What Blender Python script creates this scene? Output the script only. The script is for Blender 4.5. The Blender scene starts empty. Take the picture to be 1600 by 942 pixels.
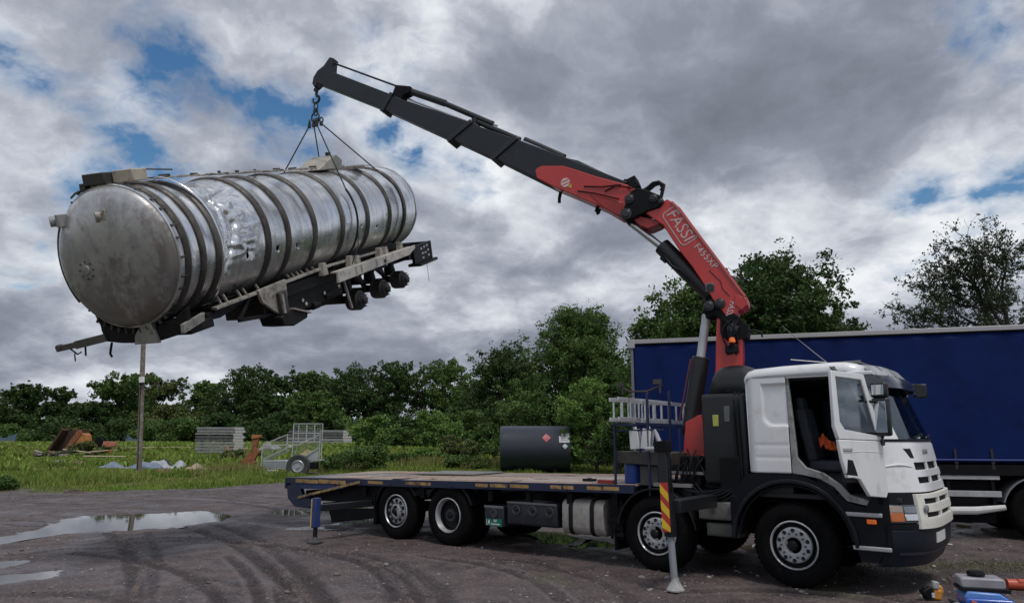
import bpy, bmesh, math, random
import numpy as np
from mathutils import Vector, Matrix, noise as mnoise

random.seed(7)
RNG = np.random.default_rng(7)
scene = bpy.context.scene
COL = scene.collection
R = math.radians
PI = math.pi

# ------------------------------------------------------------------ camera
CAM_H = 1.85
FPX, YH = 1120.0, 687.0                  # focal length and horizon row in photograph pixels (1600x942)
PITCH = math.atan((YH - 471) / FPX)
cam_d = bpy.data.cameras.new('camera')
cam = bpy.data.objects.new('camera', cam_d)
COL.objects.link(cam)
cam.location = (0, 0, CAM_H)
cam.rotation_euler = (R(90) + PITCH, 0, 0)
cam_d.sensor_width = 36
cam_d.lens = 36 * FPX / 1600
cam_d.clip_start = 0.1
cam_d.clip_end = 9000
scene.camera = cam

# ------------------------------------------------------------------ light
SUN_EL, SUN_AZ = 62.0, 152.0             # azimuth clockwise from +Y (the view direction)
SKY_STRENGTH = 0.09
CLOUD_GAIN = 1.0
sd = bpy.data.lights.new('sun', 'SUN')
sd.energy = 1.7
sd.angle = R(11)
sd.color = (1.0, 0.95, 0.88)
sun = bpy.data.objects.new('sun', sd)
COL.objects.link(sun)
sdir = Vector((math.sin(R(SUN_AZ)) * math.cos(R(SUN_EL)), math.cos(R(SUN_AZ)) * math.cos(R(SUN_EL)), math.sin(R(SUN_EL))))
sun.rotation_euler = sdir.to_track_quat('Z', 'Y').to_euler()

scene.view_settings.view_transform = 'Standard'
scene.view_settings.look = 'None'
scene.view_settings.exposure = 0.0
scene.view_settings.gamma = 1.0
try:
    scene.view_settings.use_curve_mapping = False
except Exception:
    pass

# ------------------------------------------------------------------ world: sky with a broken cloud layer
world = bpy.data.worlds.new('World')
scene.world = world
world.use_nodes = True


class NT:
    """small helper around a node tree"""
    def __init__(s, tree):
        s.t = tree
        tree.nodes.clear()

    def n(s, kind, **kw):
        nd = s.t.nodes.new(kind)
        for k, v in kw.items():
            if k.startswith('in_'):
                key = k[3:]
                key = int(key) if key.isdigit() else key.replace('_', ' ')
                nd.inputs[key].default_value = v
            else:
                setattr(nd, k, v)
        return nd

    def l(s, a, b):
        s.t.links.new(a, b)

    def math(s, op, a, b=None, clamp=False):
        nd = s.t.nodes.new('ShaderNodeMath')
        nd.operation = op
        nd.use_clamp = clamp
        for i, v in enumerate((a, b)):
            if v is None:
                continue
            if isinstance(v, (int, float)):
                nd.inputs[i].default_value = v
            else:
                s.l(v, nd.inputs[i])
        return nd.outputs[0]

    def vmath(s, op, a, b=None, scale=None):
        nd = s.t.nodes.new('ShaderNodeVectorMath')
        nd.operation = op
        for i, v in enumerate((a, b)):
            if v is None:
                continue
            if isinstance(v, (tuple, list)):
                nd.inputs[i].default_value = v
            else:
                s.l(v, nd.inputs[i])
        if scale is not None:
            if isinstance(scale, (int, float)):
                nd.inputs['Scale'].default_value = scale
            else:
                s.l(scale, nd.inputs['Scale'])
        return nd.outputs['Value'] if op in ('LENGTH', 'DISTANCE', 'DOT_PRODUCT') else nd.outputs[0]

    def noise(s, vec, scale, detail=4, rough=.5, dist=0, off=None):
        if off is not None:
            vec = s.vmath('ADD', vec, off)
        nd = s.n('ShaderNodeTexNoise')
        nd.inputs['Scale'].default_value = scale
        nd.inputs['Detail'].default_value = detail
        nd.inputs['Roughness'].default_value = rough
        nd.inputs['Distortion'].default_value = dist
        if vec is not None:
            s.l(vec, nd.inputs['Vector'])
        return nd.outputs[0]

    def ramp(s, fac, stops, interp='LINEAR'):
        nd = s.n('ShaderNodeValToRGB')
        cr = nd.color_ramp
        cr.interpolation = interp
        while len(cr.elements) < len(stops):
            cr.elements.new(0.5)
        for e, (p, c) in zip(cr.elements, stops):
            e.position = p
            e.color = (c, c, c, 1) if isinstance(c, (int, float)) else (*c, 1)
        s.l(fac, nd.inputs[0])
        return nd.outputs[0]

    def mix(s, fac, a, b):
        nd = s.n('ShaderNodeMix', data_type='RGBA')
        if isinstance(fac, (int, float)):
            nd.inputs[0].default_value = fac
        else:
            s.l(fac, nd.inputs[0])
        for i, v in ((6, a), (7, b)):
            if isinstance(v, (tuple, list)):
                nd.inputs[i].default_value = (*v, 1)
            else:
                s.l(v, nd.inputs[i])
        return nd.outputs[2]


w = NT(world.node_tree)
wout = w.n('ShaderNodeOutputWorld')
sky = w.n('ShaderNodeTexSky', sky_type='NISHITA', sun_disc=False)
sky.sun_elevation = R(SUN_EL)
sky.sun_rotation = R(SUN_AZ)
sky.air_density = 1.3
sky.dust_density = 0.3
sky.ozone_density = 3.5
bg_sky = w.n('ShaderNodeBackground', in_Strength=SKY_STRENGTH)
hsv = w.n('ShaderNodeHueSaturation')
hsv.inputs['Saturation'].default_value = 1.25
w.l(sky.outputs[0], hsv.inputs['Color'])
w.l(w.mix(.75, hsv.outputs[0], (3.0, 3.0, 3.0)) if False else hsv.outputs[0], bg_sky.inputs[0])
tc = w.n('ShaderNodeTexCoord')
D0 = tc.outputs['Generated']
sep = w.n('ShaderNodeSeparateXYZ')
w.l(D0, sep.inputs[0])
zz = w.math('MAXIMUM', sep.outputs[2], 0.0)
den = w.math('ADD', zz, 0.32)
comb = w.n('ShaderNodeCombineXYZ')
w.l(w.math('DIVIDE', sep.outputs[0], den), comb.inputs[0])
w.l(w.math('DIVIDE', sep.outputs[1], den), comb.inputs[1])
Q = comb.outputs[0]
wn = w.n('ShaderNodeTexNoise')
wn.inputs['Scale'].default_value = 3.0
wn.inputs['Detail'].default_value = 6
wn.inputs['Roughness'].default_value = .6
w.l(D0, wn.inputs['Vector'])
WV = w.vmath('SUBTRACT', wn.outputs[1], (.5, .5, .5))
DW = w.vmath('ADD', D0, w.vmath('SCALE', WV, scale=.16))
QW = w.vmath('ADD', Q, w.vmath('SCALE', WV, scale=.22))
n_cov = w.noise(QW, 4.4, 11, .56, 0, (3.1, 1.7, 0))
n_cov2 = w.noise(QW, 1.4, 4, .5, 0, (0.2, 6.7, 3))
n_br = w.noise(QW, 3.2, 10, .54, .1, (1.3, 9.1, 2))
n_hi = w.noise(QW, 9.5, 8, .6, .1, (8.3, 2.1, 5))


def blob(d, r0, r1, sx=1.0, sz=1.0):
    """soft patch of the cloud deck round a direction, 1 inside, 0 outside"""
    v = w.vmath('SUBTRACT', DW, d)
    v = w.vmath('MULTIPLY', v, (1 / sx, 1, 1 / sz))
    ln = w.vmath('LENGTH', v)
    nd = w.n('ShaderNodeMapRange', interpolation_type='SMOOTHSTEP')
    w.l(ln, nd.inputs[0])
    nd.inputs[1].default_value = r1
    nd.inputs[2].default_value = r0
    return nd.outputs[0]


def addw(acc, b, k):
    return w.math('ADD', acc, w.math('MULTIPLY', b, k))


cov = w.math('ADD', w.math('MULTIPLY', n_cov, .72), w.math('MULTIPLY', n_cov2, .30))
BLUES = [((-.44, .77, .47), .02, .15, 1.6, .8, .09), ((-.30, .865, .405), .02, .12, 1.3, .6, .11), ((-.13, .905, .41), .01, .10, 1.2, .8, .12),
         ((.50, .80, .30), .02, .13, 1.5, .45, .16), ((.02, .90, .43), .02, .07, 1.3, .9, .07),
         ((-.08, .87, .48), .02, .10, 1.4, .6, .07), ((.07, .97, .24), .02, .06, 1.5, .4, .06), ((.55, .74, .40), .02, .09, .8, .8, .08), ((.42, .89, .20), .02, .07, 1.6, .4, .07)]
for d, r0, r1, sx, sz, k in BLUES:
    cov = addw(cov, blob(d, r0, r1, sx, sz), -k * .55)
FULL = [((.26, .88, .42), .10, .34, 1.3, .8, .20), ((.1, .96, .2), .05, .35, 2, .6, .05), ((-.3, .93, .2), .05, .3, 1.6, .6, .07), ((-.5, .82, .3), .03, .2, 1, .8, .04), ((-.341, .832, .439), .02, .15, 1.4, .8, .075), ((-.519, .849, .092), .02, .12, 1.5, .6, .08)]
for d, r0, r1, sx, sz, k in FULL:
    cov = addw(cov, blob(d, r0, r1, sx, sz), k)
hz = w.n('ShaderNodeMapRange')
w.l(sep.outputs[2], hz.inputs[0])
hz.inputs[1].default_value = .24
hz.inputs[2].default_value = .03
cov = w.math('ADD', cov, w.math('MULTIPLY', hz.outputs[0], .14))
mask = w.ramp(cov, [(.405, 0.0), (.455, .55), (.51, 1.0)])
br = w.math('ADD', w.math('MULTIPLY', n_br, .85), w.math('MULTIPLY', n_hi, .22))
DARKS = [((.20, .88, .43), .02, .26, 1.5, .7, .12), ((.36, .82, .46), .02, .24, 1.1, .8, .09), ((.12, .96, .25), .02, .12, 1.5, .4, .08),
         ((-.55, .80, .22), .05, .25, 1.1, .9, .07), ((-.36, .92, .13), .03, .2, 2.0, .35, .08), ((.30, .94, .14), .03, .16, 1.6, .4, .06),
         ((-.06, .96, .13), .03, .16, 2.2, .35, .09), ((-.45, .85, .30), .03, .15, 1.2, .5, .06)]
for d, r0, r1, sx, sz, k in DARKS:
    br = addw(br, blob(d, r0, r1, sx, sz), -k)
LIGHTS = [((-.03, .95, .31), .04, .20, 1.3, 1.0, .05), ((.35, .90, .26), .03, .17, 1.4, .6, .10), ((-.16, .88, .46), .04, .2, 1.3, 1, .04),
          ((-.5, .85, .13), .02, .12, 1.6, .3, .09), ((.52, .83, .19), .03, .16, 1.3, .5, .13), ((.06, .97, .20), .02, .10, 1.6, .4, .07), ((-.2, .95, .22), .02, .10, 1.5, .5, .06)]
for d, r0, r1, sx, sz, k in LIGHTS:
    br = addw(br, blob(d, r0, r1, sx, sz), k)
# thin cloud edges catch the light, thick middles go grey
br = w.math('ADD', br, w.math('MULTIPLY', w.ramp(cov, [(.45, 1.0), (.60, 0.0)]), .085))
ccol = w.ramp(br, [(.12, (.13, .148, .19)), (.30, (.20, .222, .27)), (.42, (.27, .295, .36)), (.52, (.40, .43, .50)), (.60, (.60, .635, .70)), (.72, (.88, .90, .93))])
bg_cl = w.n('ShaderNodeBackground', in_Strength=CLOUD_GAIN)
w.l(ccol, bg_cl.inputs[0])
mx = w.n('ShaderNodeMixShader')
w.l(mask, mx.inputs[0])
w.l(bg_sky.outputs[0], mx.inputs[1])
w.l(bg_cl.outputs[0], mx.inputs[2])
w.l(mx.outputs[0], wout.inputs[0])

# ------------------------------------------------------------------ geometry of the place as measured
CP, SP = math.cos(PITCH), math.sin(PITCH)
EYE = np.array([0, 0, CAM_H])


def ray(px, py):
    x = (px - 800) / FPX
    u = (471 - py) / FPX
    return np.array([x, CP - u * SP, SP + u * CP])


def on_plane(px, py, P, n):
    r = ray(px, py)
    return EYE + r * (np.dot(np.asarray(P) - EYE, n) / np.dot(r, n))


def terrain(x, y):
    y = np.asarray(y, float)
    return np.clip(y - 60, 0, 160) * .005


def ground_at(px, py, zoff=0.0):
    r = ray(px, py)
    lo = 2.0
    for k in np.geomspace(2, 400, 900):
        P = EYE + r * k
        if P[2] <= terrain(P[0], P[1]) + zoff:
            return P
    return EYE + r * 300


# ------------------------------------------------------------------ materials
MATS = {}


def mat(name, col, rough=.55, metal=0.0, var=.18, vscale=2.5, bump=.0, bscale=30, col2=None, fac2=(.5, .65), rvar=.12,
        spec=None, coat=0, island=0.0, trans=0.0, alpha=None, emit=None, s2=None):
    if name in MATS:
        return MATS[name]
    m = bpy.data.materials.new(name)
    m.use_nodes = True
    t = NT(m.node_tree)
    out = t.n('ShaderNodeOutputMaterial')
    b = t.n('ShaderNodeBsdfPrincipled')
    t.l(b.outputs[0], out.inputs[0])
    co = t.n('ShaderNodeTexCoord').outputs['Object']
    nz = t.noise(co, vscale, 6, .62)
    nz2 = t.noise(co, s2 or vscale * 2.7, 7, .68, .1, (5.1, 2.2, 8.8))
    dark = tuple(c * (1 - var) for c in col)
    lite = tuple(min(1, c * (1 + var)) for c in col)
    c = t.mix(t.ramp(nz, [(.3, 0.0), (.7, 1.0)]), dark, lite)
    if col2 is not None:
        f2 = t.ramp(nz2, [(fac2[0], 0.0), (fac2[1], 1.0)])
        c = t.mix(f2, c, col2)
    if island:
        g = t.n('ShaderNodeNewGeometry').outputs['Random Per Island']
        hs = t.n('ShaderNodeHueSaturation')
        hs.inputs['Value'].default_value = 1
        t.l(t.math('ADD', t.math('MULTIPLY', g, island * 2), 1 - island), hs.inputs['Value'])
        t.l(t.math('ADD', t.math('MULTIPLY', g, .05), .475), hs.inputs['Hue'])
        t.l(c, hs.inputs['Color'])
        c = hs.outputs[0]
    t.l(c, b.inputs['Base Color'])
    rr = t.math('ADD', t.math('MULTIPLY', nz2, rvar * 2), rough - rvar, clamp=True)
    t.l(rr, b.inputs['Roughness'])
    b.inputs['Metallic'].default_value = metal
    if spec is not None:
        b.inputs['Specular IOR Level'].default_value = spec
    if coat:
        b.inputs['Coat Weight'].default_value = coat
        b.inputs['Coat Roughness'].default_value = .15
    if trans:
        b.inputs['Transmission Weight'].default_value = trans
    if emit:
        b.inputs['Emission Color'].default_value = (*emit[0], 1)
        b.inputs['Emission Strength'].default_value = emit[1]
    if bump:
        bn = t.noise(co, bscale, 5, .6)
        bm = t.n('ShaderNodeBump')
        bm.inputs['Strength'].default_value = bump
        bm.inputs['Distance'].default_value = .02
        t.l(bn, bm.inputs['Height'])
        t.l(bm.outputs[0], b.inputs['Normal'])
    MATS[name] = m
    return m


def glass_mat(name, tint=(.75, .8, .82), rough=.02):
    if name in MATS:
        return MATS[name]
    m = bpy.data.materials.new(name)
    m.use_nodes = True
    t = NT(m.node_tree)
    out = t.n('ShaderNodeOutputMaterial')
    tr = t.n('ShaderNodeBsdfTransparent')
    tr.inputs[0].default_value = (*tint, 1)
    gl = t.n('ShaderNodeBsdfGlossy')
    gl.inputs['Roughness'].default_value = rough
    lw = t.n('ShaderNodeLayerWeight')
    lw.inputs[0].default_value = .35
    ms = t.n('ShaderNodeMixShader')
    t.l(t.math('ADD', t.math('MULTIPLY', lw.outputs[0], .55), .05), ms.inputs[0])
    t.l(tr.outputs[0], ms.inputs[1])
    t.l(gl.outputs[0], ms.inputs[2])
    t.l(ms.outputs[0], out.inputs[0])
    MATS[name] = m
    return m


WHITE = mat('white_paint', (.78, .78, .79), .33, var=.05, col2=(.55, .53, .50), fac2=(.54, .8), coat=.4, vscale=1.5)
BLACK = mat('black_plastic', (.008, .009, .012), .5, var=.4, vscale=6, col2=(.014, .013, .014), fac2=(.55, .75), spec=.2)
RUBBER = mat('tyre_rubber', (.005, .005, .0055), .85, var=.3, vscale=8, col2=(.016, .014, .013), fac2=(.55, .75), bump=.2, spec=.1)
CHASSIS = mat('chassis_black', (.007, .007, .009), .65, var=.4, vscale=4, col2=(.02, .016, .014), fac2=(.6, .8), spec=.15)
RED = mat('crane_red', (.46, .028, .022), .36, var=.14, vscale=2, col2=(.30, .05, .04), fac2=(.62, .78), coat=.3)
CBLACK = mat('boom_black', (.006, .008, .013), .5, var=.35, vscale=3, col2=(.04, .04, .045), fac2=(.6, .75))
CHROME = mat('chrome_rod', (.62, .63, .65), .22, metal=.9, var=.08)
STEEL = mat('brushed_steel', (.5, .5, .5), .35, metal=.85, var=.15, col2=(.2, .18, .16), fac2=(.55, .75))
ALU = mat('aluminium', (.60, .61, .63), .38, metal=.55, var=.12, col2=(.4, .4, .4), fac2=(.6, .75))
RIMM = mat('rim_silver', (.42, .43, .46), .42, metal=.35, var=.12, vscale=9, col2=(.14, .12, .11), fac2=(.56, .72))
BLUED = mat('frame_navy', (.008, .015, .05), .45, var=.3, vscale=3, col2=(.05, .045, .045), fac2=(.58, .75))
BLUEP = mat('blue_plastic', (.02, .07, .32), .4, var=.15)
AMBER = mat('amber_reflector', (.40, .24, .085), .5, var=.25, vscale=2.2, col2=(.10, .07, .05), fac2=(.50, .62))
ORANGE = mat('orange_lens', (.8, .16, .03), .3, var=.1, emit=((.9, .2, .03), .15))
WOOD = mat('deck_timber', (.40, .31, .245), .75, var=.22, vscale=5, col2=(.16, .125, .10), fac2=(.5, .75), bump=.4)
GREYP = mat('grey_paint', (.30, .30, .30), .5, var=.12, col2=(.16, .14, .13), fac2=(.55, .75))
GALV = mat('galvanised', (.42, .43, .44), .48, metal=.45, var=.18, col2=(.22, .2, .18), fac2=(.55, .75))
RUST = mat('rusty_steel', (.30, .10, .045), .8, var=.35, vscale=3, col2=(.10, .045, .03), fac2=(.45, .65), bump=.4)
LENS = mat('clear_lens', (.7, .72, .75), .12, metal=.5, var=.08)
GLASS = glass_mat('window_glass')
DGLASS = glass_mat('windscreen_glass', (.42, .50, .56))


# ------------------------------------------------------------------ mesh helpers
def np_mesh(name, V, F, smooth=False):
    """V (n,3), F (m,k) arrays, all faces with k corners"""
    me = bpy.data.meshes.new(name)
    V = np.ascontiguousarray(V, dtype=np.float32)
    F = np.ascontiguousarray(F, dtype=np.int32)
    me.vertices.add(len(V))
    me.vertices.foreach_set('co', V.ravel())
    k = F.shape[1]
    me.loops.add(F.size)
    me.loops.foreach_set('vertex_index', F.ravel())
    me.polygons.add(len(F))
    me.polygons.foreach_set('loop_start', np.arange(0, F.size, k, dtype=np.int32))
    me.polygons.foreach_set('loop_total', np.full(len(F), k, dtype=np.int32))
    if smooth:
        me.polygons.foreach_set('use_smooth', np.ones(len(F), dtype=bool))
    me.update(calc_edges=True)
    return me


def link(name, me, m=None, parent=None, loc=None, rot=None):
    o = bpy.data.objects.new(name, me)
    COL.objects.link(o)
    if m is not None and me is not None and not me.materials:
        me.materials.append(m)
    if parent is not None:
        o.parent = parent
    if loc is not None:
        o.location = loc
    if rot is not None:
        o.rotation_euler = rot
    return o


def tag(o, label=None, cat=None, group=None, kind=None):
    for k, v in (('label', label), ('category', cat), ('group', group), ('kind', kind)):
        if v:
            o[k] = v
    return o


def thing(name, label, cat, loc=(0, 0, 0), rot=(0, 0, 0), group=None):
    o = bpy.data.objects.new(name, None)
    o.empty_display_size = .2
    COL.objects.link(o)
    o.location = loc
    o.rotation_euler = rot
    return tag(o, label, cat, group)


def copy_tree(o, parent=None):
    c = o.copy()
    COL.objects.link(c)
    c.parent = parent
    for ch in [x for x in COL.objects if x.parent == o]:
        copy_tree(ch, c)
    return c


class MB:
    def __init__(s):
        s.V = []
        s.F = []

    def add(s, vs, fs):
        n = len(s.V)
        s.V += [tuple(v) for v in vs]
        s.F += [tuple(i + n for i in f) for f in fs]
        return s

    def box(s, x0, x1, y0, y1, z0, z1):
        vs = [(x0, y0, z0), (x1, y0, z0), (x1, y1, z0), (x0, y1, z0), (x0, y0, z1), (x1, y0, z1), (x1, y1, z1), (x0, y1, z1)]
        return s.add(vs, [(0, 3, 2, 1), (4, 5, 6, 7), (0, 1, 5, 4), (1, 2, 6, 5), (2, 3, 7, 6), (3, 0, 4, 7)])

    def obox(s, c, size, M):
        c = Vector(c)
        vs = []
        for k in (-.5, .5):
            for (i, j) in ((-.5, -.5), (.5, -.5), (.5, .5), (-.5, .5)):
                vs.append(c + M @ Vector((i * size[0], j * size[1], k * size[2])))
        return s.add(vs, [(0, 3, 2, 1), (4, 5, 6, 7), (0, 1, 5, 4), (1, 2, 6, 5), (2, 3, 7, 6), (3, 0, 4, 7)])

    def bar(s, a, b, w_, h_, up=(0, 0, 1)):
        a, b = Vector(a), Vector(b)
        d = (b - a)
        L = d.length
        x = d.normalized()
        up = Vector(up)
        if abs(x.dot(up)) > .98:
            up = Vector((0, 1, 0)) if abs(x.y) < .9 else Vector((1, 0, 0))
        y = up.cross(x).normalized()
        z = x.cross(y)
        M = Matrix((x, y, z)).transposed()
        return s.obox((a + b) / 2, (L, w_, h_), M)

    def tube(s, pts, r, n=8, cap=True, closed=False):
        pts = [Vector(p) for p in pts]
        m = len(pts)
        rs = r if isinstance(r, (list, tuple)) else [r] * m
        base = len(s.V)
        prev = None
        for i, p in enumerate(pts):
            if closed:
                t = pts[(i + 1) % m] - pts[i - 1]
            else:
                t = pts[min(i + 1, m - 1)] - pts[max(i - 1, 0)]
            t = t.normalized() if t.length > 1e-9 else Vector((0, 0, 1))
            if prev is None:
                a = Vector((0, 0, 1)) if abs(t.z) < .9 else Vector((1, 0, 0))
                u = a.cross(t).normalized()
            else:
                u = (prev - t * prev.dot(t))
                u = u.normalized() if u.length > 1e-6 else Vector((1, 0, 0))
            prev = u
            v = t.cross(u)
            for k in range(n):
                an = 2 * PI * k / n
                s.V.append(tuple(p + (u * math.cos(an) + v * math.sin(an)) * rs[i]))
        mm = m if closed else m - 1
        for i in range(mm):
            for k in range(n):
                a = base + i * n + k
                b = base + i * n + (k + 1) % n
                c = base + ((i + 1) % m) * n + (k + 1) % n
                d = base + ((i + 1) % m) * n + k
                s.F.append((a, b, c, d))
        if cap and not closed:
            s.F.append(tuple(base + k for k in range(n))[::-1])
            s.F.append(tuple(base + (m - 1) * n + k for k in range(n)))
        return s

    def prism(s, poly, c0, c1, ax='y'):
        """poly of 2D points; ax = the extrude axis ('y': poly is x,z; 'x': poly is y,z; 'z': poly is x,y)"""
        def mp(p, c):
            return {'y': (p[0], c, p[1]), 'x': (c, p[0], p[1]), 'z': (p[0], p[1], c)}[ax]
        n = len(poly)
        vs = [mp(p, c0) for p in poly] + [mp(p, c1) for p in poly]
        fs = [tuple(range(n))[::-1], tuple(range(n, 2 * n))]
        for i in range(n):
            j = (i + 1) % n
            fs.append((i, j, n + j, n + i))
        return s.add(vs, fs)

    def lathe(s, prof, c=(0, 0, 0), ax='y', n=32, close=True):
        """prof: (radius, height) list along the axis"""
        base = len(s.V)
        for r_, h in prof:
            for k in range(n):
                a = 2 * PI * k / n
                p = {'y': (r_ * math.cos(a), h, r_ * math.sin(a)), 'x': (h, r_ * math.cos(a), r_ * math.sin(a)),
                     'z': (r_ * math.cos(a), r_ * math.sin(a), h)}[ax]
                s.V.append((p[0] + c[0], p[1] + c[1], p[2] + c[2]))
        for i in range(len(prof) - 1):
            for k in range(n):
                j = (k + 1) % n
                s.F.append((base + i * n + k, base + i * n + j, base + (i + 1) * n + j, base + (i + 1) * n + k))
        if close:
            if prof[0][0] > 1e-5:
                s.F.append(tuple(base + k for k in range(n))[::-1])
            if prof[-1][0] > 1e-5:
                s.F.append(tuple(base + (len(prof) - 1) * n + k for k in range(n)))
        return s

    def grid(s, P):
        """P[i][j] points"""
        ni, nj = len(P), len(P[0])
        base = len(s.V)
        for r_ in P:
            s.V += [tuple(p) for p in r_]
        for i in range(ni - 1):
            for j in range(nj - 1):
                a = base + i * nj + j
                s.F.append((a, a + 1, a + nj + 1, a + nj))
        return s

    def build(s, name, m, parent=None, loc=None, rot=None, bevel=0, smooth=True, seg=2, solid=0):
        me = bpy.data.meshes.new(name)
        me.from_pydata(s.V, [], s.F)
        bm = bmesh.new()
        bm.from_mesh(me)
        bmesh.ops.recalc_face_normals(bm, faces=bm.faces)
        bm.to_mesh(me)
        bm.free()
        if smooth:
            me.polygons.foreach_set('use_smooth', [True] * len(me.polygons))
            me.set_sharp_from_angle(angle=R(35))
        me.update()
        o = link(name, me, m, parent, loc, rot)
        if solid:
            sm = o.modifiers.new('solid', 'SOLIDIFY')
            sm.thickness = solid
            sm.offset = 0
        if bevel:
            b = o.modifiers.new('bevel', 'BEVEL')
            b.width = bevel
            b.segments = seg
            b.limit_method = 'ANGLE'
            b.angle_limit = R(35)
            b.harden_normals = False
        return o


def arc(c, r, a0, a1, n):
    return [(c[0] + r * math.cos(a0 + (a1 - a0) * i / n), c[1] + r * math.sin(a0 + (a1 - a0) * i / n)) for i in range(n + 1)]


def text_mesh(body, size, depth=.002, bold=0.0, shear=0.0, space=1.0):
    cu = bpy.data.curves.new('lettering', 'FONT')
    cu.body = body
    cu.size = size
    cu.extrude = depth
    cu.offset = bold
    cu.shear = shear
    cu.space_character = space
    cu.align_x = 'CENTER'
    cu.align_y = 'CENTER'
    cu.resolution_u = 3
    ob = bpy.data.objects.new('lettering_curve', cu)
    COL.objects.link(ob)
    dg = bpy.context.evaluated_depsgraph_get()
    me = bpy.data.meshes.new_from_object(ob.evaluated_get(dg))
    bpy.data.objects.remove(ob)
    bpy.data.curves.remove(cu)
    me.materials.clear()
    return me


def frame_matrix(org, ex, ey, ez):
    M = Matrix((Vector(ex), Vector(ey), Vector(ez))).transposed().to_4x4()
    M.translation = Vector(org)
    return M

# ================================================================== THE GROUND
def G(px, py):
    P = ground_at(px, py)
    return (float(P[0]), float(P[1]))


class VNoise:
    """cheap tiling value noise on numpy arrays"""
    def __init__(s, seed):
        s.T = np.random.default_rng(seed).random((256, 256))

    def __call__(s, x, y, f):
        x = x * f
        y = y * f
        xi = np.floor(x).astype(int)
        yi = np.floor(y).astype(int)
        fx = x - xi
        fy = y - yi
        fx = fx * fx * (3 - 2 * fx)
        fy = fy * fy * (3 - 2 * fy)
        T = s.T
        a = T[xi % 256, yi % 256]
        b = T[(xi + 1) % 256, yi % 256]
        c = T[xi % 256, (yi + 1) % 256]
        d = T[(xi + 1) % 256, (yi + 1) % 256]
        return (a * (1 - fx) + b * fx) * (1 - fy) + (c * (1 - fx) + d * fx) * fy

    def fbm(s, x, y, f, o=4):
        r = 0
        a = .5
        for i in range(o):
            r = r + a * s(x + 13.7 * i, y - 7.1 * i, f * 2 ** i)
            a *= .5
        return r


VN = VNoise(3)
PUDDLES = [
    [(-90, 852), (-30, 838), (30, 833), (60, 826), (85, 815), (112, 808), (165, 803), (250, 800), (320, 797), (345, 799), (358, 805), (345, 812), (300, 818), (250, 824),
     (190, 827), (140, 829), (95, 833), (60, 838), (20, 846), (-20, 856), (-60, 864)],
    [(-50, 879), (0, 874), (38, 874), (22, 882), (0, 886), (-50, 892)],
    [(-60, 902), (0, 898), (50, 893), (92, 889), (80, 897), (50, 904), (10, 910), (-50, 922)],
    [(436, 826), (455, 822), (492, 822), (505, 825), (470, 827)],
    [(498, 797), (540, 792), (576, 790), (574, 794), (530, 797), (500, 801)],
    [(505, 819), (545, 814), (578, 809), (580, 814), (540, 819)],
    [(815, 833), (835, 829), (885, 830), (905, 840), (890, 848), (850, 848), (825, 841)],
    [(905, 850), (920, 842), (948, 844), (965, 852), (930, 853)],
    [(1160, 852), (1180, 848), (1195, 866), (1165, 864)],
    [(410, 800), (440, 794), (482, 795), (486, 803), (450, 806)],
]
PUDW = [np.array([G(*p) for p in poly]) for poly in PUDDLES]


def poly_sd(X, Y, poly):
    """distance inside the polygon (positive inside, negative outside)"""
    ins = np.zeros(X.shape, bool)
    dist = np.full(X.shape, 1e9)
    n = len(poly)
    for i in range(n):
        x0, y0 = poly[i]
        x1, y1 = poly[(i + 1) % n]
        c = ((y0 > Y) != (y1 > Y))
        with np.errstate(divide='ignore', invalid='ignore'):
            xi = (x1 - x0) * (Y - y0) / (y1 - y0 + 1e-12) + x0
        ins ^= (c & (X < xi))
        dx, dy = x1 - x0, y1 - y0
        t = np.clip(((X - x0) * dx + (Y - y0) * dy) / (dx * dx + dy * dy + 1e-12), 0, 1)
        dist = np.minimum(dist, np.hypot(X - x0 - t * dx, Y - y0 - t * dy))
    return np.where(ins, dist, -dist)


def arcpx(cx, cy, rx, ry, a0, a1, n=9):
    return [(cx + rx * math.cos(R(a0 + (a1 - a0) * i / n)), cy + ry * math.sin(R(a0 + (a1 - a0) * i / n))) for i in range(n + 1)]


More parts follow.
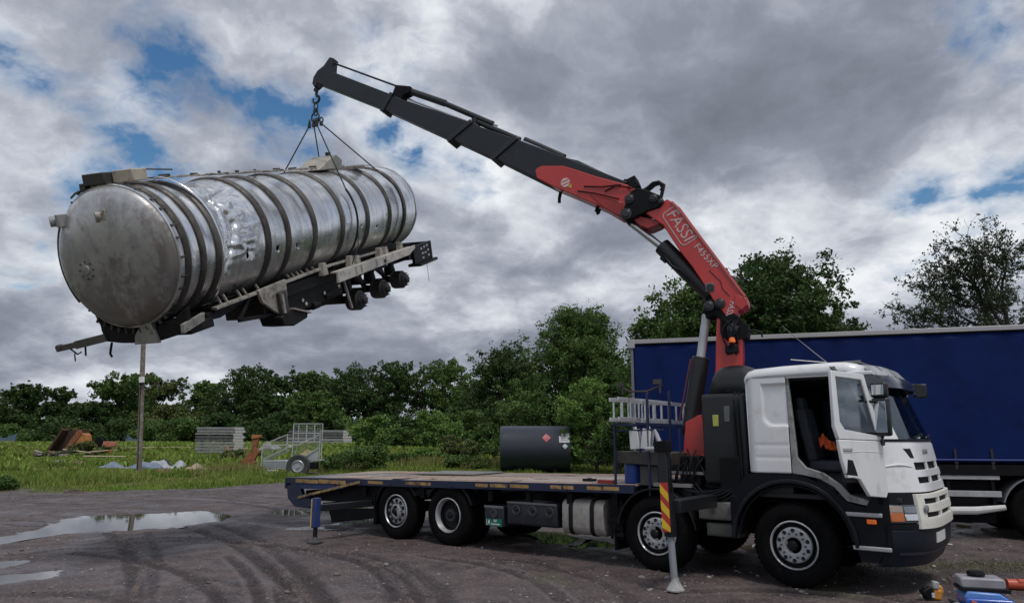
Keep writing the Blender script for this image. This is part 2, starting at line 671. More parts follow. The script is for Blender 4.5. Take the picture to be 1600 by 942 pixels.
RUTS = [  # tyre tracks: photo rows traced onto the yard, (half width, depth)
    ([(285, 822), (335, 838), (385, 862), (430, 895), (460, 925), (480, 960)], .16, .030),
    ([(330, 818), (380, 834), (425, 858), (465, 890), (500, 930), (515, 960)], .16, .026),
    ([(165, 830), (190, 850), (205, 880), (212, 915), (214, 960)], .16, .024),
    ([(230, 832), (245, 860), (238, 900), (222, 960)], .12, .018),
    ([(205, 850), (260, 846), (330, 846), (390, 852), (440, 860), (500, 868), (560, 880)], .12, .026),
    ([(-20, 818), (60, 822), (75, 815), (20, 812)], .10, .022),
    ([(30, 786), (140, 788), (240, 783), (340, 784), (430, 796), (470, 800)], .14, .03),
    ([(-40, 798), (60, 797), (150, 796), (230, 794)], .14, .022),
    ([(230, 776), (330, 778), (420, 788), (480, 790)], .12, .022),
    ([(430, 858), (530, 862), (590, 880), (630, 910), (650, 955)], .15, .026),
    ([(480, 862), (570, 868), (640, 890), (690, 925), (705, 960)], .14, .022),
    ([(300, 905), (380, 915), (430, 935), (450, 960)], .14, .016),
    ([(-30, 935), (80, 930), (180, 940), (260, 960)], .16, .018),
    ([(740, 872), (830, 880), (930, 905), (990, 940), (1000, 960)], .14, .016),
    ([(560, 905), (600, 925), (610, 960)], .12, .014),
    ([(1080, 925), (1200, 922), (1320, 932), (1400, 950)], .14, .012),
    ([(150, 850), (230, 842), (320, 843), (400, 850), (470, 862)], .13, .022),
    ([(330, 846), (420, 852), (500, 862), (560, 880), (600, 905), (620, 940)], .12, .024),
    ([(120, 865), (200, 875), (280, 895), (330, 925), (350, 960)], .13, .022),
    ([(355, 870), (380, 890), (400, 920), (410, 960)], .10, .022),
    ([(20, 868), (110, 858), (190, 858)], .13, .018),
    ([(650, 868), (740, 880), (830, 905), (880, 940)], .12, .02),
    ([(90, 776), (200, 771), (330, 773), (440, 779)], .16, .026),
    ([(-20, 786), (70, 779), (160, 778)], .16, .024),
]
RUTW = []
for pts, w_, d_ in RUTS:
    w_ *= .78
    P = np.array([G(*p) for p in pts])
    tt = np.linspace(0, len(P) - 1, (len(P) - 1) * 10 + 1)
    # catmull-rom smoothing
    out = []
    for t in tt:
        i = min(int(t), len(P) - 2)
        f = t - i
        p0, p1, p2, p3 = P[max(i - 1, 0)], P[i], P[i + 1], P[min(i + 2, len(P) - 1)]
        out.append(.5 * ((2 * p1) + (-p0 + p2) * f + (2 * p0 - 5 * p1 + 4 * p2 - p3) * f * f + (-p0 + 3 * p1 - 3 * p2 + p3) * f ** 3))
    RUTW.append((np.array(out), w_, d_))


def yard_height(X, Y, want_rut=False):
    RUTM = np.zeros(X.shape)
    h = .060 * VN.fbm(X, Y, .55, 3) - .028
    lump = VN.fbm(X + 40, Y + 11, 2.6, 4) - .47
    h += .034 * lump
    h += .026 * np.abs(VN.fbm(X + 4, Y + 31, 7.0, 3) - .45)
    h += .014 * VN.fbm(X + 90, Y + 3, 20, 2)
    for P, w_, d_ in RUTW:
        b0, b1 = P.min(0) - 1, P.max(0) + 1
        sel = (X > b0[0]) & (X < b1[0]) & (Y > b0[1]) & (Y < b1[1])
        if not sel.any():
            continue
        xs, ys = X[sel], Y[sel]
        best = np.full(xs.shape, 1e9)
        along = np.zeros(xs.shape)
        acc = 0
        for i in range(len(P) - 1):
            dx, dy = P[i + 1] - P[i]
            L2 = dx * dx + dy * dy + 1e-12
            t = np.clip(((xs - P[i][0]) * dx + (ys - P[i][1]) * dy) / L2, 0, 1)
            d = np.hypot(xs - P[i][0] - t * dx, ys - P[i][1] - t * dy)
            m = d < best
            best = np.where(m, d, best)
            along = np.where(m, acc + t * math.sqrt(L2), along)
            acc += math.sqrt(L2)
        wob = .7 + .6 * VN(xs, ys, 1.3)
        prof = -d_ * wob * np.exp(-(best / w_) ** 8) + .6 * d_ * wob * np.exp(-((best - 1.6 * w_) / (.55 * w_)) ** 2)
        tread = .6 * d_ * np.sin(along * 2 * PI / .11) * np.exp(-(best / (w_ * 1.1)) ** 4)
        h[sel] += .85 * prof + 1.2 * tread
        RUTM[sel] = np.maximum(RUTM[sel], np.exp(-(best / (w_ * 1.15)) ** 4) * np.clip(wob, 0, 1) * min(1, d_ / .024))
        RUTM[sel] = np.where((best > 1.2 * w_) & (best < 2.1 * w_), np.minimum(RUTM[sel], -.5 * np.clip(wob, 0, 1)), RUTM[sel])
    for poly in PUDW:
        b0, b1 = poly.min(0) - 1.5, poly.max(0) + 1.5
        sel = (X > b0[0]) & (X < b1[0]) & (Y > b0[1]) & (Y < b1[1])
        if not sel.any():
            continue
        xs, ys = X[sel], Y[sel]
        d = poly_sd(xs, ys, poly) + .35 * (VN.fbm(xs, ys, 1.4, 3) - .45)
        k = np.clip(d / .30 + .35, 0, 1)
        k = k * k * (3 - 2 * k)
        near = np.clip(1 + d / .9, 0, 1)
        h[sel] = h[sel] * (1 - k) + (-.05) * k - .012 * near
    if want_rut:
        return h + terrain(X, Y), RUTM
    return h + terrain(X, Y)


def mud_material():
    m = bpy.data.materials.new('muddy_gravel')
    m.use_nodes = True
    t = NT(m.node_tree)
    out = t.n('ShaderNodeOutputMaterial')
    b = t.n('ShaderNodeBsdfPrincipled')
    t.l(b.outputs[0], out.inputs[0])
    co = t.n('ShaderNodeTexCoord').outputs['Object']
    n1 = t.noise(co, .35, 6, .6, .4)
    n2 = t.noise(co, 2.2, 8, .65, .3, (3, 1, 0))
    n3 = t.noise(co, 26, 4, .6, 0, (1, 8, 0))
    vo = t.n('ShaderNodeTexVoronoi', feature='F1')
    vo.inputs['Scale'].default_value = 34
    t.l(co, vo.inputs['Vector'])
    c = t.mix(t.ramp(n1, [(.35, 0.0), (.65, 1.0)]), (.070, .050, .050), (.118, .089, .083))
    c = t.mix(t.ramp(n2, [(.42, 0.0), (.62, 1.0)]), c, (.045, .033, .034))
    c = t.mix(t.math('MULTIPLY', t.ramp(n3, [(.5, 0.0), (.66, 1.0)]), .7), c, (.20, .17, .16))
    stone = t.ramp(vo.outputs['Distance'], [(.10, 1.0), (.22, 0.0)])
    sel = t.ramp(vo.outputs['Color'], [(.72, 0.0), (.8, 1.0)])
    c = t.mix(t.math('MULTIPLY', stone, t.math('MULTIPLY', sel, .8)), c, (.34, .32, .31))
    ra_ = t.n('ShaderNodeAttribute', attribute_name='rut').outputs['Fac']
    c = t.mix(t.math('MULTIPLY', t.math('MAXIMUM', ra_, 0.0), .75), c, (.030, .023, .024))
    c = t.mix(t.math('MULTIPLY', t.math('MAXIMUM', t.math('MULTIPLY', ra_, -1.0), 0.0), .6), c, (.17, .14, .135))
    # moss and thin weed patches
    n4 = t.noise(co, .45, 7, .7, .3, (12, 5, 0))
    moss = t.math('MULTIPLY', t.ramp(n4, [(.60, 0.0), (.68, 1.0)]), .55)
    c = t.mix(moss, c, (.085, .10, .045))
    t.l(c, b.inputs['Base Color'])
    n5 = t.noise(co, .7, 7, .62, .5, (6, 17, 0))
    t.l(t.math('SUBTRACT', t.ramp(n5, [(.38, .40), (.50, .64), (.6, .85)]), t.math('MULTIPLY', t.math('MAXIMUM', ra_, 0.0), .12)), b.inputs['Roughness'])
    b.inputs['Specular IOR Level'].default_value = .42
    bm = t.n('ShaderNodeBump')
    bm.inputs['Strength'].default_value = .65
    bm.inputs['Distance'].default_value = .025
    t.l(t.math('ADD', t.math('ADD', t.math('MULTIPLY', n3, .5), t.math('MULTIPLY', n2, 1.2)), t.math('MULTIPLY', stone, .5)), bm.inputs['Height'])
    t.l(bm.outputs[0], b.inputs['Normal'])
    return m


MUD = mud_material()
# the detailed yard
ny, nx = 620, 760
vv = np.geomspace(5.2, 44, ny)
uu = np.linspace(-1, 1, nx)
YY = np.repeat(vv[:, None], nx, 1)
XX = uu[None, :] * (YY * .86 + 2.0)
HH, RUTM = yard_height(XX, YY, True)
edge = np.minimum(np.minimum((1 - np.abs(uu))[None, :] * 20, 1), np.minimum((vv - 5.2)[:, None] / .5, (44 - vv)[:, None] / 6).clip(0, 1))
HH = HH * 1.0
V = np.stack([XX, YY, HH], -1).reshape(-1, 3)
idx = np.arange(ny * nx).reshape(ny, nx)
F = np.stack([idx[:-1, :-1], idx[:-1, 1:], idx[1:, 1:], idx[1:, :-1]], -1).reshape(-1, 4)
yme = np_mesh('yard', V, F, True)
at_ = yme.attributes.new('rut', 'FLOAT', 'POINT')
at_.data.foreach_set('value', RUTM.ravel().astype(np.float32))
tag(link('yard', yme, MUD), kind='structure')

# the wide ground sheet, a little lower, out to the horizon
GRASSM = mat('grass_soil', (.085, .15, .026), .9, var=.35, vscale=.12, col2=(.15, .17, .045), fac2=(.5, .7), spec=.1, bump=.5, bscale=6)
gv = [-30, 0, 5, 10, 20, 27, 31, 35, 39, 43, 47, 51, 55, 60, 90, 130, 170, 400, 1200, 4000]
gu = [-4000, -1200, -400, -150, -80, -40, -20, 0, 20, 40, 80, 150, 400, 1200, 4000]
mb = MB()
mb.grid([[(x, y, float(terrain(x, y)) - .09 - (3.0 if y > 399 else 0) * 0) for x in gu] for y in gv])
far_me = mb.build('ground', mat('bare_ground', (.10, .10, .055), .95, var=.3, vscale=.1, spec=.1), smooth=False)
tag(far_me, kind='structure')

# puddle water: one sheet per puddle, the shore made by the mud rising through it
WATER = bpy.data.materials.new('puddle_water')
WATER.use_nodes = True
t = NT(WATER.node_tree)
o_ = t.n('ShaderNodeOutputMaterial')
b = t.n('ShaderNodeBsdfPrincipled')
t.l(b.outputs[0], o_.inputs[0])
b.inputs['Base Color'].default_value = (.075, .062, .05, 1)
b.inputs['Roughness'].default_value = .02
b.inputs['IOR'].default_value = 1.36
b.inputs['Specular IOR Level'].default_value = .75
co = t.n('ShaderNodeTexCoord').outputs['Object']
bm = t.n('ShaderNodeBump')
bm.inputs['Strength'].default_value = .05
bm.inputs['Distance'].default_value = .01
t.l(t.noise(co, 3.5, 3, .5), bm.inputs['Height'])
t.l(bm.outputs[0], b.inputs['Normal'])
for poly in PUDW:
    c = poly.mean(0)
    d = poly - c
    ln = np.hypot(d[:, 0], d[:, 1])[:, None]
    pe = c + d * (1 + .30 / np.maximum(ln, .3))
    mb = MB()
    mb.add([(p[0], p[1], -.022) for p in pe], [tuple(range(len(pe)))])
    tag(mb.build('puddle', WATER, smooth=False), kind='structure')

# the grass field beyond the yard
EDGE = [(-60, 22.5), (-40, 23.6), (-18.2, 25.6), (-15, 27.2), (-12, 28.6), (-10.6, 31), (-8, 33.5), (-4, 35), (0, 36), (6, 36.5), (14, 37), (60, 38)]
EX = np.array([e[0] for e in EDGE])
EY = np.array([e[1] for e in EDGE])


def field_edge(x):
    return np.interp(x, EX, EY) + 1.1 * (VN.fbm(np.asarray(x) + 50, np.zeros_like(np.asarray(x, float)) + 3, .5, 4) - .45) * 2


fx = np.concatenate([np.linspace(-330, -45, 90), np.linspace(-44.5, 40, 420), np.linspace(41, 220, 80)])
ft = np.concatenate([np.linspace(0, 1, 110) ** 1.7 * 32, np.linspace(34, 420, 90)])
FX = np.repeat(fx[None, :], len(ft), 0)
FY = field_edge(FX[0])[None, :] + ft[:, None]
lum = VN.fbm(FX, FY, .35, 4)
rise = np.clip(ft / 1.5, 0, 1)[:, None]
FZ = terrain(FX, FY) + .03 * rise - .03 + rise * (.34 * (lum - .42)) + rise * .10 * (VN.fbm(FX, FY, 1.6, 3) - .4)
V = np.stack([FX, FY, FZ], -1).reshape(-1, 3)
idx = np.arange(V.shape[0]).reshape(FX.shape)
F = np.stack([idx[:-1, :-1], idx[:-1, 1:], idx[1:, 1:], idx[1:, :-1]], -1).reshape(-1, 4)
tag(link('grass_field', np_mesh('grass_field', V, F, True), GRASSM), kind='structure')


def field_z(x, y):
    e = field_edge(x)
    r_ = np.clip((y - e) / 1.5, 0, 1)
    return terrain(x, y) - .03 + .03 * r_ + r_ * .34 * (VN.fbm(x, y, .35, 4) - .42) + r_ * .10 * (VN.fbm(x, y, 1.6, 3) - .4)


CLEAR = []
for (px, py, hw_px, back, front_) in ((206, 733, 52, 1.5, 6), (258, 734, 36, 1.5, 6), (306, 736, 26, 1.5, 5), (78, 714, 36, 3, 16), (160, 714, 34, 3, 16), (124, 724, 18, 2, 8), (92, 724, 16, 2, 8), (335, 709, 34, 2, 10),
                                  (458, 742, 46, 3, 3), (396, 727, 20, 2, 6), (430, 704, 30, 3, 10), (217, 741, 6, 1, 4), (256, 741, 10, 1, 3), (112, 710, 40, 2, 14), (500, 694, 50, 3, 14), (368, 708, 30, 3, 12), (722, 702, 14, 3, 10)):
    P_ = ground_at(px, py)
    CLEAR.append((float(P_[0]), float(P_[1]), hw_px * float(P_[1]) / FPX, back, front_))


def blades(n, xr, yr, hmin, hmax, seed, near_edge=False, wid=.03, keep=None):
    rg = np.random.default_rng(seed)
    x = rg.uniform(*xr, n)
    e = field_edge(x)
    y = e + (rg.random(n) ** 1.5) * (yr[1] - yr[0]) + yr[0]
    if keep is not None:
        k = keep(x, y, rg)
        x, y, e = x[k], y[k], e[k]
        n = len(x)
    cut = np.ones(len(x))
    for cx_, cy_, hw_, bk_, fr_ in CLEAR:
        cut[(np.abs(x - cx_ * (y / cy_)) < hw_) & (y < cy_ + bk_) & (y > cy_ - fr_)] = .28
    z = field_z(x, y)
    patch = VN.fbm(x + 9, y, .30, 3)
    tall = np.clip((patch - .40) * 6, 0, 1)
    h = (hmin + (hmax - hmin) * tall * rg.random(n)) * (1 + .5 * (y > e + 6))
    h *= np.clip((y - e + .6) / 2.0, .35, 1) * cut
    a = rg.uniform(0, 2 * PI, n)
    ww = wid * rg.uniform(.6, 1.5, n) * np.clip(y / 30, 1, 2.2)
    lean = rg.normal(0, .35, (n, 2)) * h[:, None]
    V = np.empty((n, 3, 3))
    V[:, 0] = np.stack([x - np.cos(a) * ww, y - np.sin(a) * ww, z - .02], -1)
    V[:, 1] = np.stack([x + np.cos(a) * ww, y + np.sin(a) * ww, z - .02], -1)
    V[:, 2] = np.stack([x + lean[:, 0], y + lean[:, 1], z + h], -1)
    return V


def leaf_mat(name, c, c2, isl=.45, rough=.6, trans=.25):
    m = bpy.data.materials.new(name)
    m.use_nodes = True
    t = NT(m.node_tree)
    out = t.n('ShaderNodeOutputMaterial')
    co = t.n('ShaderNodeTexCoord').outputs['Object']
    f = t.ramp(t.noise(co, .42, 5, .6, .3), [(.36, 0.0), (.64, 1.0)])
    cc = t.mix(f, c, c2)
    g = t.n('ShaderNodeNewGeometry').outputs['Random Per Island']
    hs = t.n('ShaderNodeHueSaturation')
    t.l(t.math('ADD', t.math('MULTIPLY', g, isl * 2), 1 - isl), hs.inputs['Value'])
    t.l(t.math('ADD', t.math('MULTIPLY', g, .05), .478), hs.inputs['Hue'])
    t.l(cc, hs.inputs['Color'])
    d = t.n('ShaderNodeBsdfPrincipled')
    d.inputs['Roughness'].default_value = rough
    d.inputs['Specular IOR Level'].default_value = .25
    t.l(hs.outputs[0], d.inputs['Base Color'])
    tr = t.n('ShaderNodeBsdfTranslucent')
    t.l(hs.outputs[0], tr.inputs[0])
    ms = t.n('ShaderNodeMixShader')
    ms.inputs[0].default_value = trans
    t.l(d.outputs[0], ms.inputs[1])
    t.l(tr.outputs[0], ms.inputs[2])
    t.l(ms.outputs[0], out.inputs[0])
    return m


BLADE = leaf_mat('grass_blade', (.135, .205, .032), (.26, .29, .065), .5)
STRAW = leaf_mat('dry_grass_blade', (.26, .25, .085), (.20, .19, .07), .35)
gv_ = [blades(150000, (-34, 14), (0, 22), .07, .34, 1), blades(70000, (-70, 20), (18, 90), .15, .45, 2, wid=.09), blades(50000, (-150, 30), (70, 230), .2, .6, 3, wid=.25)]
V = np.concatenate(gv_)
n = len(V)
tag(link('grass', np_mesh('grass', V.reshape(-1, 3), np.arange(n * 3).reshape(-1, 3)), BLADE), 'long green grass and weeds growing over the field beyond the yard', 'grass', kind='stuff')
V = np.concatenate([blades(12000, (-40, -14), (2, 26), .15, .35, 5, keep=lambda x, y, r: VN.fbm(x, y, .25, 2) > .36), blades(16000, (-16, 12), (10, 30), .3, .6, 6, keep=lambda x, y, r: VN.fbm(x + 3, y, .3, 2) > .38)])
n = len(V)
tag(link('dry_grass', np_mesh('dry_grass', V.reshape(-1, 3), np.arange(n * 3).reshape(-1, 3)), STRAW), 'yellowing seed heads of tall grass across the field', 'dry grass', kind='stuff')

# sparse weeds pushing through the yard on the right by the trailer
rg = np.random.default_rng(21)
WX, WY = [], []
for (px, py, sx, sy, n) in ((1420, 884, .9, .35, 900), (1560, 884, .8, .30, 1200), (1590, 806, 2.2, .5, 1600), (1500, 812, 1.6, .5, 900), (1350, 880, .4, .3, 300), (1480, 905, .6, .3, 300), (60, 776, 3, .5, 900), (330, 768, 3, .6, 900)):
    g0 = G(px, py)
    WX.append(rg.normal(g0[0], sx, n))
    WY.append(rg.normal(g0[1], sy, n))
WX = np.concatenate(WX)
WY = np.concatenate(WY)
n = len(WX)
wz = yard_height(WX.copy(), WY.copy())
h = rg.uniform(.012, .04, n)
a = rg.uniform(0, 6.28, n)
V = np.empty((n, 3, 3))
V[:, 0] = np.stack([WX - np.cos(a) * .009, WY - np.sin(a) * .009, wz - .01], -1)
V[:, 1] = np.stack([WX + np.cos(a) * .009, WY + np.sin(a) * .009, wz - .01], -1)
V[:, 2] = np.stack([WX + rg.normal(0, .03, n), WY + rg.normal(0, .03, n), wz + h], -1)
tag(link('weeds', np_mesh('weeds', V.reshape(-1, 3), np.arange(n * 3).reshape(-1, 3)), leaf_mat('weed_blade', (.085, .095, .035), (.13, .14, .05), .4)), 'sparse low weeds sprouting through the gravel yard', 'weeds', kind='stuff')

# loose stones on the yard
rg = np.random.default_rng(5)
n = 5200
sy = 5.5 + 24 * rg.random(n) ** 2.0
sx = rg.uniform(-1, 1, n) * (sy * .80 + 1)
sz = yard_height(sx.copy(), sy.copy())
keep = sz > -.02
sx, sy, sz = sx[keep], sy[keep], sz[keep]
n = len(sx)
ico = np.array([(0, 0, 1), (.89, 0, .45), (.28, .85, .45), (-.72, .53, .45), (-.72, -.53, .45), (.28, -.85, .45), (.72, .53, -.45), (-.28, .85, -.45), (-.89, 0, -.45), (-.28, -.85, -.45), (.72, -.53, -.45), (0, 0, -1)])
icf = np.array([(0, 1, 2), (0, 2, 3), (0, 3, 4), (0, 4, 5), (0, 5, 1), (1, 6, 2), (2, 7, 3), (3, 8, 4), (4, 9, 5), (5, 10, 1), (6, 7, 2), (7, 8, 3), (8, 9, 4), (9, 10, 5), (10, 6, 1), (11, 7, 6), (11, 8, 7), (11, 9, 8), (11, 10, 9), (11, 6, 10)])
sc = np.exp(rg.normal(math.log(.012), .5, n)).clip(.005, .05)
V = ico[None] * (1 + rg.normal(0, .16, (n, 12, 1))) * sc[:, None, None] * np.array([1.2, 1, .6]) + np.stack([sx, sy, sz + sc * .2], -1)[:, None, :]
F = icf[None] + (np.arange(n) * 12)[:, None, None]
tag(link('gravel', np_mesh('gravel', V.reshape(-1, 3), F.reshape(-1, 3)), mat('stone_grey', (.19, .175, .17), .8, var=.3, vscale=1, island=.55)), 'loose grey stones scattered over the muddy yard', 'gravel', kind='stuff')

# far hills
mb = MB()
hx = np.linspace(-3200, 3200, 80)
rows = []
for j, (yy, hh) in enumerate(((1400, -6), (1600, 8), (1900, 26), (2300, 40), (2600, 30))):
    rows.append([(x, yy, 4 + hh * (.55 + .9 * float(VN.fbm(np.array(x), np.array(yy * .3), .0016, 3)))) for x in hx])
mb.grid(rows)
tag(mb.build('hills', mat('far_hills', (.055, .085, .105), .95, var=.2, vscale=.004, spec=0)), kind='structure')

# ================================================================== TREES
BARK = mat('bark', (.075, .062, .048), .9, var=.35, vscale=3, bump=.5, bscale=12)
LEAF = {
    'dark': leaf_mat('leaves_dark', (.034, .066, .017), (.066, .108, .027), .5),
    'mid': leaf_mat('leaves_mid', (.060, .112, .027), (.110, .170, .040), .5),
    'light': leaf_mat('leaves_light', (.105, .19, .04), (.17, .26, .06), .45),
    'olive': leaf_mat('leaves_olive', (.085, .105, .032), (.135, .150, .048), .5),
    'thin': leaf_mat('leaves_thin', (.035, .050, .022), (.060, .075, .030), .5),
}


def leaves(cent, rad, per, size, rg, flat=.75, droop=0.0):
    """leaf-sized faces gathered into clumps round each centre"""
    n = len(cent) * per
    c = np.repeat(cent, per, 0)
    r_ = np.repeat(rad, per)
    d = rg.normal(0, 1, (n, 3))
    d /= np.linalg.norm(d, axis=1)[:, None]
    d *= (rg.random(n) ** .45)[:, None]
    d[:, 2] *= flat
    p = c + d * r_[:, None]
    nrm = rg.normal(0, 1, (n, 3)) + d * .8 + np.array([0, 0, .6])
    nrm /= np.linalg.norm(nrm, axis=1)[:, None]
    a = np.cross(nrm, rg.normal(0, 1, (n, 3)))
    a /= np.linalg.norm(a, axis=1)[:, None] + 1e-9
    b = np.cross(nrm, a)
    s_ = size * rg.uniform(.55, 1.4, n)[:, None]
    V = np.empty((n, 4, 3))
    V[:, 0] = p - a * s_
    V[:, 1] = p - b * s_ * .62
    V[:, 2] = p + a * s_
    V[:, 3] = p + b * s_ * .62
    return V


def crown_centres(kind, H, W, base, n, rg, lobes=7):
    """clump centres on a few overlapping lobes: an uneven outline with gaps"""
    out = []
    rad = []
    L = []
    zc = base + (H - base) * .5
    for i in range(lobes):
        a = rg.uniform(0, 2 * PI)
        if kind == 'cone':
            f = rg.random() ** .8
            z = base + (H - base) * (.08 + .84 * f)
            rr = W / 2 * (1 - f) ** .62 * rg.uniform(.3, .85)
            lr = (W * .17 + W * .16 * (1 - f)) * rg.uniform(.8, 1.15)
        elif kind == 'vase':
            f = rg.random()
            z = base + (H - base) * (.2 + .68 * f)
            rr = W / 2 * (.4 + .35 * f) * rg.uniform(.6, 1.15)
            lr = W * .20 * rg.uniform(.7, 1.2)
        else:
            f = rg.random()
            z = base + (H - base) * (.14 + .72 * f)
            rr = W / 2 * math.sqrt(max(.02, 1 - (2 * f - .85) ** 2 * .8)) * rg.uniform(.25, .74)
            lr = min(W, H - base) * .25 * rg.uniform(.7, 1.25)
        L.append((rr * math.cos(a), rr * math.sin(a), z, lr))
    L.append((0, 0, H - (H - base) * .16, (H - base) * .15))
    for i in range(n):
        lx, ly, lz, lr = L[rg.integers(len(L))]
        d = rg.normal(0, 1, 3)
        d /= np.linalg.norm(d)
        k = lr * rg.uniform(.5, 1.08)
        p = np.array([lx, ly, lz]) + d * k * np.array([1, 1, .85])
        if p[2] < base * .7 or p[2] > H:
            continue
        out.append(p)
        rad.append(rg.uniform(.5, 1.15))
    return np.array(out), np.array(rad), L


def tree(px0, px1, pytop, dist, label, kind='round', leaf='mid', n=230, per=46, base=.18, seed=0, name='tree', group='trees along the far side of the field', cat='tree',
         size=None, thin=1.0, trunk=True, zbase=None, cl=1.0, lobes=8):
    rg = np.random.default_rng(seed + 100)
    x = ((px0 + px1) / 2 - 800) / FPX * (dist * CP)
    wdt = (px1 - px0) / FPX * dist
    r_ = ray((px0 + px1) / 2, pytop)
    top = (CAM_H + r_[2] / r_[1] * dist)
    z0 = float(terrain(x, dist)) if zbase is None else zbase
    Ht = top - z0
    root = thing(name, label, cat, (x, dist, z0 - .05), group=group)
    sz = size or .105 * dist / 60
    cent, rad, L = crown_centres(kind, Ht, wdt * .96, Ht * base, n, rg, lobes)
    rad = rad * (.075 * wdt + .14) * cl
    x0_, x1_ = np.percentile(cent[:, 0], 3), np.percentile(cent[:, 0], 97)
    kx = (wdt * .88) / max(x1_ - x0_, .1)
    cx0 = (x0_ + x1_) / 2
    kz = (Ht * .975) / cent[:, 2].max()
    cent = (cent - np.array([cx0, 0, 0])) * np.array([kx, kx, kz])
    L = [((a_ - cx0) * kx, b__ * kx, c_ * kz, d_) for a_, b__, c_, d_ in L]
    Vq = leaves(cent, rad, per, sz, rg)
    # outliers that fray the outline
    oc = cent[rg.integers(0, len(cent), len(cent) // 2)]
    out = oc + (oc - np.array([0, 0, Ht * .5])) * rg.uniform(.02, .16, (len(oc), 1))
    Vq = np.concatenate([Vq, leaves(out, np.full(len(out), wdt * .03 + .12), 9, sz * .9, rg)])
    F = np.arange(len(Vq) * 4).reshape(-1, 4)
    link('crown' if trunk else 'foliage', np_mesh(name + '_crown', Vq.reshape(-1, 3), F), LEAF[leaf], root)
    mb = MB()
    tr = max(.07, Ht * .022)
    if trunk:
        pts = [(0, 0, -.2)]
        for i in range(1, 7):
            f = i / 6
            pts.append((rg.normal(0, .05) * Ht * .2 * f, rg.normal(0, .05) * Ht * .2 * f, Ht * .86 * f))
        mb.tube(pts, [tr * (1 - .85 * i / 6) for i in range(7)], 7)
        for lx, ly, lz, lr in L:
            f = max(.12, min(.75, (lz / Ht) - .25 - .1 * rg.random()))
            i = min(int(f * 6), 5)
            p0 = Vector(pts[i]).lerp(Vector(pts[i + 1]), f * 6 - i)
            p1 = Vector((lx, ly, lz))
            mid = p0.lerp(p1, .5) + Vector((rg.normal(0, .1), rg.normal(0, .1), -.08 * lr))
            mb.tube([p0, mid, p1], [tr * .45, tr * .3, tr * .12], 5)
            for q in range(4):
                d = Vector(rg.normal(0, 1, 3)).normalized() * lr * .95
                mb.tube([p0.lerp(p1, .6), p1 + d * .5, p1 + d], [tr * .2, tr * .12, tr * .05], 4)
    else:
        for q in range(9):
            a = rg.uniform(0, 6.28)
            k = wdt * .3 * rg.random()
            mb.tube([(k * .3 * math.cos(a), k * .3 * math.sin(a), -.1), (k * math.cos(a), k * math.sin(a), Ht * .75)], [.03, .01], 4)
    mb.build('trunk' if trunk else 'stem', BARK, root, smooth=False)
    return root


# kind label leaf px0 px1 top dist
TR = [
    (-60, 30, 616, 294, 'dark round tree cut off by the left edge of the picture', 'round', 'dark'),
    (4, 62, 600, 333, 'tall narrow tree at far left beside the gap with distant hills', 'vase', 'dark'),
    (60, 112, 604, 317, 'narrow tree right of the gap with distant hills', 'vase', 'dark'),
    (88, 185, 628, 279, 'lower dark tree behind the rusty loader bucket', 'round', 'dark'),
    (146, 234, 586, 294, 'airy tree with a ragged top just left of the wooden pole', 'vase', 'mid'),
    (200, 274, 585, 310, 'airy tree with loose upright tufts just right of the wooden pole', 'vase', 'olive'),
    (215, 305, 632, 275, 'low olive green tree between the pole and the slab stack', 'round', 'olive'),
    (272, 352, 594, 302, 'tree with a loose left side behind the left end of the slab stack', 'round', 'mid'),
    (314, 432, 570, 286, 'broad domed dark tree behind the tall slab stack', 'round', 'dark'),
    (412, 486, 578, 302, 'gappy tree behind the mesh trailer', 'vase', 'dark'),
    (462, 530, 582, 317, 'sparse tree with thin top shoots behind the low slab stack', 'vase', 'mid'),
    (506, 612, 567, 294, 'dark tree with bare gaps in its top left of the bushy shrub', 'round', 'dark'),
    (570, 672, 560, 279, 'broad dark tree with sky showing through low under its crown', 'round', 'dark'),
    (636, 748, 562, 286, 'fine leaved drooping tree at the right end of the distant row', 'round', 'mid'),
    (380, 460, 612, 271, 'low dark tree filling the gap behind the rusty arm', 'round', 'dark'),
    (455, 540, 612, 266, 'low dark tree behind the mesh trailer ramp', 'round', 'mid'),
    (700, 790, 610, 263, 'low dark tree left of the dark rounded tree', 'round', 'dark'),
]
for i, (a, b_, top, dist, lab, kind, leaf) in enumerate(TR):
    tree(a, b_, top, dist, lab, kind, leaf, n=430, per=40, base=.0 if kind != 'vase' else .04, seed=i, lobes=20)
tree(742, 858, 531, 58, 'dark rounded tree left of the tall pointed tree', 'round', 'dark', n=620, per=50, base=.02, seed=31, group='trees behind the flat bed', lobes=22, cl=.8)
tree(810, 985, 474, 50, 'tall pointed green tree behind the black cylinder tank', 'cone', 'mid', n=1000, per=50, base=.04, seed=52, group='trees behind the flat bed', lobes=44, cl=.68)
tree(900, 1000, 560, 47, 'lower spreading tree between the tall pointed tree and the blue trailer', 'round', 'mid', n=420, per=50, base=.03, seed=57, group='trees behind the flat bed', lobes=18, cl=.75)
tree(770, 880, 560, 54, 'mid height tree joining the dark rounded tree to the tall pointed one', 'round', 'dark', n=420, per=50, base=.03, seed=58, group='trees behind the flat bed', lobes=18, cl=.75)
tree(780, 900, 610, 46, 'lower leafy tree just above the black cylinder tank', 'round', 'mid', n=240, per=46, base=.05, seed=33, group='trees behind the flat bed', lobes=10)
tree(872, 992, 588, 40, 'young light green tree with upright shoots left of the blue trailer', 'cone', 'light', n=330, per=60, base=.03, seed=34, group='trees behind the flat bed', lobes=14, cl=.8)
tree(925, 1010, 640, 38, 'dark bush under the young tree left of the blue trailer', 'round', 'dark', n=180, per=46, base=.02, seed=35, group='trees behind the flat bed', name='shrub', cat='shrub', trunk=False)
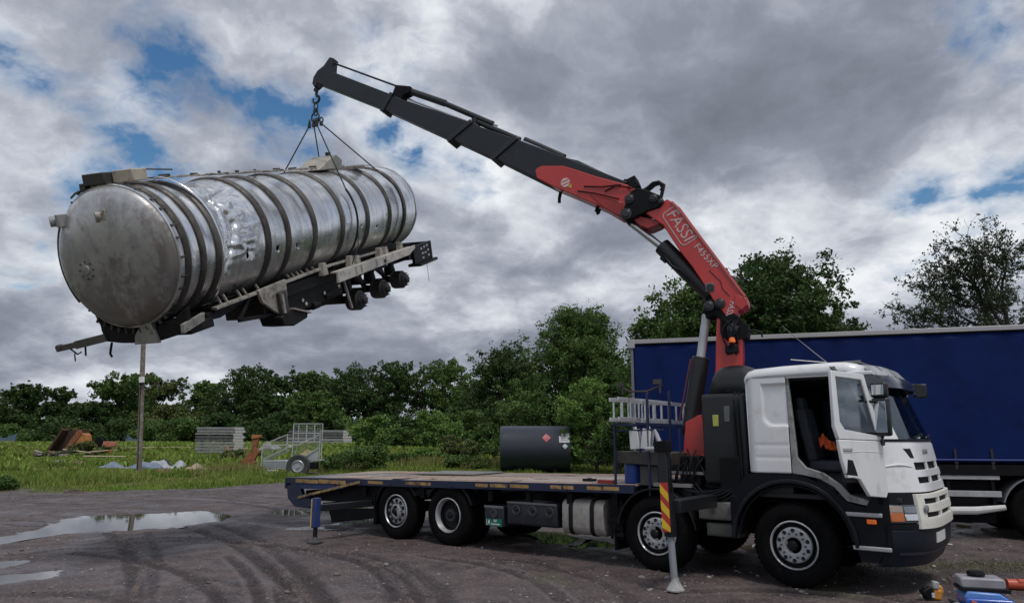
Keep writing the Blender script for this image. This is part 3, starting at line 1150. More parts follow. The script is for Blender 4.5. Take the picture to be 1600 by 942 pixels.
tree(984, 1160, 432, 30, 'leafy tree behind the blue trailer left of the red boom', 'round', 'mid', n=600, per=56, base=.12, seed=36, size=.075, group='trees behind the blue trailer', lobes=22, cl=.75)
tree(1108, 1332, 390, 31, 'large dark domed tree behind the blue trailer right of the red boom', 'round', 'dark', n=900, per=60, base=.12, seed=38, size=.08, group='trees behind the blue trailer', lobes=28, cl=.72)
SH = [
    (-40, 60, 664, 256, 'dark hedge shrub at the left edge'), (52, 150, 660, 259, 'dark shrub behind the rusty loader bucket'), (134, 232, 656, 256, 'dark shrub left of the wooden pole foot'),
    (222, 322, 654, 252, 'dark shrub between pole and slab stack'), (296, 392, 645, 256, 'dark shrub behind the tall slab stack'), (378, 474, 645, 252, 'dark shrub behind the rusty arm'),
    (456, 562, 642, 256, 'dark shrub behind the low slab stack'), (545, 640, 645, 256, 'dark shrub behind the rounded light bush'), (600, 690, 650, 249, 'dark shrub right of the rounded light bush'), (680, 765, 640, 240, 'dark shrub left of the rounded dark tree'),
]
for i, (a, b_, top, dist, lab) in enumerate(SH):
    tree(a - 8, b_ + 8, top, dist, lab, 'round', 'dark' if i % 3 else 'mid', n=190, per=36, base=.0, seed=60 + i, name='shrub', cat='shrub', group='hedge shrubs under the distant trees', trunk=False, lobes=12)
for i, (a, b_, top, dist, lab, lf) in enumerate((
        (550, 622, 650, 120, 'rounded light green bush right of the low slab stack', 'light'), (650, 716, 640, 112, 'light green bush with feathery top in mid field', 'light'),
        (738, 784, 660, 76, 'small upright bush left of the black cylinder tank', 'mid'), (508, 606, 696, 43, 'low bramble mound behind the flat bed tail', 'mid'),
        (690, 745, 680, 66, 'small scrubby bush in mid field left of the tank', 'olive'), (610, 660, 668, 116, 'small bush between the two light green bushes', 'mid'),
        (120, 170, 692, 84, 'weedy clump beside the rusty loader bucket', 'olive'), (0, 26, 744, 27.5, 'small dark weed clump at the grass edge', 'mid'), (350, 400, 704, 62, 'weedy clump in front of the slab stack', 'olive'),
        (600, 650, 708, 50, 'low weed clump right of the bramble mound', 'mid'), (640, 700, 702, 56, 'low rough weed patch in mid field', 'light'), (700, 760, 712, 46, 'low rough weed patch left of the black tank', 'mid'), (786, 870, 655, 60, 'leafy shrub right behind the black cylinder tank', 'mid'))):
    tree(a, b_, top, dist, lab, 'round', lf, n=170, per=44, base=.0, seed=80 + i, name='bush', cat='bush', group='bushes in the field', trunk=False, lobes=12)


# the wind-thinned tree on the right: a real branch skeleton with sparse leaves
def bare_tree():
    rg = np.random.default_rng(12)
    dist = 34.0
    x = (1584 - 800) / FPX * dist * .995
    z0 = float(terrain(x, dist))
    root = thing('tree', 'thin crowned tree with bare twisting branches above the blue trailer roof', 'tree', (x, dist, z0), group='trees behind the blue trailer')
    mb = MB()
    tips = []

    def grow(p, d, L, r_, depth):
        pts = [p]
        rs = [r_]
        q = p.copy()
        k = 4
        for i in range(k):
            d = (d + Vector(rg.normal(0, .16, 3)) + Vector((0, 0, .03))).normalized()
            q = q + d * (L / k)
            pts.append(q.copy())
            rs.append(r_ * (1 - .42 * (i + 1) / k))
            if depth >= 3:
                tips.append((q.copy(), depth))
            if depth < 5 and i > 0 and rg.random() < .8:
                s = Vector(rg.normal(0, 1, 3))
                s = (s - d * s.dot(d)).normalized()
                nd = (d * .62 + s * rg.uniform(.5, .95)).normalized()
                grow(q.copy(), nd, L * rg.uniform(.55, .78), rs[-1] * .62, depth + 1)
        mb.tube(pts, [max(.008, v) for v in rs], 6 if depth < 3 else 4, cap=False)
        if depth < 5:
            grow(q.copy(), d, L * .72, rs[-1], depth + 1)

    mb.tube([(0, 0, -.2), (.05, 0, 3), (0, 0, 5.2), (.12, 0, 6.9)], [.34, .3, .27, .24], 10, cap=False)
    dirs = [((-.85, .1, .25), 2.7, 6.2), ((-.7, .3, .62), 2.6, 6.6), ((-.35, -.2, .9), 2.5, 6.9), ((.15, .2, .95), 2.6, 6.9), ((.6, -.1, .7), 2.6, 6.7),
            ((.85, .2, .35), 2.5, 6.1), ((-.6, -.5, .4), 2.2, 6.4), ((.3, .6, .7), 2.2, 6.6), ((-.9, -.1, .02), 1.7, 5.2), ((-.4, .1, -.1), 1.3, 4.9)]
    for dd, L, z in dirs:
        grow(Vector((.05, 0, z * .98)), Vector(dd).normalized(), L * .90, .11, 1)
    mb.build('trunk', mat('dark_bark', (.035, .034, .030), .9, var=.3), root, smooth=False)
    T = np.array([t_[0] for t_ in tips])
    keep = rg.random(len(T)) < .40
    T = T[keep]
    Vq = leaves(T, rg.uniform(.10, .32, len(T)), 11, .055, rg)
    # ivy on the trunk
    iv = np.stack([rg.normal(0, .28, 260), rg.normal(0, .28, 260), rg.uniform(3.0, 7.2, 260)], -1)
    Vq = np.concatenate([Vq, leaves(iv, np.full(260, .3), 16, .06, rg)])
    lw = np.stack([rg.uniform(-1.9, -.3, 120), rg.normal(0, .6, 120), rg.uniform(4.4, 5.6, 120)], -1)
    Vq = np.concatenate([Vq, leaves(lw, np.full(120, .3), 16, .06, rg)])
    link('crown', np_mesh('thin_crown', Vq.reshape(-1, 3), np.arange(len(Vq) * 4).reshape(-1, 4)), LEAF['thin'], root)


bare_tree()

# ================================================================== THE CRANE TRUCK
# truck frame: x forward, y to the far side (0 = near side plane), z up, origin on the ground under the near front wheel
TA = Vector((3.604, 9.611, 0.0))
TYAW = -.6622
TD = np.array([math.cos(TYAW), math.sin(TYAW), 0.0])
TN = np.array([-math.sin(TYAW), math.cos(TYAW), 0.0])
TAn = np.array(TA)


def hose_pts(a, b_, sag, n=9, side=(0, 0, 0)):
    a, b_ = Vector(a), Vector(b_)
    return [a.lerp(b_, i / n) + (Vector((0, 0, -sag)) + Vector(side)) * math.sin(PI * i / n) for i in range(n + 1)]


def T2(px, py, off=0.0):
    P = on_plane(px, py, TAn + TN * off, TN) - TAn
    return (float(P @ TD), float(P[2]))


def to_truck(P):
    d = np.asarray(P, float) - TAn
    return Vector((float(d @ TD), float(d @ TN), float(d[2])))


truck = thing('crane_truck', 'white cab flat bed lorry with a red folding crane holding up the wrecked tank', 'crane lorry', TA, (0, 0, TYAW))
HAZ = mat('plate_white', (.7, .7, .68), .4, var=.06)


def deck_z(s):
    return 1.185 + (s + 2.4) * .0178


# ---- wheels
def wheel_meshes(kind):
    tb = MB()
    prof = [(.30, .02), (.325, -.002), (.40, -.012), (.47, -.004), (.505, .018), (.52, .05), (.522, .15), (.52, .26), (.50, .30), (.40, .315), (.30, .30)]
    tb.lathe(prof, ax='y', n=48, close=False)
    for k in range(48):                       # tread blocks
        a = 2 * PI * k / 48
        for j, (y0, y1) in enumerate(((.045, .10), (.12, .19), (.21, .27))):
            aa = a + (.04 if j == 1 else 0)
            M = Matrix.Rotation(-aa, 3, 'Y')
            tb.obox(M @ Vector((.523, (y0 + y1) / 2, 0)), (.016, y1 - y0, .045), M)
    ring = MB()
    ring.lathe([(.306, .014), (.304, -.006), (.294, -.012), (.284, -.002), (.280, .012)] if kind != 'drive' else [(.306, .014), (.304, -.006), (.292, -.010), (.280, .02), (.268, .07), (.262, .085)], ax='y', n=44, close=False)
    dish = MB()
    disc = MB()
    if kind == 'front':
        dish.lathe([(.283, .008), (.262, .085), (.236, .095), (.222, .035)], ax='y', n=40, close=False)
        disc.lathe([(.226, .04), (.222, .002), (.21, -.012), (.12, -.016), (.10, -.012), (.098, .0)], ax='y', n=40, close=False)
    elif kind == 'drive':
        dish.lathe([(.264, .08), (.245, .17), (.21, .185), (.15, .19), (.125, .185), (.10, .15), (0, .15)], ax='y', n=40, close=False)
        disc.lathe([(.125, .188), (.118, .09), (.10, .06), (.0, .055)], ax='y', n=30, close=False)
    else:
        dish.lathe([(.283, .008), (.268, .07), (.24, .075), (.232, .035)], ax='y', n=40, close=False)
        disc.lathe([(.240, .05), (.235, .03), (.215, .018), (.11, .01), (.10, .0), (.098, .01)], ax='y', n=40, close=False)
    nb = MB()
    hb = MB()
    yn = {'front': -.02, 'drive': .18, 'tag': .008}[kind]
    for k in range(10):
        a = 2 * PI * k / 10
        c = (.150 * math.cos(a), yn, .150 * math.sin(a))
        nb.lathe([(.013, .01), (.013, -.02), (.010, -.032), (0, -.032)], c, 'y', 6, close=False)
        if kind != 'drive':
            rr_ = .026 if kind == 'front' else .040
            c = (.186 * math.cos(a + PI / 10), yn + .004, .186 * math.sin(a + PI / 10))
            hb.lathe([(rr_, -.003), (rr_ * .8, .0), (0, .0)], c, 'y', 12, close=False)
    return tb, ring, dish, disc, nb, hb


W_SRC = {}


def put_wheel(kind, x, y, z, flip=False):
    if kind not in W_SRC:
        tb, ring, dish, disc, nb, hb = wheel_meshes(kind)
        t_ = tb.build('wheel', RUBBER, truck, smooth=True)
        subs = [ring.build('rim', mat('rim_edge', (.52, .52, .54), .35, metal=.5, var=.15, vscale=9), t_), dish.build('rim_well', mat('rim_black', (.006, .006, .007), .7, var=.3), t_),
                disc.build('hub_disc', RIMM if kind != 'drive' else mat('dark_rim', (.06, .06, .065), .45, metal=.3, var=.3, vscale=8), t_)]  # drive hub gets a darker finish than the silver discs
        n_ = nb.build('wheel_nuts', mat('nut_dark', (.10, .10, .11), .4, metal=.6), t_)
        n_['kind'] = 'stuff'
        subs.append(n_)
        if hb.V:
            h_ = hb.build('hand_holes', MATS['rim_black'], t_)
            h_['kind'] = 'stuff'
            subs.append(h_)
        cap = MB().lathe([(.066, -.064 if kind == 'front' else (.05 if kind == 'drive' else -.036)), (.05, -.085 if kind == 'front' else (.03 if kind == 'drive' else -.06)), (0, -.09 if kind == 'front' else (.025 if kind == 'drive' else -.065))], ax='y', n=20, close=False)
        subs.append(cap.build('hub_cap', BLACK, t_))
        W_SRC[kind] = (t_, subs)
        t_.location = (x, y, z)
        return t_
    t0, subs = W_SRC[kind]
    t_ = t0.copy()
    COL.objects.link(t_)
    t_.location = (x, y, z)
    if flip:
        t_.rotation_euler = (0, 0, PI)
    for s_ in subs:
        c = s_.copy()
        COL.objects.link(c)
        c.parent = t_
    return t_


AX = [(0.0, 'front'), (-1.94, 'front'), (-6.054, 'drive'), (-7.404, 'tag')]
for x, kind in AX:
    put_wheel(kind, x, 0.03, .522)
for x, kind in AX:
    put_wheel(kind, x, 2.47, .522, True)
for x, kind in ((-6.054, 'drive'),):
    put_wheel(kind, x, .37, .522)
    put_wheel(kind, x, 2.13, .522, True)

# ---- chassis
cb = MB()
for y in (.83, 1.60):
    cb.box(-10.2, 1.25, y, y + .07, .74, 1.0)
for x in (-9.6, -8.4, -7.0, -5.4, -4.2, -3.0, -1.4, -.3, .9):
    cb.box(x - .05, x + .05, .903, 1.597, .78, .96)
cb.build('chassis', CHASSIS, truck, bevel=.006)
for x, k in AX:
    m_ = MB().lathe([(.0, .3), (.17, .32), (.17, .36), (.07, .42), (.065, 1.0), (.2 if k == 'drive' else .065, 1.1), (.2 if k == 'drive' else .065, 1.4), (.065, 1.5), (.07, 2.1), (.17, 2.15), (.17, 2.2), (0, 2.22)], (x, 0, .522), 'y', 16)
    m_.box(x - .55, x + .55, .78, .86, .58, .66)
    m_.box(x - .55, x + .55, 1.64, 1.72, .58, .66)
    m_.build('axle', CHASSIS, truck)
eng = MB()
eng.box(-.4, 1.1, .95, 1.55, .45, 1.15)
eng.box(-2.6, -.5, 1.05, 1.45, .5, .85)
eng.tube([(-5.9, 1.25, .55), (-2.6, 1.25, .65)], .06, 10)
eng.build('drivetrain', CHASSIS, truck, bevel=.03)

# ---- flat bed: sub frame, timber boards, edge rail with amber strips
RX0, RX1 = -10.88, -2.27
fb = MB()
for x in np.arange(-10.4, -2.3, .62):
    z = deck_z(x)
    fb.box(x - .04, x + .04, .07, 2.43, z - .17, z - .032)
fb.build('bed_crossmembers', CHASSIS, truck, bevel=.004)
rl = MB()
for y0, y1 in ((0.0, .055), (2.445, 2.5)):
    up_ = .05 if y0 > 1 else 0
    rl.prism([(RX0, deck_z(RX0) - .125 + up_), (RX1, deck_z(RX1) - .125 + up_), (RX1, deck_z(RX1) + .004 + up_), (RX0, deck_z(RX0) + .004 + up_)], y0, y1)
rl.build('bed_rail', BLUED, truck, bevel=.006)
rl = MB()
rl.box(RX0 - .07, RX0 - .003, 0, 2.5, .80, 1.035)
rl.build('rear_board', BLUED, truck, bevel=.008)
bm_ = [WOOD, mat('deck_timber_grey', (.36, .31, .28), .78, var=.2, vscale=5, col2=(.15, .13, .12), fac2=(.5, .75), bump=.4),
       mat('deck_timber_red', (.37, .25, .185), .75, var=.22, vscale=5, col2=(.13, .10, .085), fac2=(.5, .75), bump=.4)]
rr = random.Random(4)
segs = [(-8.52, -6.9), (-6.9, -4.75), (-4.75, -2.30)]
nb_ = 11
for i in range(nb_):
    y0 = .06 + i * (2.38 / nb_)
    y1 = y0 + 2.38 / nb_ - .010
    for (a, b_) in segs:
        a += rr.uniform(-.35, .35) if a > -8.5 else 0
        dz = rr.uniform(0, .012)
        mm = MB()
        L = b_ - a - .012
        mm.box(-L / 2, L / 2, -(y1 - y0) / 2, (y1 - y0) / 2, -.03, .0)
        xm = (a + b_) / 2
        mm.build('plank', bm_[rr.randrange(3)], truck, loc=(xm, (y0 + y1) / 2, deck_z(xm) + dz + .02 * (y0 + y1) / 2), rot=(.02 + rr.uniform(-.006, .006), -math.atan(.0178) + rr.uniform(-.002, .002), 0), bevel=.004)
# rear plates laid on the tail section
bm_ += [mat('tail_plate_grey', (.27, .255, .25), .6, var=.2, vscale=3, col2=(.15, .12, .11), fac2=(.5, .7), metal=.2)]
for i, (a, b_, y0, y1, k, tz_) in enumerate(((-10.84, -9.62, .07, 1.2, 3, .0), (-10.84, -9.60, 1.22, 2.44, 0, .004), (-9.58, -8.55, .07, .80, 0, .012), (-9.58, -8.6, .82, 1.66, 3, .0), (-9.56, -8.56, 1.68, 2.44, 2, .006),
                                            (-8.3, -6.6, 1.35, 2.3, 3, .035))):
    mm = MB()
    mm.box(-(b_ - a) / 2, (b_ - a) / 2, -(y1 - y0) / 2, (y1 - y0) / 2, -.025, .0)
    xm = (a + b_) / 2
    mm.build('tail_board', bm_[k], truck, loc=(xm, (y0 + y1) / 2, deck_z(xm) + .008 + tz_ + .02 * (y0 + y1) / 2), rot=(.02, -math.atan(.0178) - (.012 if i < 3 else 0), rr.uniform(-.01, .01)), bevel=.004)
AMB = [(462, 497, .0), (498, 540, .0), (575, 598, .01), (634, 673, .01), (743, 762, .01), (766, 793, .01), (797, 826, .01), (860, 877, .01), (880, 896, .01), (917, 940, .01), (942, 967, .01)]
for a, b_, dz in AMB:
    s0, s1 = T2(a, 756)[0], T2(b_, 756)[0]
    m_ = MB()
    zt = deck_z((s0 + s1) / 2) - .03
    m_.box(s0, s1, -.006, -.001, zt - .055 - (.02 if a < 500 else 0), zt)
    m_.build('reflector_strip', AMBER, truck, bevel=.001)
for s0 in np.arange(-9.2, -2.6, .82):
    m_ = MB()
    m_.box(s0 - .05, s0 + .05, .062, .12, deck_z(s0) - .32, deck_z(s0) - .151)
    m_.box(s0 - .012, s0 + .012, -.012, -.002, deck_z(s0) - .145, deck_z(s0) - .10)
    m_.build('rope_hook', CHASSIS, truck)
# tail: blue corner block, sloped side rail with worn yellow, ramp underside
tl = MB()
pts = [T2(447, 757), T2(449, 778), T2(459, 791), T2(480, 794), T2(492, 784), T2(470, 772), T2(466, 757)]
tl.prism(pts, .01, .12)
tl.build('tail_corner', BLUED, truck, bevel=.01)
MB().prism(pts, 2.38, 2.49).build('tail_corner', BLUED, truck, bevel=.01)
tl = MB()
tl.prism([(-10.75, .80), (-9.0, .86), (-8.7, 1.0), (-8.9, 1.02), (-10.75, .98)], .02, .05)
tl.build('tail_side_panel', mat('panel_blue', (.014, .04, .16), .45, var=.3, col2=(.03, .03, .04), fac2=(.5, .7)), truck, bevel=.004)
a, b_ = T2(466, 777), T2(562, 753)
tl = MB()
tl.bar((a[0], .0, a[1]), (b_[0], .0, b_[1]), .05, .07, up=(0, 1, 0))
tl.bar((a[0], 2.5, a[1]), (b_[0], 2.5, b_[1]), .05, .07, up=(0, 1, 0))
tl.build('tail_slope_rail', mat('worn_yellow', (.36, .25, .10), .6, var=.3, col2=(.06, .05, .05), fac2=(.45, .6), vscale=5), truck, bevel=.004)
tl = MB()
for y in (.15, .8, 1.6, 2.3):
    tl.prism([(-10.3, .58), (-8.2, .60), (-7.9, .95), (-8.6, .97), (-10.3, .76)], y, y + .06)
tl.box(-10.34, -10.28, .12, 2.38, .56, .78)
tl.build('tail_frame', CHASSIS, truck, bevel=.005)
m_ = MB()
m_.prism([T2(498, 797), T2(577, 796), T2(572, 811), T2(503, 818)], .25, .42)
m_.box(-9.85, -9.7, .2, 2.3, .40, .54)
m_.build('underrun_bar', CHASSIS, truck, bevel=.01)
# rear lights and small tail parts
for y in (.12, 2.08):
    m_ = MB()
    m_.box(RX0 - .10, RX0 - .071, y, y + .34, .84, .97)
    m_.build('tail_light', mat('red_lens', (.4, .02, .02), .3), truck, bevel=.008)

# ---- under the bed: tank, boxes
ft = MB()
pr = [(.42, .38), (.92, .38), (.95, .42), (.95, .90), (.90, .93), (.42, .93)]


def rrect(x0, x1, z0, z1, r_, n=5):
    return arc((x1 - r_, z1 - r_), r_, 0, PI / 2, n) + arc((x0 + r_, z1 - r_), r_, PI / 2, PI, n) + arc((x0 + r_, z0 + r_), r_, PI, 1.5 * PI, n) + arc((x1 - r_, z0 + r_), r_, 1.5 * PI, 2 * PI, n)


ft.prism(rrect(.05, .68, .39, .93, .13), -3.60, -2.84, ax='x')
tank = ft.build('fuel_tank', mat('tank_alloy', (.37, .35, .32), .42, metal=.35, var=.12, vscale=4, col2=(.25, .22, .19), fac2=(.5, .7)), truck, bevel=.012)
for x in (-3.43, -3.04):
    s_ = MB()
    s_.prism(rrect(.038, .692, .378, .942, .14), x - .035, x + .035, ax='x')
    s_.build('strap', BLACK, tank)
MB().lathe([(.05, 0), (.05, .04), (.04, .05), (0, .05)], (-3.23, .30, .925), 'z', 14).build('filler_cap', BLACK, tank)
tb_ = MB()
GREYBOX = mat('toolbox_dark', (.014, .016, .024), .5, var=.25, col2=(.05, .045, .04), fac2=(.55, .7))
tb_.prism(rrect(.06, .62, .46, .83, .04, 3), -4.72, -3.70, ax='x')
bx = tb_.build('tool_box', GREYBOX, truck, bevel=.012)
for i in range(3):
    x = -4.52 + i * .34
    MB().lathe([(.085, -.004), (.085, -.02), (.07, -.024), (.06, -.006), (0, -.004)], (x, .062, .70), 'y', 24, close=False).build('recess_ring', mat('ring_grey', (.05, .05, .055), .5), bx)
    MB().box(x - .03, x + .03, .03, .052, .68, .72).build('latch', BLACK, bx, bevel=.004)
MB().box(-4.72, -3.70, .045, .062, .80, .835).build('lid_edge', mat('edge_grey', (.13, .13, .14), .5), bx, bevel=.006)
tb_ = MB()
tb_.prism(rrect(.06, .50, .40, .74, .03, 3), -5.22, -4.80, ax='x')
bx = tb_.build('locker', GREYBOX, truck, bevel=.01)
MB().box(-5.22, -4.80, .045, .062, .70, .745).build('lid_edge', mat('edge_grey', (.13, .13, .14), .5), bx, bevel=.006)
MB().lathe([(.07, 0), (.07, -.02), (.05, -.02), (.05, -.002), (0, -.002)], (-5.0, .058, .62), 'y', 20, close=False).build('recess_ring', mat('ring_grey', (.05, .05, .055), .5), bx)
sg = MB().box(-5.17, -4.83, .05, .058, .41, .53).build('sign_plate', mat('sign_green', (.0, .16, .10), .45, var=.08), bx)
SIGNW = mat('sign_white', (.75, .78, .76), .5, var=.05)
for body, size, x, z in (('Air', .062, -4.97, .497), ('Suspension', .044, -4.965, .445)):
    me = text_mesh(body, size, .001, .001)
    link('lettering', me, SIGNW, bx, (x, .047, z), (R(90), 0, 0))
sy_ = MB()
sy_.box(-5.165, -5.158, .046, .049, .42, .52)
sy_.prism([(-5.145, .43), (-5.12, .47), (-5.135, .475), (-5.105, .515), (-5.09, .475), (-5.10, .47), (-5.085, .43), (-5.105, .455)], .046, .049)
sy_.build('sign_symbol', SIGNW, bx)
m_ = MB()
m_.prism(rrect(.08, .6, .76, 1.01, .03, 3), -1.30, -.74, ax='x')
m_.build('battery_box', mat('battery_grey', (.20, .19, .175), .55, metal=.3, var=.25, col2=(.09, .085, .08), fac2=(.5, .7)), truck, bevel=.008)
m_ = MB()
m_.prism(rrect(.10, .5, .54, .72, .03, 3), -1.20, -.74, ax='x')
m_.build('step_box', mat('step_grey', (.075, .078, .07), .6, var=.25), truck, bevel=.008)
m_ = MB()
m_.box(-1.44, -1.385, .06, .11, .86, .98)
m_.build('side_marker', ORANGE, truck, bevel=.01)
m_ = MB()
for z in (.42, .62):
    m_.box(-2.78, -2.5, .08, .11, z, z + .05)
m_.box(-2.75, -2.71, .11, .14, .38, .95)
m_.box(-2.58, -2.54, .11, .14, .38, .95)
m_.tube([(-2.66, .2, .5), (-2.66, .2, .9)], .11, 14)
m_.build('air_tank', CHASSIS, truck, bevel=.004)
# hanging hoses and brackets behind the rear wheels (dark clutter)
m_ = MB()
for x in (-9.5, -9.1, -8.7, -8.3):
    m_.box(x, x + .2, .35, 2.2, .60, .72)
m_.tube([(-9.6, .4, .6), (-9.0, .5, .48), (-8.5, .6, .60)], .02, 6)
m_.build('tail_pipework', CHASSIS, truck)


# mudguards
def mudguard(xc, y0, y1, r_, a0, a1, name='mudguard', m=BLACK, th=.03, zc=.52):
    o_a = arc((xc, zc), r_, a0, a1, 18)
    i_a = arc((xc, zc), r_ - th, a1, a0, 18)
    return MB().prism(o_a + i_a, y0, y1).build(name, m, truck, bevel=.006)


mudguard(-1.94, .0, .62, .64, R(8), R(172), m=mat('guard_black', (.006, .007, .009), .45, spec=.3, var=.2))
mudguard(-1.94, 1.88, 2.5, .64, R(8), R(172), m=BLACK)
for x, a0, a1 in ((-6.054, R(20), R(150)), (-7.404, R(30), R(165))):
    mudguard(x, .02, .62, .60, a0, a1)
    mudguard(x, 1.88, 2.48, .60, a0, a1)
for y0, y1 in ((.06, .6), (1.9, 2.44)):
    MB().box(-8.07, -8.05, y0, y1, .22, .80).build('mud_flap', BLACK, truck)
    MB().box(-2.66, -2.645, y0, y1, .22, .62).build('mud_flap', BLACK, truck)

# ================================================================== CAB
def sf(z):
    return float(np.interp(z, [.35, .6, .9, 1.2, 1.8, 1.85, 2.62, 2.9], [1.43, 1.55, 1.565, 1.535, 1.435, 1.41, 1.13, .90]))


def front(t, z, off=0.0):
    """point on the rounded front of the cab, t across the width (0 = near side)"""
    k = abs((t - 1.25) / 1.25)
    s_ = sf(z) - .43 * k ** 4.4 + off
    return (s_, t, z)


def front_shell(name, t0, t1, z0, z1, m, nt=24, nz=6, off=0.0, th=.03, holes=(), parent=None, bevel=0, zfun=None):
    ts = sorted(set([round(v, 4) for v in np.linspace(t0, t1, nt)] + [h for H_ in holes for h in H_[:2]]))
    zs = sorted(set([round(v, 4) for v in np.linspace(z0, z1, nz)] + [h for H_ in holes for h in H_[2:]]))
    mb = MB()
    P = [[Vector(front(t, (zfun(t, z) if zfun else z), off)) for t in ts] for z in zs]
    Q_ = [[Vector((p.x - th, p.y, p.z)) for p in row] for row in P]
    nv = len(ts)
    n0 = len(zs) * nv
    mb.V = [tuple(p) for row in P for p in row] + [tuple(p) for row in Q_ for p in row]

    def solid(i, j):
        if i < 0 or j < 0 or i >= len(zs) - 1 or j >= nv - 1:
            return False
        tm, zm = (ts[j] + ts[j + 1]) / 2, (zs[i] + zs[i + 1]) / 2
        return not any(a < tm < b_ and c < zm < d for a, b_, c, d in holes)
    for i in range(len(zs) - 1):
        for j in range(nv - 1):
            if not solid(i, j):
                continue
            a, b_, c, d = i * nv + j, i * nv + j + 1, (i + 1) * nv + j + 1, (i + 1) * nv + j
            mb.F.append((a, d, c, b_))
            mb.F.append((a + n0, b_ + n0, c + n0, d + n0))
            for (di, dj, e) in ((-1, 0, (a, b_)), (1, 0, (c, d)), (0, -1, (d, a)), (0, 1, (b_, c))):
                if not solid(i + di, j + dj):
                    mb.F.append((e[0], e[1], e[1] + n0, e[0] + n0))
    return mb.build(name, m, parent or truck, bevel=bevel)


Y0, Y1 = 0.03, 2.47
# roof and rear: one lofted shell made of cross sections along x
def cab_section(x, zt, r_, ins):
    y0, y1 = Y0 + ins, Y1 - ins
    return [(x, y0, zt - r_)] + [(x, y0 + r_ - r_ * math.cos(a), zt - r_ + r_ * math.sin(a)) for a in np.linspace(0, PI / 2, 7)][1:] + \
           [(x, y1 - r_ + r_ * math.sin(a), zt - r_ + r_ * math.cos(a)) for a in np.linspace(0, PI / 2, 7)] + [(x, y1, 2.69)]


roof = MB()
secs = []
for x, zt, ins in ((-.53, 2.69, .06), (-.52, 2.73, .03), (-.47, 2.775, .01), (-.38, 2.80, 0), (0, 2.82, 0), (.6, 2.83, .0), (.78, 2.825, .01), (.90, 2.80, .04), (.99, 2.76, .10)):
    rad = .10 if zt > 2.72 else .03
    y0, y1 = Y0 + ins, Y1 - ins
    row = [(x, y0, 2.68)]
    row += [(x, y0 + rad - rad * math.cos(a), zt - rad + rad * math.sin(a)) for a in np.linspace(0, PI / 2, 8)]
    row += [(x, y1 - rad + rad * math.sin(a), zt - rad + rad * math.cos(a)) for a in np.linspace(0, PI / 2, 8)]
    row += [(x, y1, 2.68)]
    secs.append(row)
roof.grid(secs)
roof.build('roof', WHITE, truck, solid=.02)
# back wall
bw = MB()
bw.prism([(Y0 + .06, 1.42), (Y1 - .06, 1.42), (Y1 - .04, 2.68), (Y1 - .1, 2.73), (Y0 + .1, 2.73), (Y0 + .04, 2.68)], -.53, -.50, ax='x')
bw.build('back_wall', WHITE, truck, bevel=.02)


# side panels with a pressed recess behind the door
def side_quarter(y, sgn):
    mb = MB()
    X = np.linspace(-.52, .035, 34)
    Z = np.linspace(1.42, 2.69, 60)
    rows = []
    for z in Z:
        row = []
        for x in X:
            xr = x + .045 * (z - 1.42) / 1.27 * 0
            d = 0.0
            # pressed panel: rounded rectangle x -.33..0.02, z 2.02..2.62
            qx = max(-.33 - x, x - .3, 0)
            inside = (x > -.30) and (z < 2.60) and (z > 2.08)
            dist = min(x + .30, 2.60 - z, z - 2.02)
            if dist > 0:
                r_ = .16
                cx, cz = -.30 + r_, 2.02 + r_
                if x < cx and z < cz:
                    dist = r_ - math.hypot(x - cx, z - cz)
                d = .030 * max(0, min(1, dist / .03))
            if z < 1.95:
                for zc in (1.78, 1.62):
                    d += .006 * math.exp(-((z - zc) / .018) ** 2) * (1 if x > -.42 else 0)
            corner = max(0, (-.40 - x) / .12)
            d += .07 * corner ** 2
            row.append((x, y + sgn * d, z))
        rows.append(row)
    mb.grid(rows)
    return mb.build('cab_side', WHITE, truck, solid=.012)


side_quarter(Y0, 1)
side_quarter(Y1, -1)
# door opening frame and header on both sides
for y, sg_ in ((Y0, 1), (Y1, -1)):
    m_ = MB()
    m_.box(.04, 1.10, min(y, y + sg_ * .05), max(y, y + sg_ * .05), 2.655, 2.70)
    m_.build('door_header', WHITE, truck, bevel=.01)
    # rear door post and curved sill round the wheel arch
    m_ = MB()
    pts = [(.04, 2.66), (.07, 2.66), (.12, 1.62), (.22, 1.50), (.42, 1.44), (.62, 1.30), (.72, 1.18), (1.0, 1.10), (1.0, 1.04), (.68, 1.10), (.55, 1.26), (.38, 1.36), (.18, 1.40), (.04, 1.42)]
    m_.prism(pts, min(y + sg_ * .01, y + sg_ * .07), max(y + sg_ * .01, y + sg_ * .07))
    m_.build('door_sill', mat('sill_grey', (.30, .30, .30), .5, var=.15, col2=(.10, .10, .10), fac2=(.5, .65)), truck, bevel=.008)
# far door, closed: panel with window
fd = MB()
for (x0, x1, z0, z1) in ((.05, 1.12, 1.15, 2.02), (.05, .16, 2.02, 2.66), (1.0, 1.08, 2.02, 2.66), (.16, 1.0, 2.60, 2.66)):
    fd.box(x0, x1, Y1 - .045, Y1 - .005, z0, z1)
fdo = fd.build('far_door', WHITE, truck)
MB().box(.16, 1.0, Y1 - .03, Y1 - .022, 2.02, 2.60).build('window', GLASS, fdo)
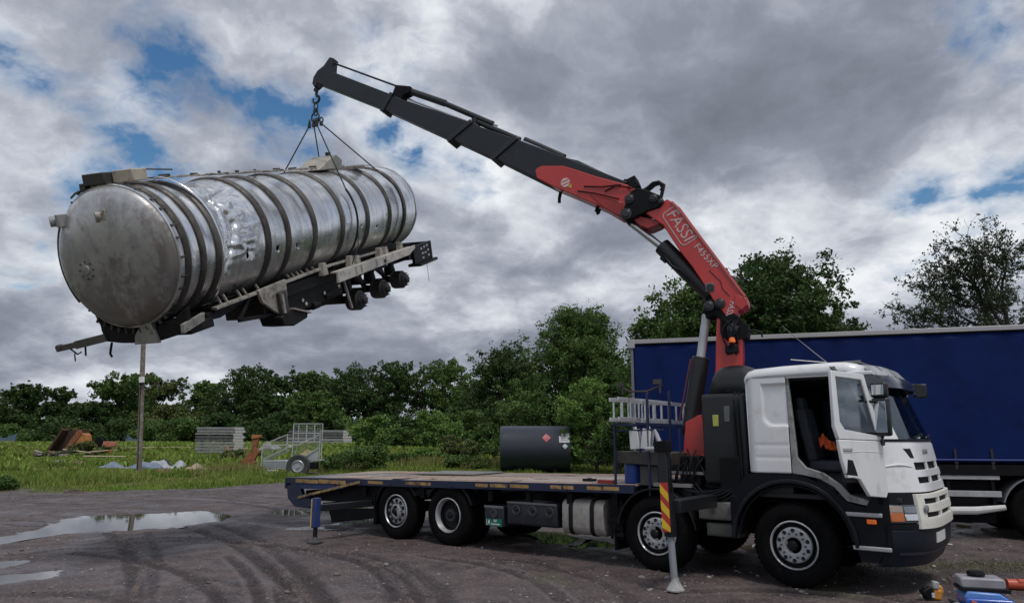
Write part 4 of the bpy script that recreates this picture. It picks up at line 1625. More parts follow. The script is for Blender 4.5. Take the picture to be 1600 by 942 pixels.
# interior
INT = mat('cab_interior', (.022, .023, .026), .75, var=.3)
m_ = MB()
m_.box(-.45, 1.28, .10, 2.40, 1.10, 1.16)
m_.box(-.45, .02, .10, 2.40, 1.16, 1.55)
m_.box(-.485, -.455, .10, 2.40, 1.16, 2.66)
m_.box(-.45, .04, 2.39, 2.42, 1.5, 2.66)
m_.box(-.45, .04, .075, .10, 1.5, 2.66)
m_.box(-.45, 1.0, .10, 2.40, 2.63, 2.66)
m_.box(-.2, 1.0, .95, 1.55, 1.16, 1.45)
m_.build('cab_lining', INT, truck, bevel=.01)
m_ = MB()
m_.prism([(.95, 1.16), (1.28, 1.16), (1.30, 1.78), (1.18, 1.82), (.98, 1.74), (.90, 1.5)], .42, 2.08)
m_.build('dashboard', INT, truck, bevel=.03)
SEAT = mat('seat_cloth', (.05, .055, .07), .9, var=.3, vscale=9)
for yc in (.62, 1.9):
    m_ = MB()
    m_.box(.16, .66, yc - .25, yc + .25, 1.44, 1.58)
    m_.obox((.14, yc, 1.92), (.13, .46, .72), Matrix.Rotation(R(-10), 3, 'Y'))
    m_.obox((.06, yc, 2.34), (.10, .26, .18), Matrix.Rotation(R(-6), 3, 'Y'))
    m_.box(.2, .6, yc - .16, yc + .16, 1.16, 1.44)
    m_.build('seat', SEAT, truck, bevel=.04)
m_ = MB()
tc_ = Vector((.93, .62, 1.78))
ring = []
for k in range(28):
    a = 2 * PI * k / 28
    ring.append(tc_ + Vector((math.sin(a) * .22 * math.sin(R(28)) * -1, math.cos(a) * .22, math.sin(a) * .22 * math.cos(R(28)))))
m_.tube(ring, .016, 8, closed=True)
m_.bar(ring[0], ring[14], .03, .02)
m_.bar(tc_, (1.1, .62, 1.6), .06, .06)
m_.build('steering_wheel', INT, truck)
# windscreen
front_shell('windscreen', .30, 2.20, 1.86, 2.60, DGLASS, nt=20, nz=6, th=.006)
# A posts
for t0, t1 in ((.10, .30), (2.20, 2.40)):
    front_shell('windscreen_post', t0, t1, 1.84, 2.70, WHITE, nt=5, nz=10, th=.05, off=.004, bevel=.006)
front_shell('windscreen_header', .06, 2.44, 2.60, 2.74, WHITE, nt=24, nz=3, th=.05, off=.006)
# papers and clutter on the dash
cl_ = MB()
rq = random.Random(3)
for i in range(9):
    M = Matrix.Rotation(rq.uniform(-1, 1), 3, 'Z') @ Matrix.Rotation(rq.uniform(-.5, .2), 3, 'Y')
    cl_.obox((rq.uniform(1.2, 1.34), .5 + i * .17, 1.845 + rq.uniform(0, .03)), (.12, .17, .02), M)
cl_.build('dash_clutter', mat('paper_grey', (.32, .36, .38), .7, var=.4, vscale=12), truck)
# upper front panel with grille slots (white), backing dark
slots = [(.42, .84, 1.485, 1.575), (.92, 1.58, 1.485, 1.575), (1.66, 2.08, 1.485, 1.575), (.42, .84, 1.325, 1.40), (.92, 1.58, 1.325, 1.40), (1.66, 2.08, 1.325, 1.40)]
up = front_shell('front_panel', .02, 2.48, 1.225, 1.835, WHITE, nt=40, nz=14, th=.03, holes=slots, bevel=.004)
front_shell('grille_backing', .38, 2.12, 1.26, 1.60, mat('void_black', (.004, .004, .005), .9, var=.1), nt=16, nz=4, off=-.045, th=.01)
# raised eyebrow over the near air intake and intake mouths
for (ta, tb2) in ((.30, .42), (2.08, 2.20)):
    m_ = MB()
    P = [front(ta, 1.745, .006), front(tb2, 1.745, .006), front(tb2 + (.03 if ta < 1 else .0), 1.63, .006), front(ta + (.08 if ta < 1 else -.05), 1.63, .006)]
    Q_ = [(p[0] - .02, p[1], p[2]) for p in P]
    m_.add(P + Q_, [(0, 1, 2, 3), (7, 6, 5, 4), (0, 4, 5, 1), (1, 5, 6, 2), (2, 6, 7, 3), (3, 7, 4, 0)])
    m_.build('air_intake', BLACK, up, bevel=.004)
m_ = MB()
for s_ in (0, 1):
    tA = .30 if s_ == 0 else 2.20
    P = []
    for u_ in np.linspace(0, 1, 8):
        z = 1.52 + .03 * math.sin(u_ * PI)
        t_ = (.03 + .34 * u_) if s_ == 0 else 2.47 - .34 * u_
        P.append(Vector(front(t_, z, .0)))
    m_.tube(P, [.004, .012, .014, .016, .016, .014, .012, .004], 8)
m_.build('panel_crease', WHITE, up)
# faded name bar above the grille and the small griffin disc
me = text_mesh('SCANIA', .085, .002, .0015, space=1.15)
o_ = link('lettering', me, mat('badge_grey', (.30, .30, .31), .4, metal=.4), up)
p_ = front(.95, 1.70, .006)
n1 = (Vector(front(1.05, 1.70)) - Vector(front(.85, 1.70))).normalized()
o_.matrix_local = frame_matrix(p_, n1, Vector((0, 0, 1)), n1.cross(Vector((0, 0, 1))))
# dark scuttle under the windscreen, wipers
m_ = MB()
P = [Vector(front(t_, 1.845, .012)) for t_ in np.linspace(.12, 2.38, 24)]
m_.tube(P, .016, 8)
m_.build('scuttle', BLACK, truck)
for t0_, t1_ in ((.45, 1.15), (1.25, 1.95)):
    m_ = MB()
    a = Vector(front(t0_, 1.86, .02))
    b_ = Vector(front(t1_, 1.90, .03))
    m_.tube([a, b_], .008, 6)
    m_.tube([Vector(front(t0_ + .1, 1.875, .04)), Vector(front(t1_ + .05, 1.93, .035))], .010, 6)
    m_.build('wiper', BLACK, truck)
# lower white grille with two slots and badge
lgh = [(a_, b__, c_, d_) for a_, b__ in ((.38, .82), (.90, 1.60), (1.68, 2.12)) for c_, d_ in ((1.085, 1.15), (.93, .99))]
lg = front_shell('lower_grille', .27, 2.23, .80, 1.205, mat('cream_paint', (.74, .72, .66), .4, var=.06, col2=(.55, .53, .45), fac2=(.55, .75)), nt=30, nz=9, off=.03, th=.05, holes=lgh, bevel=.006)
front_shell('grille_backing', .32, 2.18, .82, 1.19, MATS['void_black'], nt=14, nz=4, off=.0, th=.01, parent=lg)
bp = front(.36, 1.035, .04)
bd = MB().lathe([(.045, 0), (.045, .012), (.03, .018), (0, .018)], (0, 0, 0), 'z', 18, close=False)
bo = bd.build('badge', mat('badge_grey', (.30, .30, .31), .4, metal=.4), lg)
tn = (Vector(front(.5, 1.03)) - Vector(front(.38, 1.03))).normalized()
bo.matrix_local = frame_matrix(bp, tn, Vector((0, 0, 1)), tn.cross(Vector((0, 0, 1))))
# black bumper, wrapping round; near side valance with steps
front_shell('bumper', .0, 2.5, .36, .79, mat('bumper_dark', (.009, .012, .021), .4, spec=.35, var=.2, vscale=2), nt=40, nz=8, off=.0, th=.05, bevel=.01)
front_shell('bumper_lip', .10, 2.4, .50, .53, mat('bumper_edge', (.03, .034, .045), .4), nt=30, nz=3, off=.012, th=.03)
front_shell('bumper_upper', .0, .27, .79, .86, BLACK, nt=8, nz=3, th=.05)
front_shell('valance', .0, .45, 1.09, 1.222, BLACK, nt=10, nz=4, off=-.01, th=.06)
front_shell('valance', 2.05, 2.5, .79, 1.222, BLACK, nt=10, nz=4, off=-.01, th=.06)
for y0, y1 in ((.0, .05), (2.45, 2.5)):
    m_ = MB()
    arch = arc((0, .56), .74, R(5), R(178), 22)
    poly = [(1.16, 1.22), (1.16, .40), (.80, .40), (.76, .56)] + arch[1:] + [(-.80, .56), (-.80, 1.05), (-.70, 1.22), (-.55, 1.405), (.05, 1.405), (.2, 1.38), (.5, 1.25), (.68, 1.09), (.9, 1.04), (1.0, 1.22)]
    # build as strips to keep it simple and convex enough
    m_.prism([p for p in poly], y0, y1)
    m_.build('wheel_arch_panel', mat('arch_black', (.005, .006, .010), .5, spec=.2, var=.2), truck)
    o_a = arc((0, .55), .80, R(0), R(180), 26)
    i_a = arc((0, .55), .745, R(180), R(0), 26)
    ya = y0 - .03 if y0 < 1 else y0
    MB().prism(o_a + i_a, ya, ya + .08).build('wheel_arch_lip', mat('lip_black', (.008, .009, .014), .45, spec=.3, var=.2), truck, bevel=.012)
    mudguard(0, (.05 if y0 < 1 else 1.9), (.60 if y0 < 1 else 2.45), .73, R(5), R(175), zc=.55)
STRIP = mat('step_strip', (.42, .42, .43), .45, var=.1, metal=.3)
for x0, x1, z in ((.66, 1.08, .955), (.72, 1.15, .565)):
    m_ = MB()
    m_.box(x0, x1, -.028, .0, z - .026, z + .026)
    m_.build('step_tread', STRIP, truck, bevel=.012)
MB().box(.90, 1.01, -.022, -.002, .85, .905).build('side_marker', ORANGE, truck, bevel=.01)
m_ = MB()
m_.box(.70, 1.14, .06, .20, .62, .90)
m_.build('step_well', BLACK, truck, bevel=.01)
# headlights
for t0_, t1_, am in ((.02, .27, 0), (2.23, 2.48, 1)):
    hl = front_shell('headlight', t0_, t1_, .87, 1.085, mat('lamp_body', (.10, .11, .12), .2, metal=.5), nt=8, nz=5, off=.0, th=.05, bevel=.008)
    a0, a1 = (t0_ + .0, t0_ + .10) if not am else (t1_ - .10, t1_)
    front_shell('indicator', a0, a1, .89, .99, mat('amber_lens', (.55, .16, .05), .25), nt=4, nz=3, off=.008, th=.02, parent=hl, bevel=.004)
    front_shell('clear_indicator', a0, a1, .995, 1.07, mat('pale_lens', (.45, .36, .30), .2, metal=.3), nt=4, nz=3, off=.008, th=.02, parent=hl, bevel=.004)
    a0, a1 = (t0_ + .115, t1_ - .01) if not am else (t0_ + .01, t1_ - .115)
    front_shell('main_lens', a0, a1, .90, .975, LENS, nt=5, nz=3, off=.010, th=.02, parent=hl, bevel=.006)
    front_shell('upper_lens', a0, a1, .985, 1.065, mat('lens_grey', (.25, .27, .3), .15, metal=.4), nt=5, nz=3, off=.006, th=.02, parent=hl, bevel=.006)
# number plate
np_ = front_shell('number_plate', .62, 1.12, .62, .74, HAZ, nt=6, nz=2, off=.008, th=.01)
# sun visor across the top of the windscreen, smoked, with pale top
front_shell('sun_visor', .10, 2.40, 2.50, 2.66, mat('visor_smoke', (.014, .014, .018), .18, var=.2, coat=.5), nt=26, nz=4, off=.15, th=.015, bevel=.004)
front_shell('visor_top', .10, 2.40, 2.665, 2.80, mat('visor_grey', (.34, .34, .35), .35, var=.3, vscale=2, col2=(.08, .08, .09), fac2=(.45, .6)), nt=26, nz=4, off=.12, th=.02, bevel=.004)
m_ = MB()
for t_ in np.linspace(.25, 2.25, 8):
    a = Vector(front(t_, 2.66, .0))
    m_.bar(a, (a.x + .14, a.y, 2.66), .02, .02)
m_.build('visor_bracket', BLACK, truck)
# smoked side wind deflector in front of the door top
for t0_, t1_ in ((.0, .42), (2.08, 2.5)):
    front_shell('corner_shade', t0_, t1_, 2.56, 2.78, mat('visor_smoke', (.014, .014, .018), .18), nt=10, nz=5, off=.055, th=.02, bevel=.01)
# roof furniture: light bar tray and aerials
m_ = MB()
m_.box(.40, .88, .5, 2.0, 2.85, 2.87)
for x in (.5, .85):
    for y in (.6, 1.9):
        m_.box(x - .05, x - .01, y - .02, y + .02, 2.80, 2.85)
m_.tube([(.38, .45, 2.865), (.9, .45, 2.87)], .010, 6)
m_.build('roof_rack', mat('rack_grey', (.16, .16, .17), .5, var=.3), truck)
m_ = MB()
m_.tube([(.46, .6, 2.87), (.30, .5, 3.04), (.10, .4, 3.25), (-.05, .35, 3.42)], [.008, .006, .005, .003], 5)
m_.tube([(.46, .5, 2.88), (.05, .3, 2.93)], .007, 5)
m_.build('aerial', mat('aerial_grey', (.25, .25, .26), .4, metal=.5), truck)

# the open near door: hinge at x=1.13, swung out 72 degrees
PH = R(72)
hinge = Vector((1.13, 0, 0))
ex = Vector((-math.cos(PH), -math.sin(PH), 0))
ez = Vector((0, 0, 1))
ey = ez.cross(ex)
DW_ = MB()
outer = [(.0, 1.24), (.02, 1.84), (.30, 2.62), (.98, 2.64), (1.02, 2.60), (.98, 2.0), (.90, 1.62), (.80, 1.42), (.72, 1.56), (.62, 1.42), (.52, 1.36), (.38, 1.20), (.05, 1.17)]
win = [(.18, 1.90), (.41, 2.55), (.90, 2.57), (.86, 2.05), (.80, 1.97)]
# door skin as polygon with a window hole (bridged by quads)
T_ = .045


def ringfill(mb, A, B, y0, y1):
    """two loops with the same count, solid between them"""
    n = len(A)
    vs = [(p[0], y0, p[1]) for p in A] + [(p[0], y0, p[1]) for p in B] + [(p[0], y1, p[1]) for p in A] + [(p[0], y1, p[1]) for p in B]
    fs = []
    for i in range(n):
        j = (i + 1) % n
        fs += [(i, j, n + j, n + i), (2 * n + i, 3 * n + i, 3 * n + j, 2 * n + j), (i, 2 * n + i, 2 * n + j, j), (n + i, n + j, 3 * n + j, 3 * n + i)]
    mb.add(vs, fs)


ringfill(DW_, [(.02, 1.84), (.30, 2.63), (.98, 2.645), (1.0, 2.0), (.94, 1.86)], [(.12, 1.90), (.37, 2.56), (.90, 2.575), (.885, 2.06), (.80, 1.97)], 0, T_)
DW_.add([], [])
low = [(.0, 1.24), (.02, 1.835), (.94, 1.855), (.90, 1.62), (.82, 1.42), (.70, 1.42), (.58, 1.40), (.40, 1.20), (.05, 1.17)]
DW_.prism(low, 0, T_)
door = DW_.build('door', WHITE, truck, bevel=.010)
door.matrix_local = frame_matrix(hinge, ex, ey, ez)
MB().prism([(.12, 1.90), (.37, 2.56), (.90, 2.575), (.885, 2.06), (.80, 1.97)], .018, .024).build('window', glass_mat('side_glass', (.62, .68, .72)), door)
MB().prism([(.14, 1.93), (.38, 2.545), (.405, 2.545), (.17, 1.93)], -.002, .014).build('window_seal', BLACK, door)
sd_ = 1 if ey.x > 0 else 0
MB().prism([(.62, 1.44), (.70, 1.62), (.80, 1.63), (.84, 1.46)], -.004, T_ + .004).build('door_step_pad', BLACK, door, bevel=.004)
MB().box(.70, .88, -.014, T_ + .014, 1.72, 1.76).build('handle', mat('handle_grey', (.4, .4, .4), .4), door, bevel=.008)
m_ = MB()
m_.tube([(.02, T_, 1.70), (.5, T_, 1.72), (.90, T_, 1.70)], .005, 6)
m_.build('door_crease', WHITE, door)
MB().box(.84, .95, .0, T_ + .02, 1.50, 2.55).build('inner_trim', mat('trim_grey', (.5, .5, .49), .5), door, bevel=.01) if False else None
m_ = MB()
m_.box(.10, .80, -.05, -.003, 1.36, 1.80)
m_.build('door_pocket', INT, door, bevel=.02)
# mirrors on arms from the door front corner
MIRB = mat('mirror_shell', (.012, .013, .015), .35, var=.2)
RM = Matrix((ex, ey, ez)).transposed()          # mirrors turn with the open door: their glass looks back at the yard
for (px, py, w__, h__, gw, gh) in ((1378, 651, .205, .46, .165, .37), (1374, 609, .20, .19, .15, .12)):
    a_ = T2(px, py, -.12)
    c_ = Vector((a_[0], -.12, a_[1]))
    mr = MB()
    mr.obox(c_, (.09, w__, h__), RM)
    mo = mr.build('mirror', MIRB, truck, bevel=.03)
    MB().obox(c_ + ex * .047, (.006, gw, gh), RM).build('mirror_glass', mat('mirror', (.62, .64, .64), .02, metal=1, var=.02, rvar=.0), mo, bevel=.002)
m_ = MB()
a_ = T2(1376, 628, -.08)
b__ = T2(1375, 690, -.05)
m_.tube([(a_[0], -.08, a_[1] + .15), (a_[0] + .05, -.06, a_[1]), (b__[0] + .05, -.06, b__[1] + .1), (b__[0], -.02, b__[1] - .0)], .022, 6)
m_.tube([(b__[0] - .08, -.03, b__[1] - .02), (b__[0] + .04, -.05, b__[1] + .0)], .045, 8)
m_.tube([(.80, -.62, 2.24), (1.0, -.35, 2.31), (a_[0], -.1, a_[1])], .018, 6)
m_.build('mirror_arm', MIRB, truck)
a_ = T2(1437, 611, 2.40)
mr = MB()
mr.obox((a_[0], 2.42, a_[1]), (.16, .22, .20), Matrix.Rotation(R(15), 3, 'Z'))
mr.bar((.95, 2.38, 2.70), (a_[0], 2.40, a_[1] + .08), .03, .03)
mr.build('mirror', MIRB, truck, bevel=.05)

# orange jacket on the seat
jb = MB()
rj = np.random.default_rng(2)
P = []
for i in range(9):
    row = []
    for j in range(9):
        u_, v_ = i / 8, j / 8
        row.append((.30 + .20 * u_ + .03 * rj.normal() * .4, .62 - .02 + .28 * (v_ - .5) + .02 * rj.normal() * .5, 1.66 + .26 * (1 - u_ * .75) * math.sin(PI * (.15 + .7 * v_)) + .02 * rj.normal()))
    P.append(row)
jb.grid(P)
jk = jb.build('jacket', mat('hi_vis_orange', (.85, .13, .03), .7, var=.15, vscale=8), None, solid=.02)
jk.matrix_world = truck.matrix_world
jk.location = TA
jk.rotation_euler = (0, 0, TYAW)
tag(jk, 'bright orange jacket lying on the seat inside the open cab', 'jacket')

# ================================================================== behind the cab: oil tank, control stand, outriggers, rack
m_ = MB()
m_.prism(rrect(.16, 1.02, 1.22, 2.50, .07, 4), -1.22, -.58, ax='x')
ot = m_.build('hydraulic_oil_tank', mat('oil_tank_black', (.008, .009, .011), .45, var=.3, vscale=2), truck, bevel=.03)
MB().obox((-1.01, .15, 2.12), (.085, .012, .16), Matrix.Identity(3)).build('yellow_tag', mat('tag_yellow', (.42, .42, .10), .5), ot, bevel=.01)
MB().box(-.88, -.80, .148, .158, 2.10, 2.32).build('sight_glass', mat('gauge_grey', (.12, .13, .13), .3), ot, bevel=.004)
m_ = MB()
for x in (-.72, -.66):
    m_.tube([(x, .14, 1.3), (x - .02, .13, 2.2), (x, .2, 2.52)], .018, 6)
m_.build('hose', BLACK, ot)
m_ = MB()
m_.lathe([(.0, .0), (.07, .0), (.07, .05), (.12, .05), (.12, .08), (0, .09)], (-.95, .55, 2.49), 'z', 14, close=False)
m_.build('filler_cap', CHASSIS, ot)
# domed black cover over the slew base
dm = MB()
rows = []
for i in range(13):
    u_ = i / 12
    row = []
    for j in range(13):
        v_ = j / 12
        x = -1.25 + .85 * u_
        y = .45 + .85 * v_
        e = (1 - abs(2 * u_ - 1) ** 5) ** .5 * (1 - abs(2 * v_ - 1) ** 5) ** .5
        row.append((x, y, 2.42 + (.52 - .18 * max(0, u_ - .55) / .45) * e))
    rows.append(row)
dm.grid(rows)
dm.build('slew_cover', mat('cover_black', (.010, .011, .013), .35, var=.2), truck, solid=.01)
m_ = MB()
m_.box(-1.75, -.62, .25, 2.25, .98, 1.16)
m_.box(-1.6, -.75, .35, 1.0, 1.16, 1.24)
m_.build('crane_base', mat('base_black', (.007, .007, .009), .55, var=.3), truck, bevel=.02)
m_ = MB()
m_.box(-.98, -.68, .12, .30, 1.10, 1.62)
m_.box(-1.62, -1.30, .20, .7, 1.2, 1.62)
m_.build('valve_block', CHASSIS, truck, bevel=.02)
rk = random.Random(8)
for i in range(9):
    x = rk.uniform(-1.75, -1.15)
    a = (x, rk.uniform(.16, .3), rk.uniform(1.02, 1.2))
    b_ = (x + rk.uniform(-.25, .3), rk.uniform(.18, .3), rk.uniform(1.5, 1.75))
    MB().tube(hose_pts(a, b_, rk.uniform(-.05, .12), 10, (rk.uniform(-.12, .12), -.10, 0)), .013, 6).build('hydraulic_hose', BLACK, truck)
for i in range(5):
    a = (-1.72 + i * .09, .16, 1.24)
    MB().tube(hose_pts(a, (-.9 + i * .05, .14, 1.20), .10 + .03 * i, 12, (0, -.05, 0)), .014, 6).build('hydraulic_hose', BLACK, truck)

# front outrigger, out on the near side
def outrigger(x, y, ztop, lean, house, tube_z, foot_r, strip, colour, wdt=.14, depth=.14):
    ob_ = MB()
    ob_.box(x - wdt / 2, x + wdt / 2, y - depth / 2, y + depth / 2, house, ztop)
    leg = ob_.build('outrigger', colour, truck, bevel=.012)
    hz = MB()
    return leg


LB = mat('leg_black', (.009, .010, .013), .5, var=.3)
lx, ly = -1.11, -1.145
hb_ = MB()
hb_.box(lx - .09, lx + .09, ly + .05, .40, .94, 1.10)
hb_.build('outrigger_beam', LB, truck, bevel=.01)
lean = Vector((-.055, .0, 1.0)).normalized()


def LP(h_, dx=0, dy=0):
    return Vector((lx + dx, ly + dy, 0)) + lean * h_


lg_ = MB()
lg_.bar(LP(.70), LP(1.78), .13, .13)
leg = lg_.build('outrigger_leg', LB, truck, bevel=.01)
m_ = MB()
m_.bar(LP(1.70), LP(1.84), .18, .16)
m_.tube([LP(1.8, .05, -.05), LP(1.6, .12, -.06), LP(1.2, .10, -.08)], .014, 6)
m_.build('leg_head', CHASSIS, leg, bevel=.01)
tb_ = MB()
tb_.tube([LP(.12), LP(.74)], .045, 14)
tb_.build('leg_tube', mat('leg_grey', (.27, .29, .31), .45, var=.1, metal=.2), leg)
MB().lathe([(.075, .66), (.075, .78)], (lx - .035, ly, 0), 'z', 14).build('leg_collar', BLACK, leg)
ftb = MB()
ftb.lathe([(.11, .02), (.112, .035), (.07, .10), (.05, .13), (.045, .17), (0, .17)], (lx, ly, 0), 'z', 20)
ftb.build('foot', mat('foot_grey', (.36, .36, .36), .6, var=.2, col2=(.2, .18, .17), fac2=(.5, .7)), leg)
# hazard plate facing the camera side: red with yellow diagonals
HR = mat('hazard_red', (.48, .04, .03), .4, var=.1)
HY = mat('hazard_yellow', (.75, .50, .03), .4, var=.1)
# side faced by the camera is -y and +x; put the plate on a slightly turned board
pc = LP(1.0)
plate = MB()
hw, z0_, z1_ = .055, .72, 1.32
plate.box(-hw, hw, -.004, .004, z0_ - 1.0, z1_ - 1.0)
po = plate.build('hazard_plate', HR, leg)
po.matrix_local = frame_matrix(pc + Vector((-.005, -.072, 0)), Vector((1, 0, .0)), Vector((0, 1, 0)), lean)
for k in range(3):
    zc = z0_ - 1.0 + .06 + k * .20
    s_ = MB()
    s_.prism([(-hw, zc + .02), (hw, zc - .10 + .0), (hw, zc + .005), (-hw, zc + .125)] if k else [(-hw, zc - .01), (hw, zc - .06), (hw, zc + .0), (-hw, zc + .115)], -.007, -.0045)
    so = s_.build('hazard_stripe', HY, po)
# far side outrigger leg
m_ = MB()
m_.box(lx - .065, lx + .065, 3.5, 3.63, .65, 1.6)
m_.box(lx - .08, lx + .08, 2.1, 3.5, .94, 1.08)
m_.tube([(lx, 3.565, .1), (lx, 3.565, .7)], .045, 12)
m_.lathe([(.13, .0), (.13, .03), (.06, .1), (0, .12)], (lx, 3.565, 0), 'z', 16)
m_.build('outrigger_leg', LB, truck, bevel=.008)
# rear outrigger
rx, ry = -8.2, -1.21
m_ = MB()
m_.box(rx - .07, rx + .07, ry + .06, .6, .56, .68)
m_.build('outrigger_beam', LB, truck, bevel=.01)
m_ = MB()
m_.box(rx - .055, rx + .055, ry - .06, ry + .06, .28, .80)
rleg = m_.build('outrigger_leg', mat('leg_blue', (.02, .045, .16), .45, var=.3, col2=(.03, .03, .04), fac2=(.5, .7)), truck, bevel=.01)
MB().box(rx - .10, rx - .058, ry - .05, ry + .05, .26, .78).build('yellow_flash', mat('flash_yellow', (.55, .42, .14), .5, var=.2), rleg, bevel=.004)
MB().tube([(rx, ry, .05), (rx, ry, .30)], .04, 12).build('leg_tube', BLACK, rleg)
MB().lathe([(.14, .0), (.14, .02), (.06, .06), (.045, .10), (0, .10)], (rx, ry, .01), 'z', 18).build('foot', mat('foot_dark', (.06, .06, .06), .6), rleg)
m_ = MB()
m_.box(rx - .055, rx + .055, 3.65, 3.77, .28, .80)
m_.tube([(rx, 3.71, .02), (rx, 3.71, .3)], .04, 12)
m_.box(rx - .07, rx + .07, 1.9, 3.65, .56, .68)
m_.build('outrigger_leg', LB, truck, bevel=.01)

# rack between bed and crane
rkz = deck_z(-2.4)
m_ = MB()
for (x, y, z1) in ((-2.62, .08, 2.10), (-2.62, 2.40, 2.10), (-2.30, .30, 2.08), (-2.30, 2.40, 2.08)):
    m_.box(x - .016, x + .016, y - .016, y + .016, 1.0, z1)
m_.bar((-2.62, .05, 2.09), (-2.62, 2.42, 2.09), .035, .035)
m_.bar((-2.30, .05, 2.07), (-2.30, 2.42, 2.07), .035, .035)
m_.bar((-2.62, .08, 2.09), (-2.30, .08, 2.07), .04, .04)
m_.build('rack_frame', BLUED, truck, bevel=.004)
m_ = MB()
m_.box(-2.08, -2.045, .10, .135, 1.0, 2.55)
m_.box(-2.1, -2.065, .9, .935, 1.5, 2.62)
m_.box(-2.63, -1.80, .10, .14, 1.98, 2.01)
m_.build('rack_post', BLUED, truck, bevel=.004)
m_ = MB()
m_.prism([(-2.62, 1.50), (-1.78, 1.47), (-1.78, 1.66), (-2.62, 1.68)], .12, 1.2)
m_.build('rack_tray', mat('tray_brown', (.045, .040, .036), .7, var=.4, vscale=5), truck, bevel=.01)
m_ = MB()
rz = 2.64
m_.tube([(-2.55, .2, rz + .02), (-2.40, .2, rz - .05), (-2.1, .2, rz - .06), (-1.92, .2, rz - .0), (-1.85, .2, rz + .02)], .016, 6)
m_.tube([(-2.52, .2, rz + .04), (-2.52, .2, rz - .09)], .016, 6)
m_.tube([(-1.88, .2, rz + .06), (-1.88, .2, rz - .09)], .016, 6)
m_.obox((-2.55, .2, rz + .06), (.09, .06, .07), Matrix.Identity(3))
m_.obox((-1.92, .2, rz + .08), (.12, .06, .07), Matrix.Identity(3))
m_.tube([(-2.07, .13, 2.1), (-2.07, .16, rz - .06)], .012, 6)
m_.build('rack_hanger', mat('hanger_dark', (.07, .06, .06), .5, var=.3, metal=.3), truck)
m_ = MB()
m_.box(-1.80, -1.20, .18, .24, 1.36, 1.40)
m_.box(-2.0, -1.4, .10, .20, 1.18, 1.23)
m_.build('walkway_edge', mat('edge_steel', (.22, .21, .21), .5, metal=.4), truck)


# ladders lying across the rack
def ladder(x, z, y0, y1, n, label, h_=.30, rot=0):
    t_ = thing('ladder', label, 'ladder', TA + Vector(TD * x) + Vector(TN * y0) + Vector((0, 0, z)), (0, 0, TYAW + PI / 2 + rot), group='ladders stacked behind the crane')
    L = y1 - y0
    for zz_ in (0, h_):
        MB().box(0, L, -.013, .013, zz_ - .03, zz_ + .03).build('stile', ALU, t_, bevel=.004)
    src = None
    for i in range(n):
        u_ = .12 + (L - .24) * i / (n - 1)
        if src is None:
            src = MB().tube([(0, 0, .02), (0, 0, h_ - .02)], .016, 8).build('rung', ALU, t_, loc=(u_, 0, 0))
        else:
            c = src.copy()
            COL.objects.link(c)
            c.parent = t_
            c.location = (u_, 0, 0)
    return t_


ladder(-2.52, 2.15, -.22, 1.40, 7, 'nearest aluminium ladder lying on its side on the blue rack')
ladder(-2.44, 2.165, -.10, 1.75, 7, 'middle aluminium ladder lying on its side on the blue rack')
ladder(-2.30, 2.14, .38, 2.30, 7, 'rear aluminium ladder on the rack reaching furthest toward the crane')


def truck_thing(o, label, cat, group=None):
    o.location = TA
    o.rotation_euler = (0, 0, TYAW)
    return tag(o, label, cat, group)


# white jerry cans hung on the rack
for i, (x, z, ln, lab) in enumerate(((-2.30, 1.86, -.06, 'left white plastic can hanging below the ladders'), (-2.10, 1.86, .16, 'right white plastic can tilted below the ladders'))):
    m_ = MB()
    m_.obox((x, .16, z), (.15, .12, .30), Matrix.Rotation(ln, 3, 'Y'))
    m_.lathe([(.03, .0), (.03, .05), (0, .05)], (x + ln * .15, .16, z + .14), 'z', 10)
    truck_thing(m_.build('plastic_can', mat('milky_plastic', (.62, .63, .63), .5, var=.1), None, bevel=.03), lab, 'plastic can', 'cans on the rack')
m_ = MB()
m_.tube([(-1.95, .12, 2.0), (-1.86, .12, 1.76)], .035, 10)
m_.tube([(-2.1, .10, 1.715), (-1.74, .10, 1.735)], .035, 10)
m_.tube([(-1.74, .10, 1.735), (-1.70, .10, 1.735)], .05, 10)
truck_thing(m_.build('ratchet_pole', mat('pole_grey', (.45, .46, .48), .4, metal=.3, var=.1), None), 'grey jointed load pole propped beside the white cans', 'load pole')
m_ = MB()
m_.lathe([(.12, 0), (.13, .02), (.13, .40), (.12, .43), (.09, .44), (0, .44)], (-2.47, .36, 1.19), 'z', 20)
m_.lathe([(.133, .12), (.137, .13), (.133, .14)], (-2.47, .36, 1.19), 'z', 20, close=False)
m_.lathe([(.133, .28), (.137, .29), (.133, .30)], (-2.47, .36, 1.19), 'z', 20, close=False)
truck_thing(m_.build('drum', BLUEP, None), 'bright blue plastic drum standing at the foot of the rack', 'drum')
m_ = MB()
m_.box(-2.28, -1.98, .22, .6, 1.17, 1.47)
truck_thing(m_.build('crate', mat('crate_grey', (.085, .08, .078), .7, var=.35), None, bevel=.02), 'dark grey crate beside the blue drum under the rack tray', 'crate')
m_ = MB()
m_.lathe([(.05, 0), (.055, .03), (.03, .05), (0, .05)], (-4.9 + 1.55, .5, deck_z(-3.35) + .024), 'z', 12)
m_.box(-3.45, -3.25, .44, .56, deck_z(-3.3) + .02, deck_z(-3.3) + .06)
truck_thing(m_.build('strap_ratchet', BLACK, None), 'small black ratchet lying on the timber deck', 'ratchet')
m_ = MB()
m_.box(-2.95, -2.66, .08, .16, deck_z(-2.8) + .012, deck_z(-2.8) + .065)
truck_thing(m_.build('red_block', mat('dull_red', (.25, .03, .02), .6, var=.2), None, bevel=.006), 'dull red block at the front end of the timber deck', 'block')

